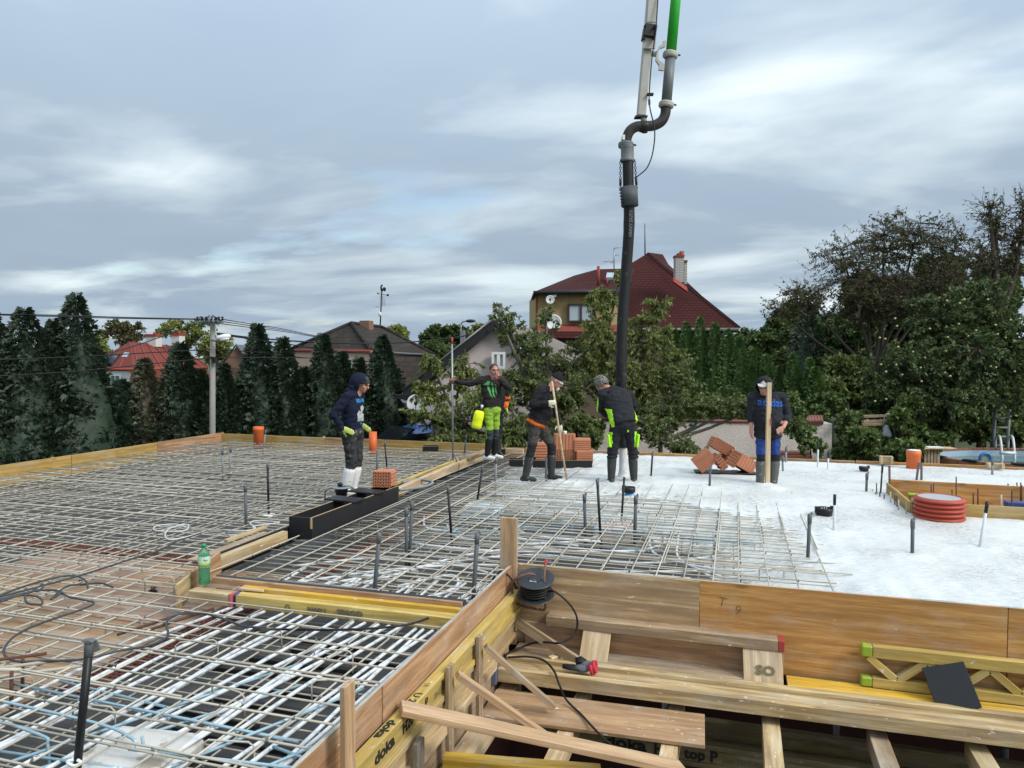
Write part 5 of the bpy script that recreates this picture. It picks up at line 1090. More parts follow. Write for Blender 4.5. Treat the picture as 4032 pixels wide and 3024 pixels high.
q = MB(); n = 48; q.add([ring(2 * math.pi * j / n, prx + .01, pry + .01, z) for z in (-2.05, zr - .03) for j in range(n)], [(j, (j + 1) % n, n + (j + 1) % n, n + j) for j in range(n)], 0, True); q.build('liner', LIN, pl)
q = MB(); zw = zr - .19; q.add([ring(2 * math.pi * j / n, prx, pry, z) for z in (zw, zw - .5) for j in range(n)], [tuple(range(n)), tuple(reversed(range(n, 2 * n)))] + [(j, n + j, n + (j + 1) % n, (j + 1) % n) for j in range(n)], 0, False); q.build('water', WAT, pl)
for k, a in enumerate((2.35, 2.75, 3.25, 3.7, 4.2)):
    one('rim_clip', BLACKM, pl, lambda q: (q.box(ring(a, prx + .07, pry + .07, zr + .03), (.34, .18, .05), 0, Matrix.Rotation(TH + a + math.pi / 2, 3, 'Z'), .01)))
fl = thing('swim_ring', 'blue swim ring floating upright at the pool wall', 'swim ring', D(3880, 1815, 19.9))
c = D(3880, 1806, 19.9); q = MB(); nt_, mt_ = 20, 8; vs = []
for i in range(nt_):
    a = 2 * math.pi * i / nt_
    for j in range(mt_):
        b_ = 2 * math.pi * j / mt_; r_ = .145 + .045 * math.cos(b_); vs.append(c + RGT * (r_ * math.cos(a)) + Vector((0, 0, r_ * math.sin(a))) + FWD * (.045 * math.sin(b_)))
q.add(vs, [(i * mt_ + j, ((i + 1) % nt_) * mt_ + j, ((i + 1) % nt_) * mt_ + (j + 1) % mt_, i * mt_ + (j + 1) % mt_) for i in range(nt_) for j in range(mt_)], 0, True); q.build('tube', M_('blue_vinyl', (.05, .16, .36), .3), fl)
one('mesh_centre', M_('faded_green_mesh', (.22, .26, .17), .7), fl, lambda q: q.lathe([(.0, 0), (.12, 0.005), (.12, -.005), (0, -.01)], 16, c, 0, False, Matrix((RGT, Vector((0, 0, 1)), -FWD)).transposed()))
ld = thing('pool_ladder', 'grey pool ladder with white handrails over the pool rim', 'ladder', D(3960, 1780, 20.6)); LG = M_('grey_ladder_plastic', (.16, .18, .18), .5); LW = M_('white_rail', (.6, .61, .6), .35)
for u in (3913, 3968): one('stile', LG, ld, lambda q: q.tube([D(u + 6, 1612, 21.3), D(u - 6, 1800, 21.2)], .05, 6))
for v in (1648, 1684, 1720, 1755): one('rung', LG, ld, lambda q: q.tube([D(3915 - (v - 1612) * .05, v, 21.25), D(3970 - (v - 1612) * .05, v, 21.25)], .035, 6))
for u in (3925, 3975): one('handrail', LW, ld, lambda q: q.tube(bez([D(u - 6, 1765, 21.1), D(u - 4, 1728, 21.0), D(u + 6, 1716, 20.7), D(u + 14, 1730, 20.3), D(u + 20, 1790, 20.1), D(u + 22, 1825, 20.05)], 5), .032, 8))
one('step', LW, ld, lambda q: q.tube([D(3938, 1783, 20.1), D(3998, 1785, 20.1)], .05, 6))
# crates and timber by the pool
pw = thing('wooden_crate', 'weathered pallet wood crate between the orange bucket and the pool', 'crate', D(3650, 1830, 18.6))
for k in range(5): one('slat', GREYW, pw, lambda q: q.box(D(3640 + k * 13, 1800, 18.7), (.07, .09, .50), 0, Matrix.Rotation(TH, 3, 'Z'), .006))
one('top_board', PALE, pw, lambda q: q.box(D(3680, 1764, 18.7), (.95, .3, .03), 0, Matrix.Rotation(TH, 3, 'Z'), .004))
one('white_lid', WHITEP, pw, lambda q: q.box(D(3675, 1760, 18.7), (.4, .2, .02), 0, Matrix.Rotation(TH, 3, 'Z'), .004))
one('yellow_strip', M_('yellow_strip', (.6, .45, .05), .5), pw, lambda q: q.box(D(3618, 1765, 18.6), (.22, .2, .015), 0, Matrix.Rotation(TH, 3, 'Z') @ Matrix.Rotation(.15, 3, 'Y'), .003))
# garden clutter in the shade
for i, (a, b_, lab) in enumerate([((3400, 1640), (3540, 1635), 'pale plank of the scrap stack under the shrubs'), ((3400, 1660), (3545, 1655), 'second plank in the scrap stack under the shrubs'), ((3525, 1612), (3560, 1640), 'short leaning plank on the scrap stack'), ((3395, 1672), (3540, 1668), 'lowest plank in the scrap stack under the shrubs')]):
    pk = plank('scrap_plank', D(*a, 20.4), D(*b_, 20.4), .075, .05, GREYW, up=(0, 1, 0)); tag(pk, lab, 'plank', 'scrap timber in the garden')
tb = thing('garden_table', 'dark trestle with a yellow box under the scrap planks', 'table', D(3450, 1740, 20.6))
for u in (3415, 3470, 3530): one('leg', DARKW, tb, lambda q: q.tube([D(u, 1650, 20.7), D(u + 5, 1790, 20.7)], .03, 5))
one('yellow_box', YEL, tb, lambda q: q.box(D(3420, 1672, 20.6), (.35, .2, .2)))
bg = thing('plastic_bag', 'pale grey plastic bag hanging by the scrap planks', 'bag', D(3490, 1720, 20.1))
q = MB(); q.lathe([(.02, .34), (.05, .3), (.11, .18), (.14, .06), (.10, 0)], 12, D(3490, 1722, 20.1), sx=1, sy=.5); q.build('sack', M_('grey_plastic', (.42, .45, .47), .4), bg)
one('handle', STEEL, bg, lambda q: (q.tube(bez([D(3475, 1700, 20.1), D(3484, 1640, 20.1), D(3505, 1635, 20.1), D(3525, 1720, 20.1)], 5), .018, 5)))
# white car roof slipping past the left boards, stakes
wc = thing('white_car', 'white car body and dark window just above the left boards', 'car', D(325, 1860, 17.2))
one('roof', WHITEP, wc, lambda q: q.prism([D(283, 1808, 14.6), D(322, 1808, 14.6), D(322, 1795, 14.6), D(300, 1800, 14.6)], FWD * 1.0))
one('bonnet', WHITEP, wc, lambda q: q.prism([D(318, 1812, 14.6), D(359, 1808, 14.6), D(358, 1790, 14.6), D(345, 1792, 14.6)], FWD * 1.0))
one('window', CARG, wc, lambda q: q.prism([D(300, 1815, 14.7), D(330, 1812, 14.7), D(330, 1798, 14.7), D(305, 1801, 14.7)], FWD * .9))
for i, (u, v0) in enumerate([(207, 1800), (240, 1800), (260, 1800), (187, 1818)]): tag(plank('stake', D(u, v0 + 60, 13.6), D(u, v0, 13.6), .045, .03, PALE, up=(0, 1, 0)), ['slim stake outside the left boards, left of the pair', 'slim stake outside the left boards, first of the pair', 'slim stake outside the left boards, second of the pair', 'short yellow stake end outside the left boards'][i], 'stake')
# ================================================================== joint formwork, stair opening
INK = M_('stencil_ink', (.02, .02, .018), .8); INKG = M_('faded_stencil_ink', (.15, .125, .07), .85)
def h20(name, label, p0, p1, mt, up=(0, 0, 1), hgt=.20, fw=.08, ft=.04, web=.03, group='yellow formwork beams'):
    """I-shaped timber beam, p0-p1 along the middle of its top face"""
    M = frame(p0, p1, up); yv, zv = M.col[1].xyz, M.col[2].xyz; p0, p1 = Vector(p0), Vector(p1)
    t_ = thing(name, label, 'timber beam', p0 - Vector((0, 0, hgt)), group)
    plank('flange', p0 - zv * ft / 2, p1 - zv * ft / 2, fw, ft, mt, t_, up, .004)
    plank('web', p0 - zv * hgt / 2, p1 - zv * hgt / 2, web, hgt - 2 * ft, mt, t_, up, .001)
    plank('flange', p0 - zv * (hgt - ft / 2), p1 - zv * (hgt - ft / 2), fw, ft, mt, t_, up, .004)
    return t_
def timber(name, label, p0, p1, wd, th, mt, up=(0, 0, 1), cat='timber', group=None): return tag(plank(name, p0, p1, wd, th, mt, None, up), label, cat, group)
X, Y, Z = Vector((1, 0, 0)), Vector((0, 1, 0)), Vector((0, 0, 1))
# joint across the front (yellow beam with stencilled lettering)
jt = thing('joint_beam', 'long yellow formwork beam with upside down lettering before the bottle', 'timber beam', (-3, 5.03, -.13), 'yellow formwork beams')
plank('flange', (-3.92, 5.02, -.062), (-1.995, 5.05, -.062), .105, .10, YEL, jt); plank('web', (-3.92, 5.10, -.03), (-1.995, 5.13, -.03), .05, .10, YEL2, jt)
text('doka', .085, INKG, mat_axes((-2.86, 4.9775, -.063), (-1, -.015, 0), (0, 0, -1), (.015, -1, 0)), jt, bold=.003, xs=1.35)
text('1.80m', .06, INKG, mat_axes((-3.15, 4.973, -.063), (-1, -.015, 0), (0, 0, -1), (.015, -1, 0)), jt, bold=.002, xs=1.2)
text('U', .07, INKG, mat_axes((-3.42, 4.969, -.063), (-1, -.015, 0), (0, 0, -1), (.015, -1, 0)), jt, bold=.001)
jl = thing('joint_timber', 'pale yellow timber end with red tip under the green bottle', 'timber beam', (-4.1, 5.0, -.13), 'yellow formwork beams')
plank('bar', (-4.36, 4.985, -.058), (-3.97, 5.0, -.058), .10, .10, OLIVE, jl); plank('tip', (-3.97, 5.0, -.058), (-3.945, 5.0, -.058), .105, .105, M_('faded_red_paint', (.42, .10, .10), .6), jl); plank('tip', (-3.937, 5.01, -.06), (-3.915, 5.02, -.06), .10, .11, M_('blue_paint', (.04, .07, .20), .6), jt)
timber('plywood_strip', 'dark plywood strip behind the yellow joint beam', (-4.3, 5.2, .035), (-1.995, 5.23, .035), .075, .021, BLKPLY)
timber('plywood_strip', 'brown plywood edge strip along the yellow joint beam', (-4.28, 5.145, .030), (-1.995, 5.175, .030), .028, .05, BROWN)
timber('short_board', 'short pale board lying across the joint beam by the bottle', (-3.95, 5.10, .008), (-3.72, 5.115, .008), .10, .02, PALE)
timber('end_board', 'brown board on edge left of the green bottle', (-4.44, 4.9, -.06), (-4.70, 5.66, -.04), .22, .025, OLIVE, up=X)
timber('end_board', 'tan board on edge behind the green bottle', (-4.50, 5.15, -.02), (-4.62, 5.65, .02), .20, .025, BROWN, up=X)
# long joint running away
lj = thing('joint_formwork', 'long pale timber joint running back from the bottle to the man on the beam', 'formwork', (-4.7, 10, -.2))
plank('timber', (-4.66, 5.6, .0), (-4.63, 6.7, .01), .07, .12, OLIVE, lj); plank('timber', (-4.60, 8.72, .0), (-4.70, 11.9, .02), .09, .12, PALE, lj); plank('timber', (-4.69, 11.95, .01), (-4.72, 14.45, .03), .09, .12, PALE, lj)
plank('ply', (-4.72, 5.55, -.03), (-4.72, 14.4, -.03), .021, .20, BLKPLY, lj); plank('cap_board', (-4.80, 5.5, .055), (-4.78, 6.6, .06), .12, .02, GREYW, lj)
plank('batten', (-4.82, 8.9, .03), (-4.84, 12.3, .04), .05, .08, YEL, lj); plank('batten', (-4.80, 12.4, .05), (-4.82, 14.4, .05), .07, .06, GREYW, lj); plank('loose_batten', (-4.62, 12.3, .1), (-4.62, 13.6, .1), .05, .04, GREYW, lj)
timber('loose_batten', 'small pale batten lying beside the joint right of the bottle', G(890, 2130, .02), G(1045, 2075, .03), .06, .03, OLIVE)
timber('cross_timber', 'short timber crossing at the far end of the long joint', (-4.65, 14.1, .02), (-4.1, 14.12, .02), .08, .1, PALE)
# long black trough
bx = thing('black_trough', 'long open black plywood box lying on the joint timber', 'formwork box', (-4.4, 7.8, -.05))
bp = [G(1224, 2125, -.05), G(1566, 1982, -.05)]; x0, y0, x1, y1 = bp[0].x, bp[0].y, bp[1].x, bp[1].y; dv = Vector((x1 - x0, y1 - y0, 0)); ln = dv.length; dv.normalize(); nv = Vector((-dv.y, dv.x, 0)); zt = .19; o0 = Vector((x0, y0, 0))
WB = .27
def tr(a, b_, c): return o0 + dv * a + nv * b_ + Vector((0, 0, c))
plank('side_panel', tr(0, -.009, .07), tr(ln, -.009, .07), .24, .018, BLKPLY, bx, up=-nv); plank('side_panel', tr(0, WB, .07), tr(ln, WB, .07), .24, .018, BLKPLY, bx, up=nv)
plank('end_panel', tr(.009, .003, .07), tr(.009, WB - .012, .07), .24, .018, BLKPLY, bx, up=dv); plank('end_panel', tr(ln - .009, .003, .07), tr(ln - .009, WB - .012, .07), .24, .018, BLKPLY, bx, up=dv)
for a in (.0,): plank('edge', tr(-.004, -.009, .07), tr(-.0035, -.0089, .1905), .02, .021, PLYEDGE, bx, up=dv)
plank('top_edge', tr(0, -.009, .1915), tr(ln, -.009, .1915), .019, .004, PLYEDGE, bx); plank('top_edge', tr(0, WB, .1915), tr(ln, WB, .1915), .019, .004, PLYEDGE, bx)
for (a, wd, sh) in ((.95, .24, -.05), (1.5, .24, .02)): plank('cross_board', tr(a, -.06 + sh * 0, .203), tr(a + .06, WB + .12, .203), wd, .02, BLKPLY, bx)
def brick_at(label, c, L, W, Hh, M, clay=CLAY, nx=13, ny=6, group='hollow clay blocks', mesh={}):
    k = (L, W, Hh, nx, ny, clay.name)
    if k not in mesh: mesh[k] = block_mesh(L, W, Hh, clay, nx, ny)
    o = bpy.data.objects.new('clay_block', mesh[k]); COL.objects.link(o); Mm = M.to_4x4(); Mm.translation = Vector(c); o.matrix_basis = Mm; return tag(o, label, 'clay block', group)
def axes3(x, y, z): return Matrix((Vector(x).normalized(), Vector(y).normalized(), Vector(z).normalized())).transposed()
# block on the trough: its perforated face looks at the camera
a_ = RGT.copy(); nz_ = -FWD
brick_at('single perforated clay block resting on the long black box', tr(ln - .12, WB * .5, .31), .245, .20, .24, axes3(Matrix.Rotation(-.12, 3, 'Z') @ RGT, Z, Matrix.Rotation(-.12, 3, 'Z') @ -FWD), nx=11, ny=5)
# conduit bell by the man's feet
rl = thing('conduit_bell', 'black conduit coupler with a bent rod at the feet of the man in navy', 'pipe fitting', G(1345, 1980, .02)); p = G(1345, 1975, .0)
one('sleeve', BLKPVC, rl, lambda q: q.lathe([(.075, 0), (.075, .12), (.085, .125), (.085, .19), (.06, .19), (.06, .1)], 20, p))
one('flange', GREYPVC2, rl, lambda q: q.lathe([(.13, .185), (.135, .195), (.13, .205), (.05, .205), (.05, .185)], 24, p)); one('knob', BLKPVC, rl, lambda q: q.ell(p + Vector((-.02, 0, .23)), (.04, .03, .03)))
one('rod', GREYPVC, rl, lambda q: q.tube(bez([p + RGT * -.22 + Vector((0, 0, -.05)), p + RGT * -.22 + Vector((0, 0, .12)), p + RGT * -.17 + Vector((0, 0, .17)), p + RGT * -.05 + Vector((0, 0, .2)), p + RGT * .12 + Vector((0, 0, .2)), p + RGT * .2 + Vector((0, 0, .12)), p + RGT * .21 + Vector((0, 0, .05))], 5), .01, 6))
q = MB(); q.tube(bez([G(1585, 1900, .08), G(1640, 1888, .06), G(1695, 1895, .05), G(1700, 1905, .05), G(1660, 1918, .05), G(1570, 1930, .08)], 6), .022, 8); tag(q.build('hose', GREYPVC2), 'grey hose loop lying right of the single clay block', 'hose')
# small black boxes
def small_box(label, u0, u1, v0, v1, z=-.02, dep=.22):
    a, b_ = G(u0, v1, z), G(u1, v1, z); hh = (v1 - v0) * (a - CP).length / FPX * .95; xx = (b_ - a).normalized(); yy = Z.cross(xx); L = (b_ - a).length; t_ = thing('black_box', label, 'formwork box', a, 'small black formwork boxes')
    def w_(s, e_): plank('panel', s + Z * hh / 2, e_ + Z * hh / 2, hh, .018, BLKPLY, t_, up=Z.cross((e_ - s).normalized()))
    w_(a, b_); w_(a + yy * dep, b_ + yy * dep); w_(a + yy * .01 + xx * .009, a + yy * (dep - .01) + xx * .009); w_(b_ + yy * .01 - xx * .009, b_ + yy * (dep - .01) - xx * .009)
    plank('top_edge', a + Z * (hh + .002), b_ + Z * (hh + .002), .02, .003, PLYEDGE, t_); return t_, hh, a, b_, yy
small_box('small black box standing on the bars near the far boards', 1664, 1724, 1757, 1777)
small_box('small black box behind the man in yellow trousers', 1945, 1990, 1767, 1788)
small_box('short black box left of the stacked clay blocks', 2004, 2060, 1809, 1836)
tb_, hb, A_, B_, yy = small_box('black box carrying the stacked clay blocks', 2098, 2332, 1812, 1842, dep=.5)
zt_ = -.02 + hb
# stack of blocks (upright ribs to the viewer)
def stack(label, u0, u1, v0, v1, base_uv, face, ydep=.24, off=0.1):
    bs = G(base_uv[0], base_uv[1], -.02); k = (bs - CP).dot(_f) / 1.0; a, b_ = D(u0, v1, k + off), D(u1, v0, k + off); c = (a + b_) / 2 + FWD * ydep * .5; wd = (b_ - a).dot(RGT); hh = (b_ - a).z
    r_ = Matrix.Rotation(random.uniform(-.05, .05), 3, 'Z'); rx, fx = r_ @ RGT, r_ @ FWD
    if face == 'holes': brick_at(label, c, wd, hh, ydep, axes3(rx, Z, -fx), nx=12, ny=5)
    elif face == 'ribsH': brick_at(label, c, hh, ydep, wd, axes3(Z, fx, rx), nx=8, ny=6)          # ribs run sideways
    else: brick_at(label, c, wd, ydep, hh, axes3(rx, fx, Z), nx=12, ny=6)
stack('ribbed clay block at the left of the stack, behind the bent man', 2110, 2157, 1747, 1814, (2215, 1842), 'ribsH', .2)
stack('clay block with its holes to the front, bottom of the stack', 2192, 2268, 1770, 1813, (2215, 1842), 'holes', .24)
stack('tall smooth clay block on top of the perforated one', 2186, 2264, 1711, 1770, (2215, 1842), 'ribsV', .24)
stack('lower right clay block of the stack', 2270, 2334, 1777, 1823, (2300, 1842), 'ribsH', .24, .05)
stack('upper right clay block of the stack', 2262, 2326, 1731, 1778, (2300, 1842), 'ribsH', .24, .07)
c_ = D(2225, 1706, G(2215, 1842, -.02).dot(_f) + .2); q = MB(); q.lathe([(.022, 0), (.034, .075), (.031, .075), (.02, .004)], 14, c_ - Z * .035); tag(q.build('paper_cup', WHITEP), 'small white cup standing on the clay block stack', 'cup')
# tumbled blocks
k_ = (G(2850, 1862, 0) - CP).dot(_f)
def tumbled(label, u, v, dd, wd, hh, dp, ang, face, yaw=0.0):
    c = D(u, v, k_ + dd); rz = Matrix.Rotation(yaw, 3, 'Z'); x, f_ = rz @ RGT, rz @ FWD; rt = Matrix.Rotation(-ang, 3, f_); x, z_ = rt @ x, rt @ Z
    if face == 'holes': brick_at(label, c, wd, hh, dp, axes3(x, z_, -f_), nx=13, ny=5)
    elif face == 'ribs': brick_at(label, c, hh, dp, wd, axes3(z_, f_, x) if True else None, nx=8, ny=6)
    else: brick_at(label, c, wd, dp, hh, axes3(x, f_, z_), nx=12, ny=6)
tumbled('clay block tilted on top of the tumbled pile, holes in view', 2838, 1757, .1, .36, .17, .24, -.52, 'holes', .1)
tumbled('ribbed clay block at the left of the tumbled pile', 2772, 1812, .0, .33, .24, .24, .70, 'ribs', -.1)
tumbled('clay block leaning left in the middle of the tumbled pile', 2832, 1818, -.05, .10, .26, .20, .62, 'holes', .1)
tumbled('clay block leaning right in the middle of the tumbled pile', 2885, 1803, -.02, .15, .26, .22, -.55, 'holes', -.1)
tumbled('smooth clay block at the right of the tumbled pile', 2925, 1822, .05, .36, .22, .24, -.52, 'flat', .25)
tumbled('bright clay block deep inside the tumbled pile', 2862, 1800, .25, .22, .16, .12, .3, 'flat', 0)
pp_ = thing('plywood_pad', 'black plywood pad under the tumbled clay blocks', 'plywood', G(2850, 1862, 0))
plank('sheet', G(2735, 1856, .0), G(2975, 1862, .0), .35, .02, BLKPLY, pp_); plank('batten', G(2800, 1850, .01), G(2825, 1850, .01), .05, .02, PALE, pp_); plank('batten', G(2880, 1853, .01), G(2905, 1853, .01), .05, .02, PALE, pp_)
# ------------------------------------------------------------------ stair opening
oy = YN - .014
pn = thing('opening_panel', 'weathered grey wooden panel behind the cable reel', 'formwork', (-1.1, oy, -.75)); plank('board', (-1.93, oy, -.36), (-.274, oy, -.375), .74, .027, WEATH, pn, up=-Y)
pn2 = thing('opening_panel', 'orange brown varnished panel along the right of the stair opening', 'formwork', (2, oy, -.75)); plank('board', (-.27, oy, -.37), (2.05, oy, -.37), .745, .027, ORNG, pn2, up=-Y); plank('board', (2.055, oy, -.37), (5.2, oy, -.37), .745, .027, ORNG, pn2, up=-Y)
PCL = M_('pencil', (.22, .11, .04), .9); text('T', .12, PCL, mat_axes((-.08, oy - .0145, -.17), (1, 0, -.2), (.2, 0, 1), (0, -1, 0)), pn2, name='pencil_mark', bold=-.002); text('9', .12, PCL, mat_axes((.05, oy - .0145, -.23), (1, 0, -.2), (.2, 0, 1), (0, -1, 0)), pn2, name='pencil_mark', bold=-.002)
timber('upright_post', 'upright brown plank post at the corner beside the cable reel', (-2.015, 6.42, -.75), (-2.005, 6.425, .445), .165, .03, STAKE, up=-Y, cat='post')
eb = h20('edge_beam', 'yellow lettered beam along the left side of the stair opening', (-1.912, 1.3, -.205), (-1.912, 6.36, -.205), YEL)
text('doka', .075, INK, mat_axes((-1.912, 3.72, -.2045), (0, -1, 0), (1, 0, 0), (0, 0, 1)), eb, bold=.003, xs=1.4)
text('U 2.6', .07, INK, mat_axes((-1.912, 4.09, -.2045), (0, -1, 0), (1, 0, 0), (0, 0, 1)), eb, bold=.001, xs=1.3)
text('UL', .05, INKG, mat_axes((-1.912, 4.30, -.2045), (0, -1, 0), (1, 0, 0), (0, 0, 1)), eb)
text('doka', .10, INK, mat_axes((-1.896, 3.68, -.305), (0, 1, 0), (0, 0, 1), (1, 0, 0)), eb, bold=.004, xs=1.25)
text('H20 top P', .10, INK, mat_axes((-1.896, 4.10, -.305), (0, 1, 0), (0, 0, 1), (1, 0, 0)), eb, bold=.003, xs=.9)
text('EN13377', .06, INKG, mat_axes((-1.896, 4.50, -.325), (0, 1, 0), (0, 0, 1), (1, 0, 0)), eb, xs=.9)
h20('edge_beam', 'second yellow beam under the lettered edge beam', (-1.925, 1.3, -.41), (-1.925, 6.30, -.41), OLIVE)
timber('rail', 'pale batten along the foot of the edge beams', (-1.87, 1.6, -.60), (-1.87, 5.6, -.60), .04, .06, PALE)
timber('lower_board', 'dark board lining the opening below the edge beams', (-1.95, 1.6, -.78), (-1.95, 6.2, -.78), .3, .025, GREYW, up=X)
def stake(label, u, vt, ub, vb, x, wd=.10, mt=STAKE, th=.028, zb=None):
    a = AX(u, vt, x); b_ = AX(ub, vb, x); 
    if zb is not None: b_.z = zb
    b_ = Vector((a.x, a.y, b_.z)); return timber('stake', label, b_, a, wd, th, mt, up=X, cat='stake', group='stakes of the stair opening')
stake('tall brown stake at the bottom edge beside the lettered beam', 1368, 2690, 1368, 3200, -1.86, .105, STAKE, .03, -.9)
stake('grey stake in front of the edge beam, middle one', 1770, 2618, 1780, 2990, -1.85, .09, GREYW, .03, -.95)
stake('grey stake in front of the edge beam, farthest one', 1888, 2500, 1890, 2770, -1.85, .085, GREYW, .03, -.9)
stake('short dark stake at the bottom left of the bright yellow timber', 1648, 2915, 1648, 3100, -1.84, .105, DARKW, .035, -.95)
timber('brace', 'brown diagonal brace from the middle stake into the opening', AX(1800, 2655, -1.81), G(2190, 2925, -.80), .085, .04, STAKE, cat='brace')
timber('brace', 'grey diagonal brace from the farthest stake onto the wide plank', AX(1912, 2545, -1.81), G(2180, 2782, -.79), .075, .04, GREYW, cat='brace')
timber('brace', 'grey plank sloping from the reel corner down to the gloves', AY(1985, 2415, 6.32), G(2285, 2612, -.70), .09, .035, GREYW, up=-Y, cat='brace')
lg = thing('ledger', 'rough ledger timber with red painted end across the panel', 'timber', (-.6, 6.39, -.5)); plank('timber', (-1.62, 6.385, -.455), (.37, 6.385, -.455), .14, .09, GREYW, lg); plank('tip', (.37, 6.385, -.455), (.42, 6.385, -.455), .142, .092, M_('red_paint', (.32, .05, .045), .6), lg)
timber('back_board', 'brown board below the ledger, between the two pale cleats', (-1.85, 6.43, -.63), (.42, 6.43, -.63), .22, .025, BROWN, up=-Y)
c1 = timber('cleat', 'pale short plank leaning under the ledger by the gloves', (-1.15, 6.34, -.50), (-1.165, 6.2, -.735), .25, .022, PALE, up=-Y, cat='plank')
c2 = timber('cleat', 'pale short plank with faded mark leaning at the ledger end', (.245, 6.34, -.50), (.255, 6.2, -.735), .31, .022, PALE, up=-Y, cat='plank')
text('SO', .1, INKG, Matrix.LocRotScale(Vector((0, 0, 0)), None, None) @ mat_axes((.27, 6.235, -.64), (1, 0, 0), (0, .5, .86), (0, -.86, .5)), c2 if False else pn2, name='faded_mark', bold=.004, xs=1.2)
timber('walk_plank', 'brown plank floor behind the flat beam, left of the yellow plank', (-1.9, 6.24, -.735), (.36, 6.26, -.735), .34, .03, GREYW)
timber('walk_plank', 'orange yellow plank lying along the foot of the varnished panel', (.44, 6.26, -.735), (4.5, 6.27, -.735), .27, .03, YEL2)
fb_ = h20('flat_beam', 'heavy weathered beam lying flat across the stair opening', (-1.90, 5.755, -.755), (5.2, 5.90, -.755), OLIVE, up=(0, -1, 0), hgt=.34, fw=.115, ft=.07, web=.04)
plank('end_cap', (-1.955, 5.75, -.757), (-1.90, 5.755, -.757), .12, .12, M_('blue_grey_cap', (.10, .12, .17), .6), fb_)
timber('wide_plank', 'wide brown splashed plank lying over the joists', (-1.88, 5.46, -.86), (-.185, 5.53, -.86), .47, .03, wood('splashed_brown_plank', (.34, .19, .09), (.52, .32, .16), splash=.08, grey=.08))
for i, (x, w_, lab) in enumerate([(-1.83, .15, 'heavy pale joist beside the edge beams'), (-1.19, .12, 'pale joist under the wide plank, second from the left'), (-.42, .12, 'pale joist at the right end of the wide plank'), (.30, .13, 'pale joist right of the wide plank'), (1.06, .13, 'brown joist in the middle of the opening'), (1.72, .13, 'pale joist near the right frame edge')]):
    timber('joist', lab, (x - .02, 3.2, -.955), (x, 6.0, -.955), w_, .14, [PALE, PALE, PALE, OLIVE, GREYW, OLIVE][i], cat='joist', group='joists across the opening')
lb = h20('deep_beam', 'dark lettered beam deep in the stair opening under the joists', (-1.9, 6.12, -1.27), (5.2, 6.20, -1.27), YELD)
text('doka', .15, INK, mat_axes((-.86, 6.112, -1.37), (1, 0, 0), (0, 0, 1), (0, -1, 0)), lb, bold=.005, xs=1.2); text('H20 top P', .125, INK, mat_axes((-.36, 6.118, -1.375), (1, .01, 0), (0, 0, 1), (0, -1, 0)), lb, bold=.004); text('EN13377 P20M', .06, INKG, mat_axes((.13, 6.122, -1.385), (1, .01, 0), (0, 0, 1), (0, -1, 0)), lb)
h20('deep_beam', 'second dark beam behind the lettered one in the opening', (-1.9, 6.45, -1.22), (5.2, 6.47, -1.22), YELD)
timber('blue_tipped_timber', 'timber with blue tip under the joists at the bottom right', (.86, 5.55, -1.12), (3.2, 5.62, -1.12), .1, .1, PALE); timber('blue_tip', 'blue painted tip of the timber at the bottom right', (.79, 5.547, -1.12), (.86, 5.55, -1.12), .104, .104, bpy.data.materials['blue_paint'], cat='timber tip')
timber('bright_timber', 'bright yellow timber at the bottom edge of the opening', (-1.80, 4.32, -.70), (-.80, 4.55, -.74), .10, .07, YEL2)
timber('long_plank', 'long brown plank slanting from the edge beam to the bottom right', (-1.90, 3.90, -.165), (-.30, 4.83, -.78), .145, .04, STAKE, cat='plank')
# yellow lattice girder
tg = thing('lattice_girder', 'yellow lattice girder with green caps leaning on the varnished panel', 'girder', (1.5, 6.38, -.7))
plank('chord', (1.09, 6.375, -.425), (4.5, 6.375, -.425), .075, .09, YEL, tg); plank('chord', (1.09, 6.375, -.675), (4.5, 6.375, -.675), .075, .075, YEL, tg)
GC = M_('lime_green_cap', (.27, .36, .04), .6, spots=(.3, .3, .28), spot_scale=12, spot_cut=.6)
plank('cap', (1.005, 6.375, -.425), (1.09, 6.375, -.425), .078, .095, GC, tg, bev=.012); plank('cap', (1.005, 6.375, -.675), (1.09, 6.375, -.675), .078, .08, GC, tg, bev=.012)
for k in range(9):
    xa = 1.06 + k * .215; hi = k % 2 == 0; plank('diagonal', (xa, 6.372, -.47 if hi else -.64), (xa + .2, 6.372, -.64 if hi else -.47), .06, .055, YEL, tg, up=-Y)
sp_ = plank('plywood_offcut', (1.58, 6.325, -.46), (1.66, 6.14, -.725), .30, .02, BLKPLY, None, up=-Y); tag(sp_, 'small black plywood panel leaning on the lattice girder', 'plywood')
timber('offcut', 'small wooden offcut on the plank floor left of the gloves', G(2165, 2595, -.70), G(2222, 2578, -.70), .05, .04, PALE)
# cellar under the opening
for nm, c, s_ in (('cellar_floor', (1, 3, -2.95), (12, 12, .06)), ('cellar_wall', (1, 8.2, -1.7), (12, .25, 2.4)), ('cellar_wall', (-2.6, 3, -1.7), (.25, 10, 2.4))):
    q = MB(); q.box(c, s_); tag(q.build(nm, M_('dark_red_brickwork', (.06, .025, .02), .9) if nm == 'cellar_wall' and 'dark_red_brickwork' not in bpy.data.materials else (bpy.data.materials['dark_red_brickwork'] if nm == 'cellar_wall' else M_('cellar_dirt', (.05, .045, .04), .95))), kind='structure')
for i, (x, y) in enumerate([(-.6, 6.9), (.9, 6.9), (2.2, 6.9), (-.9, 5.6), (1.3, 5.5)]): q = MB(); q.tube([(x, y, -2.92), (x, y, -1.32)], .03, 8); tag(q.build('steel_prop', STEEL), ['steel prop under the deck behind the wide plank', 'steel prop under the deck in the middle of the opening', 'steel prop under the deck at the right', 'steel prop below the wide plank', 'steel prop below the right joists'][i], 'prop', 'props under the deck')
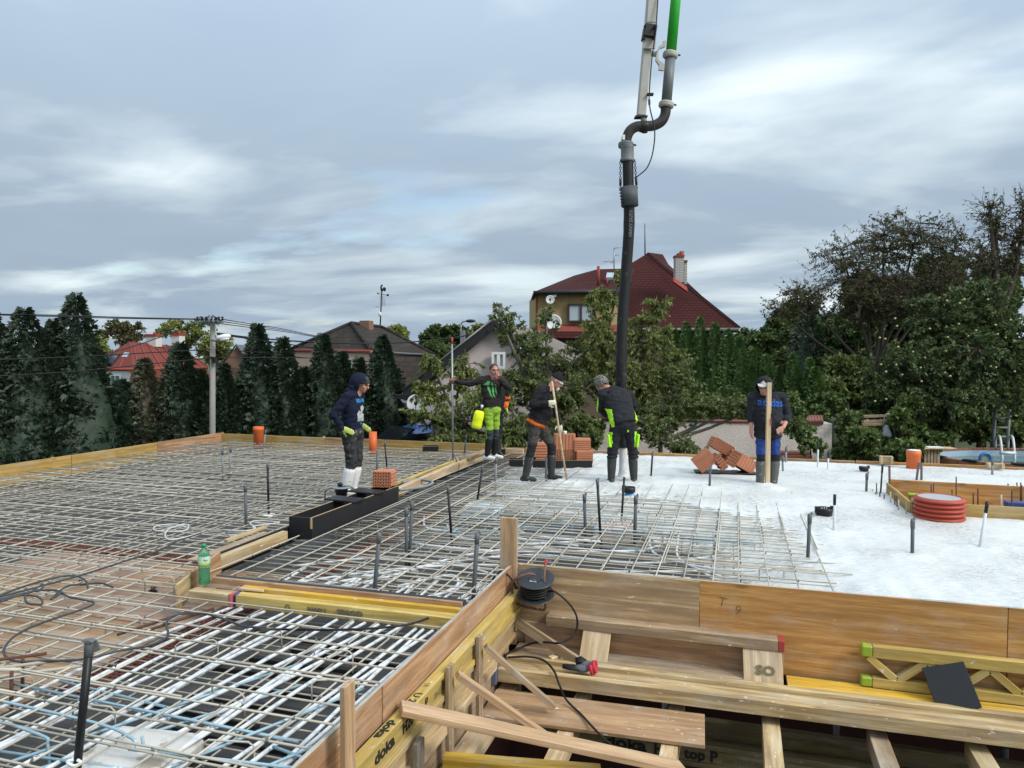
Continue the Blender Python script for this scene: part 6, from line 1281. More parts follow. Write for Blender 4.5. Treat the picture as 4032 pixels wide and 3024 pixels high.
# ------------------------------------------------------------------ gloves
GLV = M_('grey_work_glove', (.10, .10, .11), .8, var=.2, scale=30); GLB = M_('black_rubber_glove', (.012, .012, .014), .6); GLR = M_('red_cuff', (.45, .03, .05), .7)
gl = thing('work_gloves', 'pair of grey and black work gloves with red cuffs on the flat beam', 'gloves', G(2290, 2620, -.69))
def P_(u, v, z): return G(u, v, z)
one('cuff', GLR, gl, lambda q: (q.lathe([(.05, 0), (.052, .03), (.045, .03), (.043, 0)], 12, P_(2335, 2625, -.64), 0, True, Matrix.Rotation(1.4, 3, 'Y')), q.lathe([(.048, 0), (.05, .03), (.043, .03), (.04, 0)], 12, P_(2325, 2636, -.66), 0, True, Matrix.Rotation(1.3, 3, 'Y'))))
one('palm', GLV, gl, lambda q: (q.ell(P_(2310, 2618, -.65), (.07, .05, .035)), q.ell(P_(2292, 2632, -.665), (.07, .045, .03))))
for k in range(4): one('finger', GLB, gl, lambda q: q.tube([P_(2280, 2625 + k * 4, -.665), P_(2250, 2622 + k * 4, -.668), P_(2216, 2619 + k * 3, -.675)], [.014, .013, .01], 7))
for k in range(3): one('finger', GLB, gl, lambda q: q.tube([P_(2305, 2606, -.63), P_(2286, 2592 + k * 6, -.62), P_(2268, 2596 + k * 8, -.64)], [.02, .02, .014], 7))
# ------------------------------------------------------------------ cable reel hung on the panel
rc = AY(2108, 2295, 6.27); ax = (Z * .95 - Y * .28 + X * .05).normalized(); e1 = X - ax * X.dot(ax); e1.normalize(); Mr = Matrix((e1, ax.cross(e1), ax)).transposed()
rl = thing('cable_reel', 'black cable reel with rusty tube frame hanging at the corner', 'cable reel', rc - Z * .3); RPL = M_('reel_plastic', (.028, .032, .038), .45, var=.2, spots=(.2, .2, .2), spot_scale=18, spot_cut=.66); RUST = M_('rusty_tube', (.16, .08, .05), .8, var=.4, scale=20, spots=(.45, .42, .38), spot_scale=14, spot_cut=.63)
for k, off in enumerate((.045, -.115)): one('disc', RPL, rl, lambda q: (q.lathe([(.01, .006), (.06, .012), (.06, .006), (.165, .006), (.172, .0), (.165, -.006), (.01, -.006)], 32, rc + ax * off, 0, False, Mr)))
CBL = M_('black_rubber_cable', (.012, .012, .013), .5)
def coil(q):
    pts = []
    for k in range(220):
        a = k * .42; la = int(k / 75); f_ = (k % 75) / 75; f_ = f_ if la % 2 == 0 else 1 - f_; r_ = .10 + .016 * la; pts.append(rc + Mr @ Vector((r_ * math.cos(a), r_ * math.sin(a), -.10 + .125 * f_)))
    q.tube(pts, .0095, 6)
one('coil', CBL, rl, coil); one('hub', RPL, rl, lambda q: q.lathe([(.085, -.11), (.085, .04)], 20, rc, 0, True, Mr))
def rf_(q):
    def L_(x, y, z): return rc + Mr @ Vector((x, y, z))
    q.tube(bez([L_(.0, .0, .08), L_(-.05, -.02, .10), L_(-.13, -.06, .08), L_(-.195, -.07, .02), L_(-.20, -.06, -.15), L_(-.19, -.03, -.22), L_(-.1, -.05, -.235), L_(.05, -.06, -.235), L_(.10, -.06, -.22), L_(.105, -.06, -.1), L_(.09, -.02, .08), L_(.07, .10, .12), L_(.06, .17, .12)], 5), .0115, 8)
one('tube_frame', RUST, rl, rf_); one('grip', GLR, rl, lambda q: q.tube([rc + Mr @ Vector((.062, .15, .12)), rc + Mr @ Vector((.058, .21, .11))], .017, 8))
one('sticker', WHITEP, rl, lambda q: q.box(rc + Mr @ Vector((-.005, -.05, .0535)), (.06, .026, .002), 0, Mr))
q = MB(); q.tube(bez([AY(1900, 2360, 6.1), AY(1935, 2290, 6.2), AY(1970, 2250, 6.25), AY(2010, 2275, 6.2), AY(2035, 2320, 6.22)], 6), .0095, 6); tag(q.build('cable', CBL), 'black cable rising over the edge board to the reel', 'cable')
q = MB(); q.tube(bez([rc + Mr @ Vector((.12, -.02, -.06)), AY(2185, 2330, 6.2), AY(2235, 2370, 6.22), AY(2268, 2420, 6.24), AY(2272, 2470, 6.26), AY(2250, 2510, 6.2), AY(2200, 2532, 6.0), G(2120, 2528, -.62), G(2050, 2550, -.68), G(1985, 2580, -.69)], 7), .0095, 6); tag(q.build('cable', CBL), 'black cable looping down from the reel to the plank floor', 'cable')
q = MB(); q.tube(bez([G(2000, 2588, -.68), G(2080, 2586, -.66), G(2140, 2600, -.67), G(2180, 2640, -.67), G(2200, 2690, -.66), G(2230, 2755, -.80), G(2290, 2815, -.83), G(2360, 2890, -.80), G(2430, 2950, -.76), G(2520, 2975, -.72), G(2580, 3030, -.75)], 7), .0095, 6); tag(q.build('cable', CBL), 'black cable running over the flat beam and wide plank to the bottom edge', 'cable')
# ================================================================== pipes and fittings on the slab
def stub(label, ut, vt, ub, vb, mt, r=.018, cap='tape', z=-.03, cat='pipe', name='conduit_stub', group='upright pipe stubs', blob=False):
    b_ = G(ub, vb, z); k = (b_ - CP).dot(_f); tp = D(ut, vt, k); dn = (b_ - tp).normalized(); bot = b_ + dn * ((b_.z - ZD) / max(.2, -dn.z))
    t_ = thing(name, label, cat, bot, group)
    ax = (tp - bot).normalized()
    one('tube', mt, t_, lambda q: (q.tube([bot, tp - ax * .0], r, 10, caps=True)))
    if cap == 'tape': one('tape_cap', TAPE, t_, lambda q: (q.tube([tp - ax * .09, tp - ax * .03, tp + ax * .006], [r * 1.12, r * 1.3, r * 1.05], 8), q.ell(tp + ax * .004 + RGT * r * .9, (r * .7, r * .5, r * 1.3), 0, 7, 5)))
    if cap == 'black': one('tape_cap', BLKPVC, t_, lambda q: q.tube([tp - ax * .11, tp + ax * .01], [r * 1.2, r * 1.25], 8))
    if blob: one('mortar_blob', WHITEP, t_, lambda q: q.lathe([(.09, 0), (.10, .015), (.06, .03), (.02, .03)], 16, bot + Z * .002))
    return t_
S = stub
S('left one of two grey stubs near the left formwork', 876, 1772, 877, 1856, GREYPVC2, z=-.05); S('right one of two grey stubs near the left formwork', 909, 1762, 904, 1850, GREYPVC2, z=-.05)
S('thin grey stub leaning beside the far left orange pipe', 1046, 1694, 1038, 1762, GREYPVC2, z=-.05)
S('black taped stub left of the man in navy', 1054, 1823, 1057, 1975, BLKPVC, .016, z=-.05, blob=True); S('grey taped stub behind the green bottle', 966, 1907, 969, 2062, GREYPVC, z=-.05)
S('grey stub right of the legs of the man in navy', 1485, 1777, 1485, 1860, GREYPVC, cap=None, z=-.05); S('black tilted stub right of the second orange pipe', 1515, 1738, 1523, 1838, BLKPVC, .015, z=-.05, blob=True)
S('grey tilted stub by the far boards left of the man on the beam', 1836, 1714, 1828, 1788, GREYPVC, z=-.05)
S('black tilted stub beside the long joint timber', 1901, 1832, 1880, 1966, BLKPVC, .015); S('grey stub before the shoes of the man on the beam', 1954, 1803, 1951, 1898, GREYPVC2)
S('black taped stub in front of the long black box end', 1763, 1912, 1776, 2090, BLKPVC, .015, blob=True); S('left one of a close pair of grey stubs by the box', 1600, 1998, 1600, 2165, GREYPVC); S('right one of a close pair of grey stubs by the box', 1623, 1976, 1614, 2155, GREYPVC)
S('thick dark grey stub behind the yellow joint beam', 1494, 2098, 1477, 2300, GREYPVC, .019); S('grey taped stub left of the upright brown post', 1880, 2100, 1866, 2315, GREYPVC, .019)
S('grey stub between the boots of the man with the rake', 2151, 1803, 2150, 1890, GREYPVC, cap=None); S('tall black taped stub in front of the man with the hose', 2352, 1888, 2363, 2088, BLKPVC, .015); S('grey stub left of the tall black one', 2301, 1947, 2304, 2082, GREYPVC)
S('black stub with white tip before the blue pipe', 2458, 1879, 2449, 2020, BLKPVC, .014, cap=None); S('grey stub with loose tape right of the blue pipe', 2504, 1953, 2500, 2086, GREYPVC, .02)
S('thin black stub right of the man with the hose', 2570, 1781, 2563, 1880, BLKPVC, .015); S('grey stub in front of the tumbled clay blocks', 2797, 1838, 2794, 1919, GREYPVC)
S('dark grey taped stub where the bars sink into the concrete', 3189, 2026, 3181, 2190, GREYPVC, .018); S('white pipe with black cap beside the small black box', 3287, 1950, 3283, 2093, WHITEPE, .0135, 'black')
S('grey stub left of the stair frame, upper right', 3414, 1864, 3411, 1938, GREYPVC); S('dark grey stub below the red corrugated pipe', 3594, 2046, 3592, 2186, GREYPVC, .018); S('tilted white pipe with black cap right of the red corrugated pipe', 3888, 1978, 3857, 2162, WHITEPE, .0145, 'black')
S('left leaning one of two grey stubs under the orange bucket', 3618, 1821, 3608, 1896, GREYPVC, cap=None); S('right one of two grey stubs under the orange bucket', 3629, 1821, 3628, 1897, GREYPVC, cap=None); S('grey stub before the pool', 3908, 1810, 3907, 1873, GREYPVC2)
S('tall white pipe with grey tip near the end of the wall', 3222, 1745, 3219, 1842, WHITEPE, .0145, 'black'); S('shorter white pipe near the end of the wall', 3263, 1779, 3259, 1852, WHITEPE, .0145, 'black')
S('grey stub right behind the man with the timber, nearer', 3081, 1798, 3083, 1858, GREYPVC2); S('grey stub right behind the man with the timber, farther', 3096, 1760, 3094, 1823, GREYPVC2); S('tiny grey stub end behind the man with the timber', 3067, 1808, 3067, 1824, GREYPVC2, cap=None)
S('dark flat strip standing near the stair frame corner', 3475, 1832, 3467, 1945, DARKT, .012, 'black', name='steel_strip'); S('rusty flat stake at the stair frame corner', 3502, 1834, 3503, 1935, M_('rust_brown_stake', (.13, .08, .06), .9, var=.3, scale=15), .016, None, name='steel_stake')
# black tube with tape at the lower left
bt = thing('black_tube', 'tall black tube with a loose grey tape top in the lower left corner', 'pipe', G(300, 3035, -.2), 'upright pipe stubs'); kb = (G(300, 3020, -.1) - CP).dot(_f)
tp, bo = D(350, 2560, kb), D(300, 3060, kb); one('tube', BLKPVC, bt, lambda q: q.tube([bo, tp], .020, 12)); ax = (tp - bo).normalized()
one('tape_cap', TAPE, bt, lambda q: (q.tube([tp - ax * .03, tp + ax * .03, tp + ax * .055], [.0215, .023, .02], 10), q.prism([tp + ax * .055 - RGT * .03, tp + ax * .05 + RGT * .03, tp + ax * .0 + RGT * .055, tp - ax * .01 + RGT * .03, tp - ax * .02 + RGT * .0, tp + ax * .0 - RGT * .02], FWD * .012), q.prism([tp + ax * .055 - RGT * .03, tp + ax * .06 + RGT * .01, tp + ax * .05 + RGT * .03, tp + ax * .045], FWD * -.03)))
one('string', WHITEP, bt, lambda q: q.tube(bez([D(290, 2990, kb - .02), D(265, 3000, kb - .03), D(290, 3015, kb - .03), D(320, 3005, kb - .03), D(305, 2992, kb - .02)], 5), .008, 6))
# orange pipes
def opipe(label, u, v0, v1, r, mt, z=-.06, rim=True, tilt=0.0, name='orange_pipe'):
    b_ = G(u, v1, z); k = (b_ - CP).dot(_f); hh = D(u, v0, k).z - b_.z; t_ = thing(name, label, 'pipe', b_ - Z * .16)
    pr = [(r, -.16), (r, hh - .09), (r * 1.07, hh - .08), (r * 1.07, hh), (r * .95, hh), (r * .92, hh - .3), (0, hh - .3)] if rim else [(r, -.16), (r, hh), (r * .93, hh), (r * .93, hh - .25), (0, hh - .25)]
    one('tube', mt, t_, lambda q: q.lathe(pr, 28, b_, 0, True)); 
    for p_ in t_.children: 
        for f_ in p_.data.polygons: f_.use_smooth = True
    return t_, b_, hh
opipe('orange sewer pipe end in the far left corner of the slab', 1019, 1680, 1748, .115, ORANGE, name='sewer_pipe'); opipe('orange sewer pipe end behind the man in navy', 1469, 1700, 1775, .083, ORANGE, rim=False, name='sewer_pipe')
t_, b_, hh = opipe('orange splashed bucket like pipe at the far edge by the pool', 3596, 1774, 1843, .112, ORANGES, z=-.01, name='sewer_pipe')
one('lid', WHITEP, t_, lambda q: q.lathe([(.105, hh), (.11, hh + .012), (.06, hh + .018), (0, hh + .018)], 20, b_))
# red corrugated shaft pipe
c_ = G(3697, 2036, -.01); cr_ = thing('corrugated_pipe', 'wide brick red corrugated shaft pipe standing in the white concrete', 'pipe', c_); RO = .285; pr = [(RO - .03, -.2)]; NR = 5
for k in range(NR):
    z0 = -.02 + k * .054
    for j in range(9): a = math.pi * j / 8; pr.append((RO - .034 + .034 * math.sin(a), z0 + .054 * (j / 8)))
ztop = -.02 + NR * .054
one('shaft', REDPIPE, cr_, lambda q: q.lathe(pr + [(RO - .035, ztop + .004), (RO - .05, ztop), (RO - .05, ztop - .1)], 56, c_, 0, True, None, 1, 1, False)); one('inner_liner', M_('pale_grey_liner', (.36, .36, .38), .5), cr_, lambda q: q.lathe([(0, ztop - .075), (.15, ztop - .073), (RO - .049, ztop - .07), (RO - .049, ztop - .005)], 40, c_, 0, False))
# framed stair hole on the right
FB_ = YB
sf = thing('stair_frame', 'yellow brown board frame round the opening behind the corrugated pipe', 'formwork', (3, 10.8, -.2))
plank('board', (HX0, HY0 - .05, .03), (4.6, HY0 - .05, .03), .22, .03, YB, sf, up=-Y); plank('board', (HX0 + .03, HY1, .02), (4.05, HY1, .0), .34, .03, ORNG, sf, up=-Y); plank('board', (HX0, HY0 - .03, .03), (HX0, HY1 + .05, .03), .2, .03, YB, sf, up=X); plank('board', (4.07, HY1, .0), (4.35, HY0, .0), .34, .03, BROWN, sf, up=-X)
plank('floor_board', (2.1, 10.75, -.19), (4.5, 10.75, -.19), 1.4, .03, BROWN, sf)
cb_ = thing('timber_block', 'yellow timber block with blue corner inside the stair frame', 'timber block', AY(4000, 1990, 11.1)); one('block', YEL, cb_, lambda q: q.box(AY(3995, 2005, 11.0), (.2, .12, .16), 0, None, .01)); one('corner', bpy.data.materials['blue_paint'], cb_, lambda q: q.box(AY(3995, 1985, 10.99), (.22, .13, .07), 0, None, .01))
cb_ = thing('timber_block', 'pale block with lime edge behind the corrugated pipe', 'timber block', AY(3620, 1960, 11.2)); one('block', OLIVE, cb_, lambda q: q.box(AY(3620, 1962, 11.3), (.26, .1, .12), 0, None, .015)); one('edge', GC, cb_, lambda q: q.box(AY(3620, 1948, 11.29), (.3, .11, .03), 0, None, .008))
sr = thing('starter_bars', 'rusty starter bars standing round the framed opening on the right', 'starter bars', (3.2, 10.8, -.2))
for (u, v0, v1, z_) in [(3668, 1910, 1965, 0), (3675, 1905, 1968, 0), (3750, 1928, 1970, 0), (3766, 1877, 1975, 0), (3834, 1940, 2035, -.02), (3852, 1924, 2035, -.02), (3863, 1918, 1952, 0), (3875, 1916, 1955, 0), (3880, 1912, 1950, 0), (3944, 1948, 2042, -.02), (3970, 1904, 1960, 0), (3990, 1912, 1968, 0), (3986, 1930, 2048, -.02), (4006, 1900, 1960, 0), (4020, 1900, 1975, 0), (4022, 1910, 1975, 0), (3452, 1902, 1945, 0), (3448, 1938, 1950, 0), (3465, 1937, 1962, 0), (3480, 1948, 1972, 0), (3507, 1937, 1985, 0), (3524, 1950, 1995, 0), (3533, 1952, 2003, 0), (3537, 1968, 2015, 0), (3568, 1976, 2030, 0), (3576, 1975, 2016, 0), (3435, 1928, 1934, 0)]:
    b_ = G(u, v1, -.03 + z_); k = (b_ - CP).dot(_f); bar_run([b_ - Z * .1, D(u + random.uniform(-2, 2), v0, k)], .008 if v1 < 2010 else .009).build('bar', REBARD if u not in (3537, 3568, 3944, 3507) else REBAR, sr)
# electrical floor boxes
def ebox(label, u, v, s, mt2=None, z=.0):
    c = G(u, v, z); t_ = thing('floor_box', label, 'electrical box', c)
    one('ring', BLKPVC, t_, lambda q: q.lathe([(.095 * s, 0), (.1 * s, .05 * s), (.105 * s, .09 * s), (.09 * s, .09 * s), (.085 * s, .03 * s), (0, .03 * s)], 16, c)); one('tab', BLKPVC, t_, lambda q: (q.box(c + RGT * .1 * s + Z * .08 * s, (.05 * s, .06 * s, .06 * s)), q.box(c - RGT * .1 * s + Z * .07 * s, (.03 * s, .06 * s, .07 * s))))
    for k in range(3): one('screw', STEEL, t_, lambda q: q.tube([c + RGT * (.03 * s * (k - 1)) + Z * .03 * s, c + RGT * (.03 * s * (k - 1)) + Z * .10 * s], .006 * s, 5))
    if mt2: one('collar', mt2, t_, lambda q: q.lathe([(.09 * s, -.02), (.09 * s, .012), (.07 * s, .012)], 16, c))
    return t_
BLU = M_('sky_blue_pipe', (.03, .27, .55), .4)
ebox('black round floor box with blue collar in the white concrete', 3245, 2028, 1.0, BLU); ebox('small black floor box with white splashes near the far edge', 3402, 1853, .75)
bp_ = thing('blue_pipe', 'sky blue pipe with black head in front of the man with the hose', 'pipe', G(2478, 1985, -.22)); c = G(2478, 1950, -.03); one('tube', BLU, bp_, lambda q: q.tube([c - Z * .2, c + Z * .04], .062, 18)); one('head', BLKPVC, bp_, lambda q: q.lathe([(.07, .04), (.085, .05), (.085, .12), (.07, .12), (.06, .06), (0, .06)], 16, c)); one('tab', BLKPVC, bp_, lambda q: q.box(c - RGT * .08 + Z * .09, (.05, .05, .1)))
# polystyrene boxes among the bars
def foam(label, c, sx, sy, sz, yaw, mt=STYRO, screws=1):
    t_ = thing('polystyrene_box', label, 'insulation box', c); Mx = Matrix.Rotation(yaw, 3, 'Z')
    one('body', mt, t_, lambda q: q.box(Vector(c) + Z * sz / 2, (sx, sy, sz), 0, Mx, .025))
    one('lid', mt, t_, lambda q: q.box(Vector(c) + Z * (sz + .012), (sx * .93, sy * .9, .022), 0, Mx, .01))
    for k in range(screws): one('hook', STEEL, t_, lambda q: q.tube([Vector(c) + Mx @ Vector((-.12 + k * .2, .02, sz + .02)), Vector(c) + Mx @ Vector((-.12 + k * .2, .02, sz + .06)), Vector(c) + Mx @ Vector((-.09 + k * .2, .05, sz + .07))], .006, 5))
    return t_
foam('large white polystyrene box under the bars at the bottom left', (-3.0, 2.98, ZD), .52, .5, .11, .12); foam('pinkish polystyrene box under the bars before the blue pipe', (-1.35, 8.62, ZD), .46, .5, .16, .05, M_('pinkish_foam', (.62, .52, .5), .8, var=.12, scale=8), 2); foam('pale blue tinted polystyrene box under the bars left of the post', (-3.3, 9.35, ZD), .5, .5, .14, .05, M_('bluish_foam', (.48, .56, .60), .8, var=.15, scale=8), 1)
# conduits clips and roof block, far things on the slab edge
for (u, v, w_, hh, lab) in [(3488, 1822, .17, .14, 'square wooden block standing on the far edge of the concrete'), (3917, 1838, .2, .085, 'low wooden block on the far edge before the pool')]:
    c = AY(u, v, 14.42); t_ = thing('wood_block', lab, 'wood block', (c.x, c.y, 0)); one('block', OLIVE, t_, lambda q: q.box((c.x, c.y, .02 + hh / 2), (w_ * 1.15, .12, hh), 0, None, .01)); 
    for s_ in (-1, 1): one('end_piece', PALE, t_, lambda q: q.box((c.x + s_ * w_ * .5, c.y - .02, .02 + hh / 2), (w_ * .25, .13, hh + .006), 0, None, .008))
# green bottle
bb = G(805, 2296, .0); bo = thing('water_bottle', 'green plastic water bottle standing on the joint timber', 'bottle', (bb.x, bb.y, -.006)); c = Vector((bb.x, bb.y, -.006))
t = NT('green_bottle_plastic'); t.base((.35, .80, .58)); t.rough(.06); t.b.inputs['Transmission Weight'].default_value = .9; t.b.inputs['IOR'].default_value = 1.25; BOT = t.m
t = NT('green_tinted_water'); t.base((.30, .70, .48)); t.rough(.03); t.b.inputs['Transmission Weight'].default_value = .9; t.b.inputs['IOR'].default_value = 1.2; WTR = t.m
s_ = .345 / .33
one('body', BOT, bo, lambda q: q.lathe([(.038 * s_, 0), (.045 * s_, .008), (.046 * s_, .07), (.043 * s_, .10), (.046 * s_, .13), (.044 * s_, .16), (.0455 * s_, .175), (.0455 * s_, .245), (.042 * s_, .265), (.028 * s_, .295), (.015 * s_, .312), (.014 * s_, .325)], 28, c))
one('water', WTR, bo, lambda q: q.lathe([(.035 * s_, .004), (.0425 * s_, .012), (.0435 * s_, .07), (.041 * s_, .1), (.0432 * s_, .128), (.0, .128)], 24, c)); one('cap', M_('green_cap', (.02, .25, .12), .4), bo, lambda q: q.lathe([(.017 * s_, .318), (.0175 * s_, .345), (.012 * s_, .348), (0, .348)], 18, c))
lb_ = one('label', M_('pale_mint_label', (.45, .62, .50), .4, var=.1, scale=30), bo, lambda q: q.lathe([(.0468 * s_, .175), (.0468 * s_, .245)], 28, c, 0, True, None, 1, 1, False)); one('label_band', M_('lime_band', (.42, .52, .05), .4), bo, lambda q: q.lathe([(.0472 * s_, .176), (.0472 * s_, .192)], 28, c, 0, True, None, 1, 1, False))
text('Ondrášovka', .014, M_('dark_green_print', (.02, .12, .06), .5), mat_axes(c + (CP - c).normalized() * .052 + Z * (.217 - 0.0) - Z * ((CP - c).normalized().z * .052), RGT, Z, -FWD), bo)

# ================================================================== concrete pump boom and hose
HD = 11.75
def H_(u, v, d=HD): return D(u, v, d)
RUB = M_('worn_black_rubber', (.012, .012, .0125), .5, var=.35, scale=7, bump=.2, spots=(.045, .045, .043), spot_scale=5, spot_cut=.6)
DST = M_('dirty_dark_steel', (.042, .038, .034), .55, metal=.3, var=.4, scale=8, spots=(.30, .28, .25), spot_scale=7, spot_cut=.66); GST = M_('grey_painted_steel', (.145, .155, .155), .5, var=.3, scale=5, spots=(.42, .4, .37), spot_scale=8, spot_cut=.68); WHS = M_('dirty_white_paint', (.42, .40, .36), .55, var=.25, scale=4, spots=(.16, .13, .1), spot_scale=9, spot_cut=.67); GRN = M_('green_boom_paint', (.025, .34, .03), .35, var=.1, scale=4, spots=(.01, .10, .015), spot_scale=8, spot_cut=.7)
eh = thing('pump_hose', 'thick black rubber end hose of the concrete pump hanging in the middle', 'hose', H_(2530, 1790))
path = bez([H_(2452, 1762, 11.8), H_(2449, 1680, 11.8), H_(2446, 1570, 11.78), H_(2446, 1440, 11.75), H_(2452, 1250, 11.75), H_(2466, 1060, 11.75), H_(2477, 880, 11.72), H_(2474, 720, 11.7), H_(2472, 630, 11.7)], 6)
one('hose', RUB, eh, lambda q: q.tube(path, [.088 + .004 * (1 if i % 12 == 0 else 0) for i in range(len(path))], 20)); one('sleeve', M_('clamped_grey_sleeve', (.07, .075, .078), .6, var=.3, scale=8, spots=(.3, .3, .3), spot_scale=8, spot_cut=.68), eh, lambda q: q.tube([H_(2480, 812, 11.7), H_(2476, 738, 11.7)], .138, 22))
for k in range(6): one('bolt', BLACKM, eh, lambda q: q.tube([H_(2447 + k * 1.5, 748 + k * 12, 11.62), H_(2438 + k * 1.5, 748 + k * 12, 11.62)], .012, 6))
one('collar', GST, eh, lambda q: q.lathe([(.107, -.13), (.11, -.1), (.105, -.09), (.105, .1), (.112, .12)], 22, H_(2470, 606, 11.7)))
for (u0, v0, u1, v1) in ((2443, 627, 2443, 745), (2499, 627, 2507, 742)):
    def chain(q):
        n = 12
        for k in range(n):
            if k in (8, 9): continue
            a, b_ = H_(u0 + (u1 - u0) * k / n, v0 + (v1 - v0) * k / n, 11.66), H_(u0 + (u1 - u0) * (k + 1.15) / n, v0 + (v1 - v0) * (k + 1.15) / n, 11.66); d = RGT if k % 2 else FWD
            q.tube([a, a.lerp(b_, .2) + d * .015, a.lerp(b_, .8) + d * .015, b_, a.lerp(b_, .8) - d * .015, a.lerp(b_, .2) - d * .015, a], .006, 5, caps=False)
    c_ = one('chain', BLACKM, eh, chain); q = MB(); q.tube([H_(u0 + (u1 - u0) * .66, v0 + (v1 - v0) * .66, 11.66), H_(u0 + (u1 - u0) * .88, v0 + (v1 - v0) * .88, 11.66)], .02, 8); o = q.build('sleeve', BLACKM, eh); o.parent = c_; o.location = (0, 0, 0)
hv = text('HEAVY DUTY', .07, M_('grey_hose_print', (.16, .16, .16), .6), mat_axes(H_(2484, 880, 11.62), (H_(2487, 820, 11.62) - H_(2481, 960, 11.62)), -RGT, -FWD), eh, name='hose_lettering', bold=.002)
st_ = one('concrete_stream', CONC, eh, lambda q: q.tube(bez([H_(2452, 1758, 11.8), H_(2454, 1820, 11.8), H_(2456, 1888, 11.78)], 5), [.075, .07, .068, .066, .066, .068, .07, .075, .085, .1, .13], 14))
bm = thing('pump_boom', 'white boom arm tip and green delivery pipe of the concrete pump at the top', 'pump boom', H_(2545, 500))
def boxbeam(q, a, b_, wd, dp):
    M = frame(a, b_, FWD); L = (Vector(b_) - Vector(a)).length; q.box(M @ Vector((L / 2, 0, 0)), (L, wd, dp), 0, M.to_3x3(), .012)
one('arm', WHS, bm, lambda q: boxbeam(q, H_(2524, 460), H_(2565, -20), .135, .16)); one('arm', WHS, bm, lambda q: boxbeam(q, H_(2562, 100, 11.72), H_(2640, -1100, 11.72), .17, .19))
one('side_plate', WHS, bm, lambda q: q.prism([H_(2538, 90, 11.62), H_(2588, 90, 11.62), H_(2580, 190, 11.62), H_(2530, 190, 11.62)], FWD * .03)); one('clamp', DST, bm, lambda q: boxbeam(q, H_(2552, 156, 11.68), H_(2560, 106, 11.68), .20, .24))
for (u, v) in ((2539, 104), (2578, 104), (2535, 154), (2572, 154)): one('bolt', DST, bm, lambda q: q.tube([H_(u, v, 11.6), H_(u, v, 11.5)], .022, 8))
one('foot_plate', DST, bm, lambda q: q.box(H_(2523, 462), (.2, .15, .02), 0, Matrix.Rotation(TH, 3, 'Z'))); one('swivel', WHS, bm, lambda q: (q.tube([H_(2533, 462), H_(2537, 482)], .05, 10)))
one('green_pipe', GRN, bm, lambda q: q.tube([H_(2642, 205), H_(2661, -5), H_(2760, -1100)], .083, 20)); one('grey_pipe', GST, bm, lambda q: q.tube([H_(2624, 402), H_(2640, 222)], .083, 20))
one('elbow', DST, bm, lambda q: q.tube(bez([H_(2622, 420), H_(2619, 450), H_(2604, 478), H_(2574, 494), H_(2540, 497), H_(2506, 499), H_(2482, 514), H_(2469, 540), H_(2465, 566)], 5), .082, 18)); one('elbow_joint', DST, bm, lambda q: (q.tube([H_(2534, 486), H_(2540, 512)], .10, 14, 0), q.tube([H_(2538, 510), H_(2538, 522)], .05, 8)))
for (u0, v0, u1, v1) in ((2638, 226, 2641, 208), (2622, 422, 2625, 402), (2464, 580, 2464, 560)):
    a, b_ = H_(u0, v0), H_(u1, v1); M = frame(a, b_, FWD).to_3x3(); c_ = one('coupling', WHS if v0 < 500 else GST, bm, lambda q: q.lathe([(.085, -.01), (.115, .0), (.125, .02), (.115, .035), (.125, .05), (.115, .075), (.085, .085)], 22, a, 0, True, Matrix((M.col[1], M.col[2], M.col[0])).transposed()))
    q = MB(); q.tube([a + RGT * .11 + Z * .05, a + RGT * .17 + Z * .03], .014, 6); o = q.build('lever', DST, bm); o.parent = c_; o.location = (0, 0, 0)
def brk(q):
    for P in ([(2612, 160), (2625, 160), (2620, 182), (2600, 190), (2590, 205), (2586, 200), (2594, 182), (2608, 176)], [(2586, 205), (2592, 204), (2592, 235), (2616, 252), (2614, 276), (2594, 274), (2596, 256), (2582, 236)]): q.prism([H_(u, v, 11.62) for u, v in P], FWD * .05)
one('bracket', WHS, bm, brk); one('bracket_tube', WHS, bm, lambda q: q.tube([H_(2556, 210), H_(2588, 214)], .045, 10)); one('cable_holder', BLACKM, bm, lambda q: q.box(H_(2560, 372, 11.65), (.1, .06, .035), 0, Matrix.Rotation(TH, 3, 'Z')))
one('control_cable', BLACKM, bm, lambda q: q.tube(bez([H_(2591, -10, 11.6), H_(2582, 120, 11.55), H_(2566, 240, 11.55), H_(2556, 380, 11.55), H_(2560, 430, 11.5), H_(2574, 490, 11.5), H_(2578, 540, 11.5), H_(2568, 610, 11.52), H_(2548, 660, 11.55), H_(2522, 685, 11.58), H_(2499, 702, 11.6)], 7), .0105, 6))
one('cable_joint', BLACKM, bm, lambda q: q.tube([H_(2556, 392, 11.55), H_(2557, 412, 11.54)], .018, 8)); one('nameplate', WHITEP, bm, lambda q: q.box(H_(2456, 540, 11.66), (.04, .01, .08), 0, Matrix.Rotation(TH, 3, 'Z')))
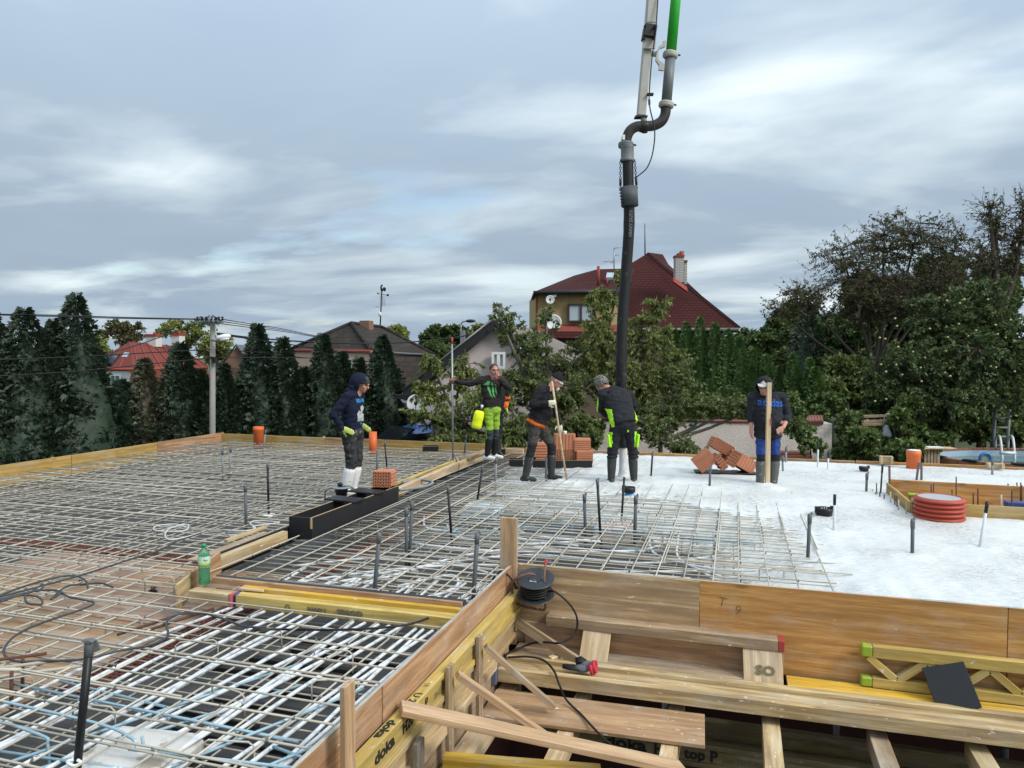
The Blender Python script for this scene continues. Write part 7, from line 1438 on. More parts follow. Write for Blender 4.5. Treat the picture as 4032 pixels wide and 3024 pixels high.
# ================================================================== people
class Body:
    """collects limbs, torso and head in view axes (x right, y away, z up) round a foot point, then fuses them into one skin"""
    def __init__(s, loc): s.loc = Vector(loc); s.q = MB(); s.pr = []
    def W(s, p): p = Vector(p); return s.loc + RGT * p.x + FWD * p.y + Z * p.z
    def cap(s, p0, r0, p1, r1, tg, n=10):
        p0, p1 = Vector(p0), Vector(p1); k = 5
        pts = [p0.lerp(p1, i / k) for i in range(k + 1)]; rs = [r0 + (r1 - r0) * i / k for i in range(k + 1)]
        s.q.tube(pts, rs, n, caps=True); s.q.ell(p0, (r0,) * 3, n=10, k=6); s.q.ell(p1, (r1,) * 3, n=10, k=6); s.pr.append(('c', np.array(p0), r0, np.array(p1), r1, tg))
    def chain(s, pts, rs, tg):
        for i in range(len(pts) - 1): s.cap(pts[i], rs[i], pts[i + 1], rs[i + 1], tg)
    def ell(s, c, rad, tg, M=None):
        s.q.ell(c, rad, 0, 14, 10, M); s.pr.append(('e', np.array(Vector(c)), np.array(rad), np.array(M if M is not None else Matrix.Identity(3)), tg))
    def loft(s, rings, tg, n=20):
        """rings: centre, right unit vector, half width, half depth"""
        vs = []; k = len(rings)
        for i, (c, rt, hw, hd) in enumerate(rings):
            c = Vector(c); ax = (Vector(rings[min(i + 1, k - 1)][0]) - Vector(rings[max(i - 1, 0)][0])).normalized(); rt = Vector(rt); rt = (rt - ax * rt.dot(ax)).normalized(); fw = ax.cross(rt)
            for j in range(n):
                a = 2 * math.pi * j / n; ca, sa = math.cos(a), math.sin(a); e = .85
                vs.append(c + rt * (hw * math.copysign(abs(ca) ** e, ca)) + fw * (hd * math.copysign(abs(sa) ** e, sa)))
            if i < k - 1:
                c2 = Vector(rings[i + 1][0]); s.pr.append(('l', np.array(c), np.array(c2), np.array(rt), np.array(fw), (hw, hd), rings[i + 1][2:4], tg))
        fs = [(i * n + j, i * n + (j + 1) % n, (i + 1) * n + (j + 1) % n, (i + 1) * n + j) for i in range(k - 1) for j in range(n)] + [tuple(reversed(range(n))), tuple(range((k - 1) * n, k * n))]
        s.q.add(vs, fs, 0, True)
    def hand(s, wr, d, pn, curl, tg, side=1, size=1.0, glove=False):
        """wrist, direction to the knuckles, palm normal, curl per joint"""
        wr, d, pn = Vector(wr), Vector(d).normalized(), Vector(pn); pn = (pn - d * pn.dot(d)).normalized(); ac = d.cross(pn) * side; g = 1.2 if glove else 1.0
        M = Matrix((ac, d, pn)).transposed(); s.ell(wr + d * .05 * size, (.043 * size, .058 * size, .02 * size * g), tg, M)
        for k, (o, L) in enumerate(((-.030, .070), (-.010, .080), (.010, .075), (.029, .058))):
            p = wr + d * (.092 - abs(o) * .25) * size + ac * o * size; dd = d.copy(); r = .0098 * g
            for j, f_ in enumerate((.45, .32, .23)):
                dd = (Matrix.Rotation(curl * (1.0 if j else .7), 3, ac * side) @ dd) if side > 0 else (Matrix.Rotation(-curl * (1.0 if j else .7), 3, ac * -side * -1) @ dd)
                if dd.dot(d) > 1.2: pass
                p2 = p + dd * L * f_ * size; s.cap(p, r, p2, r * .93, tg, 7); p = p2; r *= .93
        p = wr + d * .025 * size - ac * .035 * size; dd = (d * .7 - ac * .7 + pn * .35).normalized(); p2 = p + dd * .045 * size; s.cap(p, .0125 * g, p2, .011 * g, tg, 7); p3 = p2 + (d * .8 - ac * .1 + pn * .5).normalized() * .035 * size; s.cap(p2, .011 * g, p3, .009 * g, tg, 7)
    def head(s, c, fd, tg='skin', hair_tag=None, up=(0, 0, 1)):
        c, fd = Vector(c), Vector(fd).normalized(); up = Vector(up); rt = fd.cross(up).normalized(); up = rt.cross(fd); M = Matrix((rt, fd, up)).transposed(); s.HM = M; s.HC = c
        L = lambda x, y, z: c + M @ Vector((x, y, z))
        s.ell(L(0, -.012, .025), (.076, .095, .095), tg, M); s.ell(L(0, .03, -.045), (.06, .066, .072), tg, M); s.ell(L(0, .062, -.085), (.035, .032, .028), tg, M)
        s.cap(L(0, .088, .018), .010, L(0, .112, -.018), .0155, tg, 8); s.ell(L(0, .083, .036), (.055, .02, .012), tg, M)
        for sg in (-1, 1): s.ell(L(sg * .077, -.012, -.008), (.012, .020, .032), tg, M); s.ell(L(sg * .04, .062, -.02), (.024, .026, .022), tg, M)
        s.ell(L(0, .086, -.055), (.026, .014, .009), tg, M)
    def dist(s, P):
        D_ = []; T = []
        for e in s.pr:
            if e[0] == 'c':
                _, a, r0, b_, r1, tg = e; ab = b_ - a; t_ = np.clip(((P - a) @ ab) / max(ab @ ab, 1e-9), 0, 1); d = np.linalg.norm(P - a - t_[:, None] * ab, axis=1) - (r0 + (r1 - r0) * t_)
            elif e[0] == 'e':
                _, c, rad, M, tg = e; l = (P - c) @ M / rad; n_ = np.linalg.norm(l, axis=1); d = (n_ - 1) * rad.min()
            else:
                _, a, b_, rt, fw, (w0, d0), (w1, d1), tg = e; ab = b_ - a; tr_ = ((P - a) @ ab) / max(ab @ ab, 1e-9); t_ = np.clip(tr_, 0, 1); o = P - a - t_[:, None] * ab; hw = w0 + (w1 - w0) * t_; hd = d0 + (d1 - d0) * t_
                d = (np.sqrt(((o @ rt) / hw) ** 2 + ((o @ fw) / hd) ** 2) - 1) * np.minimum(hw, hd) + np.abs(tr_ - t_) * np.linalg.norm(ab)
            D_.append(d); T.append(tg)
        return np.array(D_), T
    def finish(s, root, mats, paint=None, vox=.0105, folds=.0095, name='body'):
        me = s.q.mesh('tmp', []); o = bpy.data.objects.new('tmp', me); COL.objects.link(o)
        md = o.modifiers.new('r', 'REMESH'); md.mode = 'VOXEL'; md.voxel_size = vox; md.use_smooth_shade = True
        sm = o.modifiers.new('s', 'SMOOTH'); sm.factor = .5; sm.iterations = 3
        dg = bpy.context.evaluated_depsgraph_get(); me2 = bpy.data.meshes.new_from_object(o.evaluated_get(dg)); bpy.data.objects.remove(o)
        n = len(me2.vertices); co = np.empty(n * 3); me2.vertices.foreach_get('co', co); co = co.reshape(-1, 3); no = np.empty(n * 3); me2.vertices.foreach_get('normal', no); no = no.reshape(-1, 3)
        Dv, T = s.dist(co); tv = [T[i] for i in Dv.argmin(0)]
        amp = np.array([folds if t_ in ('top', 'legs', 'sleeve') else 0 for t_ in tv])
        dz = np.array([noise.noise((p[0] * 7, p[1] * 7, p[2] * 17)) + .6 * noise.noise((p[0] * 18 + 5, p[1] * 18, p[2] * 26)) if a else 0 for p, a in zip(co, amp)]); co2 = co + no * (amp * dz * 1.6)[:, None]
        wv = np.array([s.loc + RGT * p[0] + FWD * p[1] + Z * p[2] for p in co2]) - np.array(root.location); me2.vertices.foreach_set('co', wv.ravel())
        nf = len(me2.polygons); fc = np.empty(nf * 3); me2.polygons.foreach_get('center', fc); 
        fi = np.array([p.vertices[0] for p in me2.polygons]); names = list(mats); me2.materials.clear()
        for k in names: me2.materials.append(mats[k])
        Df, T = s.dist(co[fi]); idx = []
        for f_, j in zip(fi, Df.argmin(0)):
            tg = T[j]; p = co[f_]; tg = (paint(p[0], p[1], p[2], tg, no[f_]) if paint else tg) or tg; idx.append(names.index(tg))
        me2.polygons.foreach_set('material_index', idx); me2.polygons.foreach_set('use_smooth', [True] * nf); me2.update()
        ob = bpy.data.objects.new(name, me2); COL.objects.link(ob); ob.parent = root; s.ob = ob
        s.bvh = BVHTree.FromPolygons([tuple(v) for v in wv], [tuple(p.vertices) for p in me2.polygons]); s.root = root
        return ob
    def child(s, name, mt, fn):
        q = MB(); fn(q); q.v = [tuple(s.W(p)) for p in q.v]; return q.build(name, mt, s.root)
    def hl(s, x, y, z): return s.HC + s.HM @ Vector((x, y, z))
    def dome(s, name, mt, rx, ry, rz, c=(0, 0, 0), zmin=-1.0, face=None, thick=.008, bumps=0.0, n=28, k=18, peak=0.0):
        """a shell round the head: hair, hood, hat; face: half angle left open in front"""
        def fn(q):
            C = Vector(c); vs = {}; P = []
            for i in range(k + 1):
                ph = math.pi * i / k; 
                for j in range(n):
                    a = 2 * math.pi * j / n; d = Vector((math.sin(ph) * math.cos(a), math.sin(ph) * math.sin(a), math.cos(ph)))
                    b_ = 1 + bumps * noise.noise((d.x * 7, d.y * 7, d.z * 7)) + .03 * noise.noise((d.x * 2.5 + 3, d.y * 2.5, d.z * 2.5)); pk = 1 + peak * max(0, d.z) ** 6
                    P.append((d, s.hl(*(C + Vector((d.x * rx * b_, d.y * ry * b_, d.z * rz * b_ * pk))))))
            def keep(d): return d.z > zmin and (face is None or not (d.y > 0 and math.degrees(math.acos(max(-1, min(1, (d.y * math.cos(face[1]) + d.z * math.sin(face[1])))))) < face[0]))
            fs = []
            for i in range(k):
                for j in range(n):
                    f_ = (i * n + j, i * n + (j + 1) % n, (i + 1) * n + (j + 1) % n, (i + 1) * n + j)
                    if sum(keep(P[v][0]) for v in f_) >= 3: fs.append(f_)
            q.add([p for _, p in P], fs, 0, True)
        o = s.child(name, mt, fn); m_ = o.modifiers.new('t', 'SOLIDIFY'); m_.thickness = thick; m_.offset = 1; return o
    def eyes(s, m=None):
        def fn(q):
            for sg in (-1, 1): q.ell(s.hl(sg * .033, .079, .012), (.014, .008, .007), 0, 8, 5, s.HM)
        s.child('eyes', EYE, fn)
        def fb(q):
            for sg in (-1, 1): q.tube([s.hl(sg * .016, .092, .034), s.hl(sg * .036, .09, .04), s.hl(sg * .055, .072, .033)], .005, 5)
        s.child('eyebrows', BROW, fb); s.child('mouth', LIP, lambda q: q.tube([s.hl(-.022, .092, -.058), s.hl(0, .101, -.056), s.hl(.022, .092, -.058)], .0045, 5))
    def decal(s, name, mt, me, origin, xd, yd, off=.006):
        """lay a flat print on the cloth: origin and axes in view coordinates; projected along the normal"""
        O, X_, Y_ = s.W(origin) - Vector(s.root.location), (RGT * xd[0] + FWD * xd[1] + Z * xd[2]).normalized(), (RGT * yd[0] + FWD * yd[1] + Z * yd[2]).normalized(); N = X_.cross(Y_).normalized()
        bm_ = bmesh.new(); bm_.from_mesh(me); bmesh.ops.triangulate(bm_, faces=bm_.faces); bmesh.ops.subdivide_edges(bm_, edges=[e for e in bm_.edges if e.calc_length() > .02], cuts=2, use_grid_fill=False)
        for v in bm_.verts:
            p = O + X_ * v.co.x + Y_ * v.co.y + N * .35; h_ = s.bvh.ray_cast(p, -N, .8); v.co = (h_[0] + N * off) if h_[0] is not None else (O + X_ * v.co.x + Y_ * v.co.y)
        m2 = bpy.data.meshes.new(name); bm_.to_mesh(m2); bm_.free(); m2.materials.clear(); m2.materials.append(mt); o = bpy.data.objects.new(name, m2); COL.objects.link(o); o.parent = s.root; return o
def text_mesh(body, size, bold=0.0, xs=1.0):
    cu = bpy.data.curves.new('t', 'FONT'); cu.body = body; cu.size = size; cu.align_x = 'CENTER'; cu.align_y = 'CENTER'; cu.offset = bold; cu.resolution_u = 2; o = bpy.data.objects.new('t', cu); COL.objects.link(o)
    me = bpy.data.meshes.new_from_object(o.evaluated_get(bpy.context.evaluated_depsgraph_get())); bpy.data.objects.remove(o); me.transform(Matrix.Diagonal((xs, 1, 1, 1))); return me
def poly_mesh(polys):
    m_ = MB()
    for P in polys: m_.add([(x, y, 0) for x, y in P], [tuple(range(len(P)))])
    return m_.mesh('p', [])
SKIN = M_('weathered_skin', (.46, .235, .165), .55, var=.1, scale=25); EYE = M_('dark_eyes', (.02, .015, .012), .3); BROW = M_('dark_brows', (.05, .035, .025), .8); LIP = M_('lips', (.30, .11, .09), .5)
def cloth(name, c, spots=None, cut=.66, sc_=12, var=.25): return M_(name, c, .9, spec=.15, var=var, scale=14, bump=.35, spots=spots, spot_scale=sc_, spot_cut=cut)
DUST = (.22, .21, .2)
LIME = cloth('hi_vis_lime', (.42, .80, .04), var=.08); LIMEP = cloth('lime_trousers', (.27, .44, .05), (.16, .24, .06), .68)
def torso(B, pel, ch, nb, Rs, Ls, hr, tg='top', k=1.0, belly=0.0, hem=.10):
    pel, ch, nb, Rs, Ls = map(Vector, (pel, ch, nb, Rs, Ls)); sr = (Rs - Ls).normalized(); hr = Vector(hr).normalized(); fw = (ch - pel).normalized().cross(sr) * -1; fw = sr.cross(Vector((0, 0, 1))) * -1
    fdir = Z.cross(sr)
    ax = (ch - pel).normalized()
    B.loft([(pel - ax * hem, hr, .178 * k, .128 * k), (pel, hr, .182 * k, .132 * k), (pel.lerp(ch, .45) + fdir * belly, hr.lerp(sr, .5), .178 * k, (.130 + belly) * k), (ch, sr, .19 * k, .135 * k), (ch.lerp((Rs + Ls) / 2, .75), sr, .178 * k, .118 * k), ((Rs + Ls) / 2 + (nb - ch).normalized() * .02, sr, .135 * k, .092 * k), (nb, sr, .07, .068)], tg)
    for S_ in (Rs, Ls): B.cap(nb.lerp(S_, .35), .065, S_, .072 * k, tg)
def leg(B, hp, kn, an, toe, tg='legs', boot='boots', boot_top=.30, foot=True, k=1.0, bw=1.0, shoe=None):
    hp, kn, an, toe = Vector(hp), Vector(kn), Vector(an), Vector(toe).normalized()
    B.cap(hp, .094 * k, hp.lerp(kn, .5), .08 * k, tg); B.cap(hp.lerp(kn, .5), .08 * k, kn, .066 * k, tg); f_ = max(.0, min(.95, (boot_top - an.z) / max(.01, kn.z - an.z))); mid = an.lerp(kn, f_)
    B.cap(kn, .066 * k, mid, .064 * k, tg)
    B.cap(mid, .070 * bw, an.lerp(mid, .5), .063 * bw, boot); B.cap(an.lerp(mid, .5), .063 * bw, an, .052 * bw, boot)
    sh = shoe or boot; hl = an - Z * (an.z - .045) - toe * .05; B.cap(hl, .046, hl + toe * .12, .044, sh); B.cap(hl + toe * .10, .045, hl + toe * .205 - Z * .006, .036, sh); B.cap(an, .05, hl + toe * .03, .045, sh)
def arm(B, sh, el, wr, tg='sleeve', k=1.0, bare=False, tag2=None):
    sh, el, wr = Vector(sh), Vector(el), Vector(wr); B.cap(sh, .070 * k, sh.lerp(el, .55), .062 * k, tg); B.cap(sh.lerp(el, .55), .062 * k, el, .053 * k, tg)
    if bare: B.cap(el, .054 * k, el.lerp(wr, .35), .055 * k, tg); B.cap(el.lerp(wr, .35), .040, wr, .029, 'skin')
    else: B.cap(el, .053 * k, wr, .040 * k, tg)
GLOVEY = cloth('yellow_green_glove', (.42, .48, .10), (.6, .6, .52), .55, 20); GLOVEW = cloth('cream_glove', (.58, .55, .42), (.3, .42, .36), .62, 14); GLOVER = cloth('red_and_grey_glove', (.42, .07, .05), (.10, .10, .11), .5, 9)
RUBB = M_('muddy_rubber_boot', (.035, .038, .036), .5, var=.3, scale=8, spots=(.20, .15, .10), spot_scale=8, spot_cut=.62); RUBG = M_('dusty_rubber_boot', (.11, .115, .105), .6, var=.25, scale=8, spots=(.26, .26, .25), spot_scale=9, spot_cut=.6)
BOOTW = M_('cement_covered_boot', (.66, .66, .65), .8, var=.08, scale=8, spots=(.20, .21, .22), spot_scale=8, spot_cut=.61); SHOEW = M_('white_work_shoe', (.72, .72, .70), .7, var=.06, scale=8)
def person(label, u, v, z): p = G(u, v, z); return thing('person', label, 'person', p, 'workers on the slab'), Body(p)

# --- man in navy hood
r_, B = person('man in navy hooded sweatshirt looking down, gloved hand on hip', 1362, 1948, -.04)
Rs, Ls = (.07, -.18, 1.42), (.18, .17, 1.42); torso(B, (.10, 0, .97), (.12, 0, 1.25), (.17, 0, 1.47), Rs, Ls, (-.3, -.95, 0), hem=.12)
leg(B, (.07, -.09, .90), (.11, -.10, .50), (.02, -.10, .10), (.94, -.33, 0), boot_top=.36, bw=1.3, k=1.22); leg(B, (.13, .09, .90), (.15, .08, .5), (.08, .08, .10), (.94, -.25, 0), boot_top=.36, bw=1.3, k=1.22); B.ell((.10, 0, .90), (.16, .175, .12), 'legs'); B.ell((.10, .01, 1.49), (.10, .12, .08), 'top'); B.ell((.145, .0, 1.56), (.095, .115, .10), 'top')
arm(B, Rs, (-.11, -.27, 1.19), (.01, -.25, 1.0), k=1.1); B.hand((.02, -.25, .985), (.85, .12, -.38), (.1, .9, -.2), .12, 'glove', 1, 1.05, True); arm(B, Ls, (.02, .28, 1.18), (.17, .24, 1.0), k=1.1); B.hand((.18, .24, .99), (.7, -.25, -.4), (.1, -.9, 0), .15, 'glove', -1, 1.05, True)
B.cap((.17, 0, 1.44), .06, (.22, -.01, 1.53), .055, 'skin'); B.head((.255, -.02, 1.605), (.86, -.26, -.43))
NAVY = cloth('navy_sweatshirt', (.010, .014, .030), (.05, .055, .07), .72); TRD = cloth('dusty_charcoal_trousers', (.035, .035, .036), (.13, .13, .13), .60)
B.finish(r_, {'top': NAVY, 'sleeve': NAVY, 'legs': TRD, 'boots': BOOTW, 'skin': SKIN, 'glove': GLOVEY}); B.eyes()
B.dome('hood', NAVY, .128, .15, .15, (0, -.045, -.012), -.95, (60, -.35), bumps=.08); B.dome('beanie', cloth('grey_green_beanie', (.05, .052, .048)), .088, .108, .107, (0, -.008, .02), .12)
BLUP = M_('blue_print', (.03, .22, .50), .7); PALEP = M_('pale_print', (.42, .43, .42), .8, var=.3, scale=30, spots=(.03, .035, .05), spot_scale=16, spot_cut=.55)
xd, yd = (.33, .94, 0), (0, 0, 1); xd = (.55, -.0, 0)
nx_, px_ = (.36, .93, 0), None
B.decal('lettering', BLUP, text_mesh('IG-W', .075, .004, 1.1), (.27, -.06, 1.365), (.42, .9, 0), (-.1, 0, 1)); B.decal('lettering', BLUP, text_mesh('123', .045, .002), (.29, -.06, 1.045), (.42, .9, 0), (-.1, 0, 1))
B.decal('picture_print', PALEP, poly_mesh([[(-.09, -.11), (.07, -.11), (.08, -.02), (.03, .0), (.05, .08), (.02, .12), (-.04, .10), (-.03, .02), (-.07, .05), (-.10, .0)]]), (.28, -.06, 1.185), (.42, .9, 0), (-.1, 0, 1))
# --- man on the beam in lime trousers
r_, B = person('man in lime trousers wiping his mouth, other arm out holding a pole', 1928, 1810, .075)
Rs, Ls = (-.15, -.05, 1.455), (.20, .09, 1.45); torso(B, (.04, .02, .98), (.03, .02, 1.27), (.05, .02, 1.50), Rs, Ls, (-.8, -.6, 0), hem=.10)
leg(B, (-.02, -.05, .92), (.01, -.08, .49), (-.04, -.07, .10), (.86, -.5, 0), boot='gaiter', boot_top=.36, shoe='boots'); leg(B, (.10, .09, .92), (.11, .08, .49), (.08, .10, .10), (.86, -.45, 0), boot='gaiter', boot_top=.36, shoe='boots'); B.ell((.04, .02, .91), (.16, .15, .12), 'legs')
arm(B, Rs, (-.37, -.06, 1.385), (-.60, -.08, 1.425), k=1.05); B.hand((-.60, -.08, 1.425), (-1, 0, .05), (0, .55, 0.1), .85, 'glove', 1, 1.05, True); arm(B, Ls, (.35, -.10, 1.31), (.185, -.17, 1.47), k=1.05); B.hand((.185, -.17, 1.47), (-.92, -.05, .25), (-.2, .9, .2), .55, 'glove', -1, 1.05, True)
B.cap((.05, .01, 1.48), .058, (.07, -.01, 1.56), .054, 'skin'); B.head((.085, -.035, 1.625), (.36, -.9, -.12)); DKS = cloth('dark_brown_sweatshirt', (.028, .024, .022)); GAIT = cloth('black_gaiter', (.018, .019, .020)); KNEE = cloth('slate_knee_patch', (.045, .052, .062))
def paint2(x, y, z, tg, n): 
    if tg == 'legs' and z < .56 and n[0] * .86 - n[1] * .5 > -.45: return 'knee'
B.finish(r_, {'top': DKS, 'sleeve': DKS, 'legs': LIMEP, 'knee': KNEE, 'gaiter': GAIT, 'boots': SHOEW, 'skin': SKIN, 'glove': GLOVER}, paint2); B.eyes(); B.dome('hair', M_('short_brown_hair', (.075, .05, .035), .8, var=.35, scale=60, bump=.6), .083, .102, .102, (0, -.015, .025), -.45, (74, -.45), .006, .05)
GPR = M_('green_print', (.10, .40, .12), .7, var=.3, scale=20); xd = (1.0, .40, 0); yd = (0, 0, 1)
CLAW = [[(-.13, .10), (-.07, .13), (-.03, .17), (.01, .15), (-.02, .08), (.0, .02), (.015, -.05), (.045, -.14), (.0, -.08), (-.02, -.05), (-.025, -.02), (-.045, .02), (-.06, .08)], [(.03, .15), (.06, .13), (.055, .06), (.075, .0), (.07, -.06), (.10, -.14), (.05, -.09), (.045, -.05), (.03, -.02), (.035, .05), (.02, .10)], [(.09, .12), (.115, .1), (.11, .04), (.125, -.02), (.12, -.08), (.10, -.03), (.09, .03)]]
B.decal('claw_print', GPR, poly_mesh(CLAW), (.03, -.16, 1.27), xd, yd); B.decal('lettering', BLACKM, text_mesh('DIABLO', .052, .004, 1.15), (.03, -.16, 1.345), xd, yd, .009)
# his screed pole
k = (B.W((-.69, -.07, 1.43)) - CP).dot(_f); sp = thing('screed_tool', 'long pole with red tip and round white crossbar held by the man in lime trousers', 'screed tool', D(1781, 1820, k)); tp, bt = D(1780, 1328, k), D(1783, 1815, k)
one('pole', STEEL, sp, lambda q: q.tube([bt, tp - Z * .12], .017, 10)); one('tip', M_('red_grip', (.42, .05, .06), .5), sp, lambda q: q.tube([tp - Z * .12, tp], .018, 10)); one('crossbar', SHOEW, sp, lambda q: q.tube([G(1728, 1840, .0), G(1828, 1812, .0)], .035, 14))
for du in (-18, 18): one('strut', STEEL, sp, lambda q: q.tube([D(1782, 1775, k), G(1782 + du, 1826 - du * .25, .03)], .008, 6))
# --- hidden man behind him with sprayer
r_, B = person('man half hidden behind, orange cuffs and pale green gloves', 1953, 1800, -.02); B.loc += FWD * .35
Rs, Ls = (-.16, 0, 1.38), (.17, 0, 1.38); torso(B, (0, 0, .95), (0, 0, 1.2), (0, 0, 1.42), Rs, Ls, (-1, 0, 0))
leg(B, (-.05, 0, .9), (-.05, 0, .5), (-.05, 0, .1), (.3, -1, 0)); leg(B, (.05, 0, .9), (.05, 0, .5), (.05, 0, .1), (.3, -1, 0)); arm(B, Rs, (-.24, .02, 1.13), (-.27, -.02, .93)); B.hand((-.27, -.02, .92), (0, 0, -1), (1, 0, 0), .6, 'glove', 1, 1, True)
arm(B, Ls, (.23, .02, 1.14), (.20, -.05, .98)); B.hand((.20, -.05, .96), (.25, -.1, -1), (-1, 0, 0), .25, 'glove', -1, 1, True); B.cap((0, 0, 1.4), .055, (0, 0, 1.5), .05, 'skin'); B.head((-.02, -.02, 1.56), (-.3, -.9, -.2)); ORC = cloth('orange_cuff', (.75, .14, .02), var=.1)
def paint6(x, y, z, tg, n):
    if tg == 'sleeve' and (z < 1.08 or 1.13 < z < 1.17): return 'cuff'
B.finish(r_, {'top': GAIT, 'sleeve': GAIT, 'cuff': ORC, 'legs': GAIT, 'boots': RUBB, 'skin': SKIN, 'glove': cloth('pale_green_glove', (.42, .50, .18))}, paint6, vox=.012)
k = 13.0; sy = thing('sprayer_tank', 'fluorescent yellow sprayer tank hanging beside the man in lime trousers', 'sprayer', D(1880, 1690, k)); c0, c1 = D(1874, 1688, k), D(1890, 1616, k); M = frame(c0, c1, FWD).to_3x3(); M = Matrix((M.col[1], M.col[2], M.col[0])).transposed(); L = (c1 - c0).length; FLY = M_('fluorescent_yellow', (.80, .92, .02), .4, var=.05, spots=(.3, .33, .15), spot_scale=12, spot_cut=.7)
one('tank', FLY, sy, lambda q: q.lathe([(.06, 0), (.088, .015), (.093, .08), (.09, .16), (.094, .17), (.092, L * .8), (.08, L * .93), (.05, L)], 22, c0, 0, True, M)); one('cap', BLKPVC, sy, lambda q: (q.lathe([(.055, L - .01), (.055, L + .03), (.03, L + .035)], 14, c0, 0, True, M), q.tube(bez([c1 - RGT * .07, c1 - RGT * .06 + Z * .05, c1 + RGT * .03 + Z * .06, c1 + RGT * .07 + Z * .02], 4), .012, 6))); one('nozzle', WHITEP, sy, lambda q: q.tube([c1 + RGT * .03 + Z * .04, c1 + RGT * .04 + Z * .10], .024, 10)); one('base_cap', M_('dirty_grey_base', (.25, .26, .24), .8), sy, lambda q: q.lathe([(.05, -.012), (.075, .0), (.085, .018)], 18, c0, 0, True, M)); one('strap', BLKPVC, sy, lambda q: q.tube(bez([c1 + Z * .05, c1 + RGT * .08 + Z * .3 + FWD * .1, c1 + RGT * .18 + Z * .55 + FWD * .2], 5), .012, 6))
# --- man with the rake
r_, B = person('man in black fleece and black beanie bending over a wooden rake', 2140, 1892, -.04)
Rs, Ls = (-.06, -.19, 1.445), (.06, .19, 1.45); torso(B, (-.10, 0, 1.0), (-.02, 0, 1.26), (.08, 0, 1.50), Rs, Ls, (-.2, -.98, 0), k=1.12, belly=.035, hem=.08)
leg(B, (-.13, -.1, .90), (-.20, -.11, .52), (-.29, -.10, .10), (.92, -.35, 0), boot_top=.38, k=1.12, bw=1.1); leg(B, (-.05, .09, .90), (.13, .09, .55), (.13, .08, .10), (.92, -.3, 0), boot_top=.38, k=1.12, bw=1.1); B.ell((-.10, 0, .93), (.16, .18, .13), 'legs'); B.loft([((-.11, 0, .90), (-.2, -.98, 0), .212, .175), ((-.10, 0, .98), (-.2, -.98, 0), .216, .176)], 'shirt')
arm(B, Rs, (-.20, -.26, 1.24), (.04, -.25, 1.26), k=1.12); B.hand((.05, -.25, 1.26), (1, .05, .12), (0, .9, .1), .8, 'glove', 1, 1.1, True); arm(B, Ls, (.19, .20, 1.16), (.26, .04, .92), k=1.08); B.hand((.26, .03, .91), (.05, -.15, -1), (0, -.9, 0), .6, 'glove', -1, 1.1, True)
B.cap((.08, 0, 1.48), .062, (.15, 0, 1.55), .056, 'skin'); B.head((.205, -.01, 1.605), (.86, -.12, -.48)); BLKF = cloth('black_fleece', (.016, .016, .018), (.05, .05, .05), .72); TRB = cloth('grey_brown_trousers', (.062, .056, .050), (.025, .023, .022), .58, 5); TRK = cloth('dark_knees', (.022, .021, .022))
def paint3(x, y, z, tg, n):
    if tg in ('shirt', 'top', 'legs') and z < 1.1:
        ln_ = .955 - .5 * (x + .1)
        if z > ln_ and tg != 'legs': return 'top'
        if ln_ - .055 < z <= ln_ and (tg == 'shirt' or tg == 'top'): return 'shirt'
        if tg != 'legs': return 'legs'
    if tg == 'legs' and z < .60: return 'knee'
B.finish(r_, {'top': BLKF, 'sleeve': BLKF, 'shirt': ORC, 'legs': TRB, 'knee': TRK, 'boots': RUBB, 'skin': M_('ruddy_skin', (.52, .22, .16), .5, var=.1, scale=25), 'glove': GLOVEW}, paint3); B.eyes(); B.dome('beanie', BLKF, .088, .108, .115, (0, -.012, .018), .10, None, .01, .06, peak=.25)
B.child('beard', M_('white_beard', (.62, .60, .57), .9, bump=.5), lambda q: q.ell(B.hl(0, .075, -.10), (.032, .03, .042), 0, 10, 7, B.HM)); GLS = M_('clear_safety_glass', (.55, .6, .62), .08)
B.child('safety_glasses', GLS, lambda q: (q.tube(bez([B.hl(-.07, .055, .012), B.hl(-.035, .10, .008), B.hl(0, .108, .01), B.hl(.035, .10, .008), B.hl(.07, .055, .012)], 4), .013, 6), q.tube([B.hl(.072, .055, .015), B.hl(.082, -.02, .02)], .004, 5), q.tube([B.hl(-.072, .055, .015), B.hl(-.082, -.02, .02)], .004, 5)))
k = (B.W((.14, -.21, 1.26)) - CP).dot(_f); rk = thing('rake_handle', 'long wooden handle pushed into the concrete by the man in black fleece', 'rake', G(2232, 1900, -.03)); one('handle', PALE, rk, lambda q: q.tube([G(2234, 1902, -.08), D(2212, 1770, k + .02), D(2173, 1500, k)], .0165, 10)); one('head', BOOTW, rk, lambda q: q.box(G(2234, 1902, -.05), (.22, .05, .06), 0, Matrix.Rotation(TH + .4, 3, 'Z'), .01))
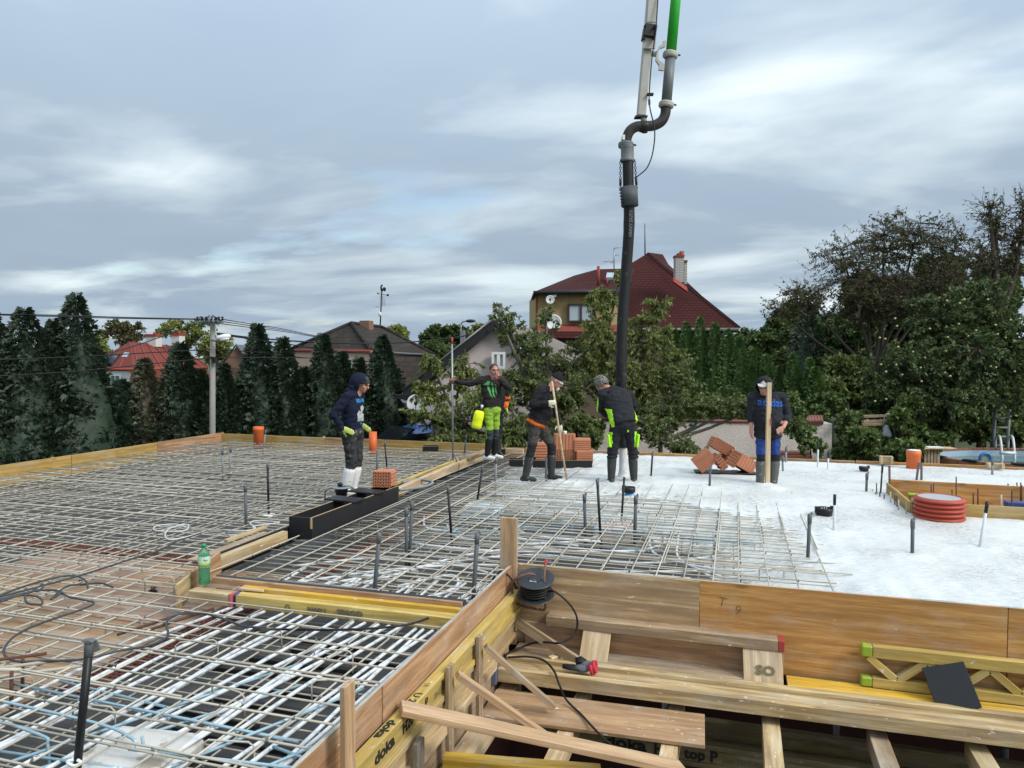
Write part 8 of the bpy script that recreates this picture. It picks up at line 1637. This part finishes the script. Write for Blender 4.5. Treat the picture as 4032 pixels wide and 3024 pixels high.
# --- man with the hose, from behind
r_, B = person('grey haired man in black and lime workwear seen from behind with the hose', 2452, 1908, -.06)
Rs, Ls = (.14, .20, 1.40), (-.31, .19, 1.41); torso(B, (.0, 0, 1.03), (-.06, .13, 1.27), (-.15, .29, 1.50), Rs, Ls, (1, .05, 0), k=1.2, hem=.09)
leg(B, (.10, 0, .93), (.155, .03, .52), (.175, 0, .10), (.1, 1, 0), boot_top=.40, k=1.2, bw=1.12); leg(B, (-.10, 0, .93), (-.165, .03, .52), (-.18, 0, .10), (-.1, 1, 0), boot_top=.40, k=1.2, bw=1.12); B.ell((0, -.01, .95), (.205, .15, .14), 'legs')
for sx in (-1, 1): B.ell((sx * .168, .02, .44), (.092, .092, .035), 'legs'); B.ell((sx * .168, .02, .50), (.088, .088, .03), 'legs')
arm(B, Rs, (.23, .30, 1.18), (.10, .46, 1.08), k=1.12); B.hand((.10, .46, 1.08), (-.9, .3, 0), (0, -.5, 0), .7, 'glove', 1, 1.05, True); arm(B, Ls, (-.33, .24, 1.15), (-.14, .44, 1.02), k=1.12); B.hand((-.14, .44, 1.02), (.9, .3, 0), (0, -.5, 0), .7, 'glove', -1, 1.05, True)
B.cap((-.16, .28, 1.48), .062, (-.25, .31, 1.53), .057, 'skin'); B.head((-.31, .33, 1.565), (-.35, .8, -.5)); BLKS = cloth('black_softshell', (.022, .023, .027), (.06, .06, .06), .70)
def paint4(x, y, z, tg, n):
    if tg == 'sleeve' and x < -.20 and n[0] < -.80: return 'lime'
    if tg == 'top' and z < 1.20 and (x < -.155 - (z - .95) * .12 and n[1] < .3): return 'lime'
    if tg == 'top' and x > .185 and n[1] < .1 and z < 1.3: return 'lime'
    if tg in ('legs',) and .60 < z < .84 and abs(x) > .175 and n[1] < .5: return 'lime'
    if tg == 'top' and z < .965 and x > .05: return 'lime'
B.finish(r_, {'top': BLKS, 'sleeve': BLKS, 'legs': BLKS, 'lime': LIME, 'boots': RUBB, 'skin': SKIN, 'glove': GAIT}, paint4); B.eyes(); B.dome('hair', M_('curly_grey_hair', (.19, .175, .16), .85, var=.4, scale=50, bump=.8), .098, .114, .116, (0, -.02, .02), -.62, (62, -.5), .014, .22)
def curls(q):
    rg = np.random.default_rng(5)
    for k_ in range(150):
        d = Vector(rg.normal(size=3)).normalized()
        if d.z < -.55 or (d.y > .45 and d.z < .35): continue
        q.ell(B.hl(d.x * .1, d.y * .114 - .02, d.z * .118 + .02), (.017, .017, .015), 0, 6, 4)
tag(B.child('curls', bpy.data.materials['curly_grey_hair'], curls), kind='stuff')
for sx in (-1, 1): B.child('cargo_pocket', LIME, lambda q: q.box(Vector((sx * .225, -.02, .70)), (.035, .13, .20), 0, Matrix.Rotation(sx * .12, 3, 'Y'), .01))
# --- man with the squared timber
r_, B = person('man in dark hooded sweatshirt and white cap holding an upright squared timber', 3020, 1927, -.11)
Rs, Ls = (-.25, -.02, 1.43), (.22, .02, 1.43); torso(B, (0, 0, .95), (-.01, -.01, 1.22), (-.04, -.03, 1.47), Rs, Ls, (-1, 0, 0), k=1.18, belly=.03, hem=.13)
leg(B, (-.09, 0, .92), (-.11, -.03, .52), (-.11, 0, .10), (-.2, -1, 0), boot_top=.42, k=1.12, bw=1.15); leg(B, (.10, 0, .92), (.11, -.03, .52), (.10, 0, .10), (.15, -1, 0), boot_top=.42, k=1.12, bw=1.15); B.ell((0, 0, .93), (.195, .15, .13), 'legs')
arm(B, Rs, (-.27, .0, 1.16), (-.275, -.05, .97), k=1.15, bare=True); B.hand((-.275, -.05, .965), (-.02, -.1, -1), (.9, .2, 0), .3, 'skin', 1, 1.1); arm(B, Ls, (.29, -.06, 1.15), (.15, -.24, .99), k=1.15, bare=True); B.hand((.145, -.245, .985), (-.8, -.15, -.45), (-.2, .9, -.1), .7, 'skin', -1, 1.1)
B.cap((-.04, -.03, 1.45), .06, (-.07, -.06, 1.53), .056, 'skin'); B.head((-.10, -.10, 1.60), (-.40, -.8, -.42)); HOO = cloth('charcoal_hoodie', (.022, .024, .030), (.06, .062, .07), .72); BLUT = cloth('blue_work_trousers', (.030, .065, .24), (.02, .03, .08), .68); BLKK = cloth('black_dusty_knees', (.025, .025, .026), (.16, .16, .15), .64)
def paint5(x, y, z, tg, n):
    if tg == 'legs' and z < .56: return 'knee'
    if tg == 'legs' and .58 < z < .78 and x > .16 and n[0] > .2: return 'knee'
B.finish(r_, {'top': HOO, 'sleeve': HOO, 'legs': BLUT, 'knee': BLKK, 'boots': RUBG, 'skin': SKIN}, paint5); B.eyes(); B.dome('hood', HOO, .132, .145, .145, (0, -.035, .008), -.92, (60, -.15), bumps=.06)
CAPW = M_('white_cap', (.50, .48, .44), .8, var=.15, scale=12, bump=.6); B.dome('cap', CAPW, .086, .106, .102, (0, -.01, .03), .42)
B.child('cap_peak', CAPW, lambda q: q.prism([B.hl(x, y, z) for x, y, z in ((-.085, .05, .075), (-.07, .12, .075), (-.03, .155, .075), (.03, .155, .075), (.07, .12, .075), (.085, .05, .075), (.0, .075, .085))], B.HM @ Vector((0, 0, .008))))
B.decal('lettering', M_('royal_blue_print', (.02, .09, .36), .8), text_mesh('adidas', .155, .0035, 1.05), (-.005, -.16, 1.355), (1, -.06, -.06), (0, -.05, 1)); B.child('belt_badge', BLACKM, lambda q: q.box(Vector((.075, -.165, .88)), (.045, .01, .03)))
k = (B.W((.06, -.285, 1.0)) - CP).dot(_f); a, b_ = D(3028, 1506, k), G(3021, 1924, -.06); b_ = D(3021, 1924, k); tm = thing('levelling_timber', 'upright pale squared timber held by the man in the white cap', 'timber', b_); plank('timber', b_ - Z * .05, a, .066, .05, PALE, tm, up=-FWD)
ld_ = thing('laser_receiver', 'black laser receiver clamped to the upright squared timber', 'laser receiver', D(3041, 1680, k)); one('case', BLKPVC, ld_, lambda q: q.box(D(3041, 1653, k - .01), (.055, .04, .21), 0, Matrix.Rotation(TH, 3, 'Z'), .006)); one('display', M_('red_panel', (.30, .04, .03), .4), ld_, lambda q: q.box(D(3036, 1660, k - .035), (.02, .006, .1), 0, Matrix.Rotation(TH, 3, 'Z')))
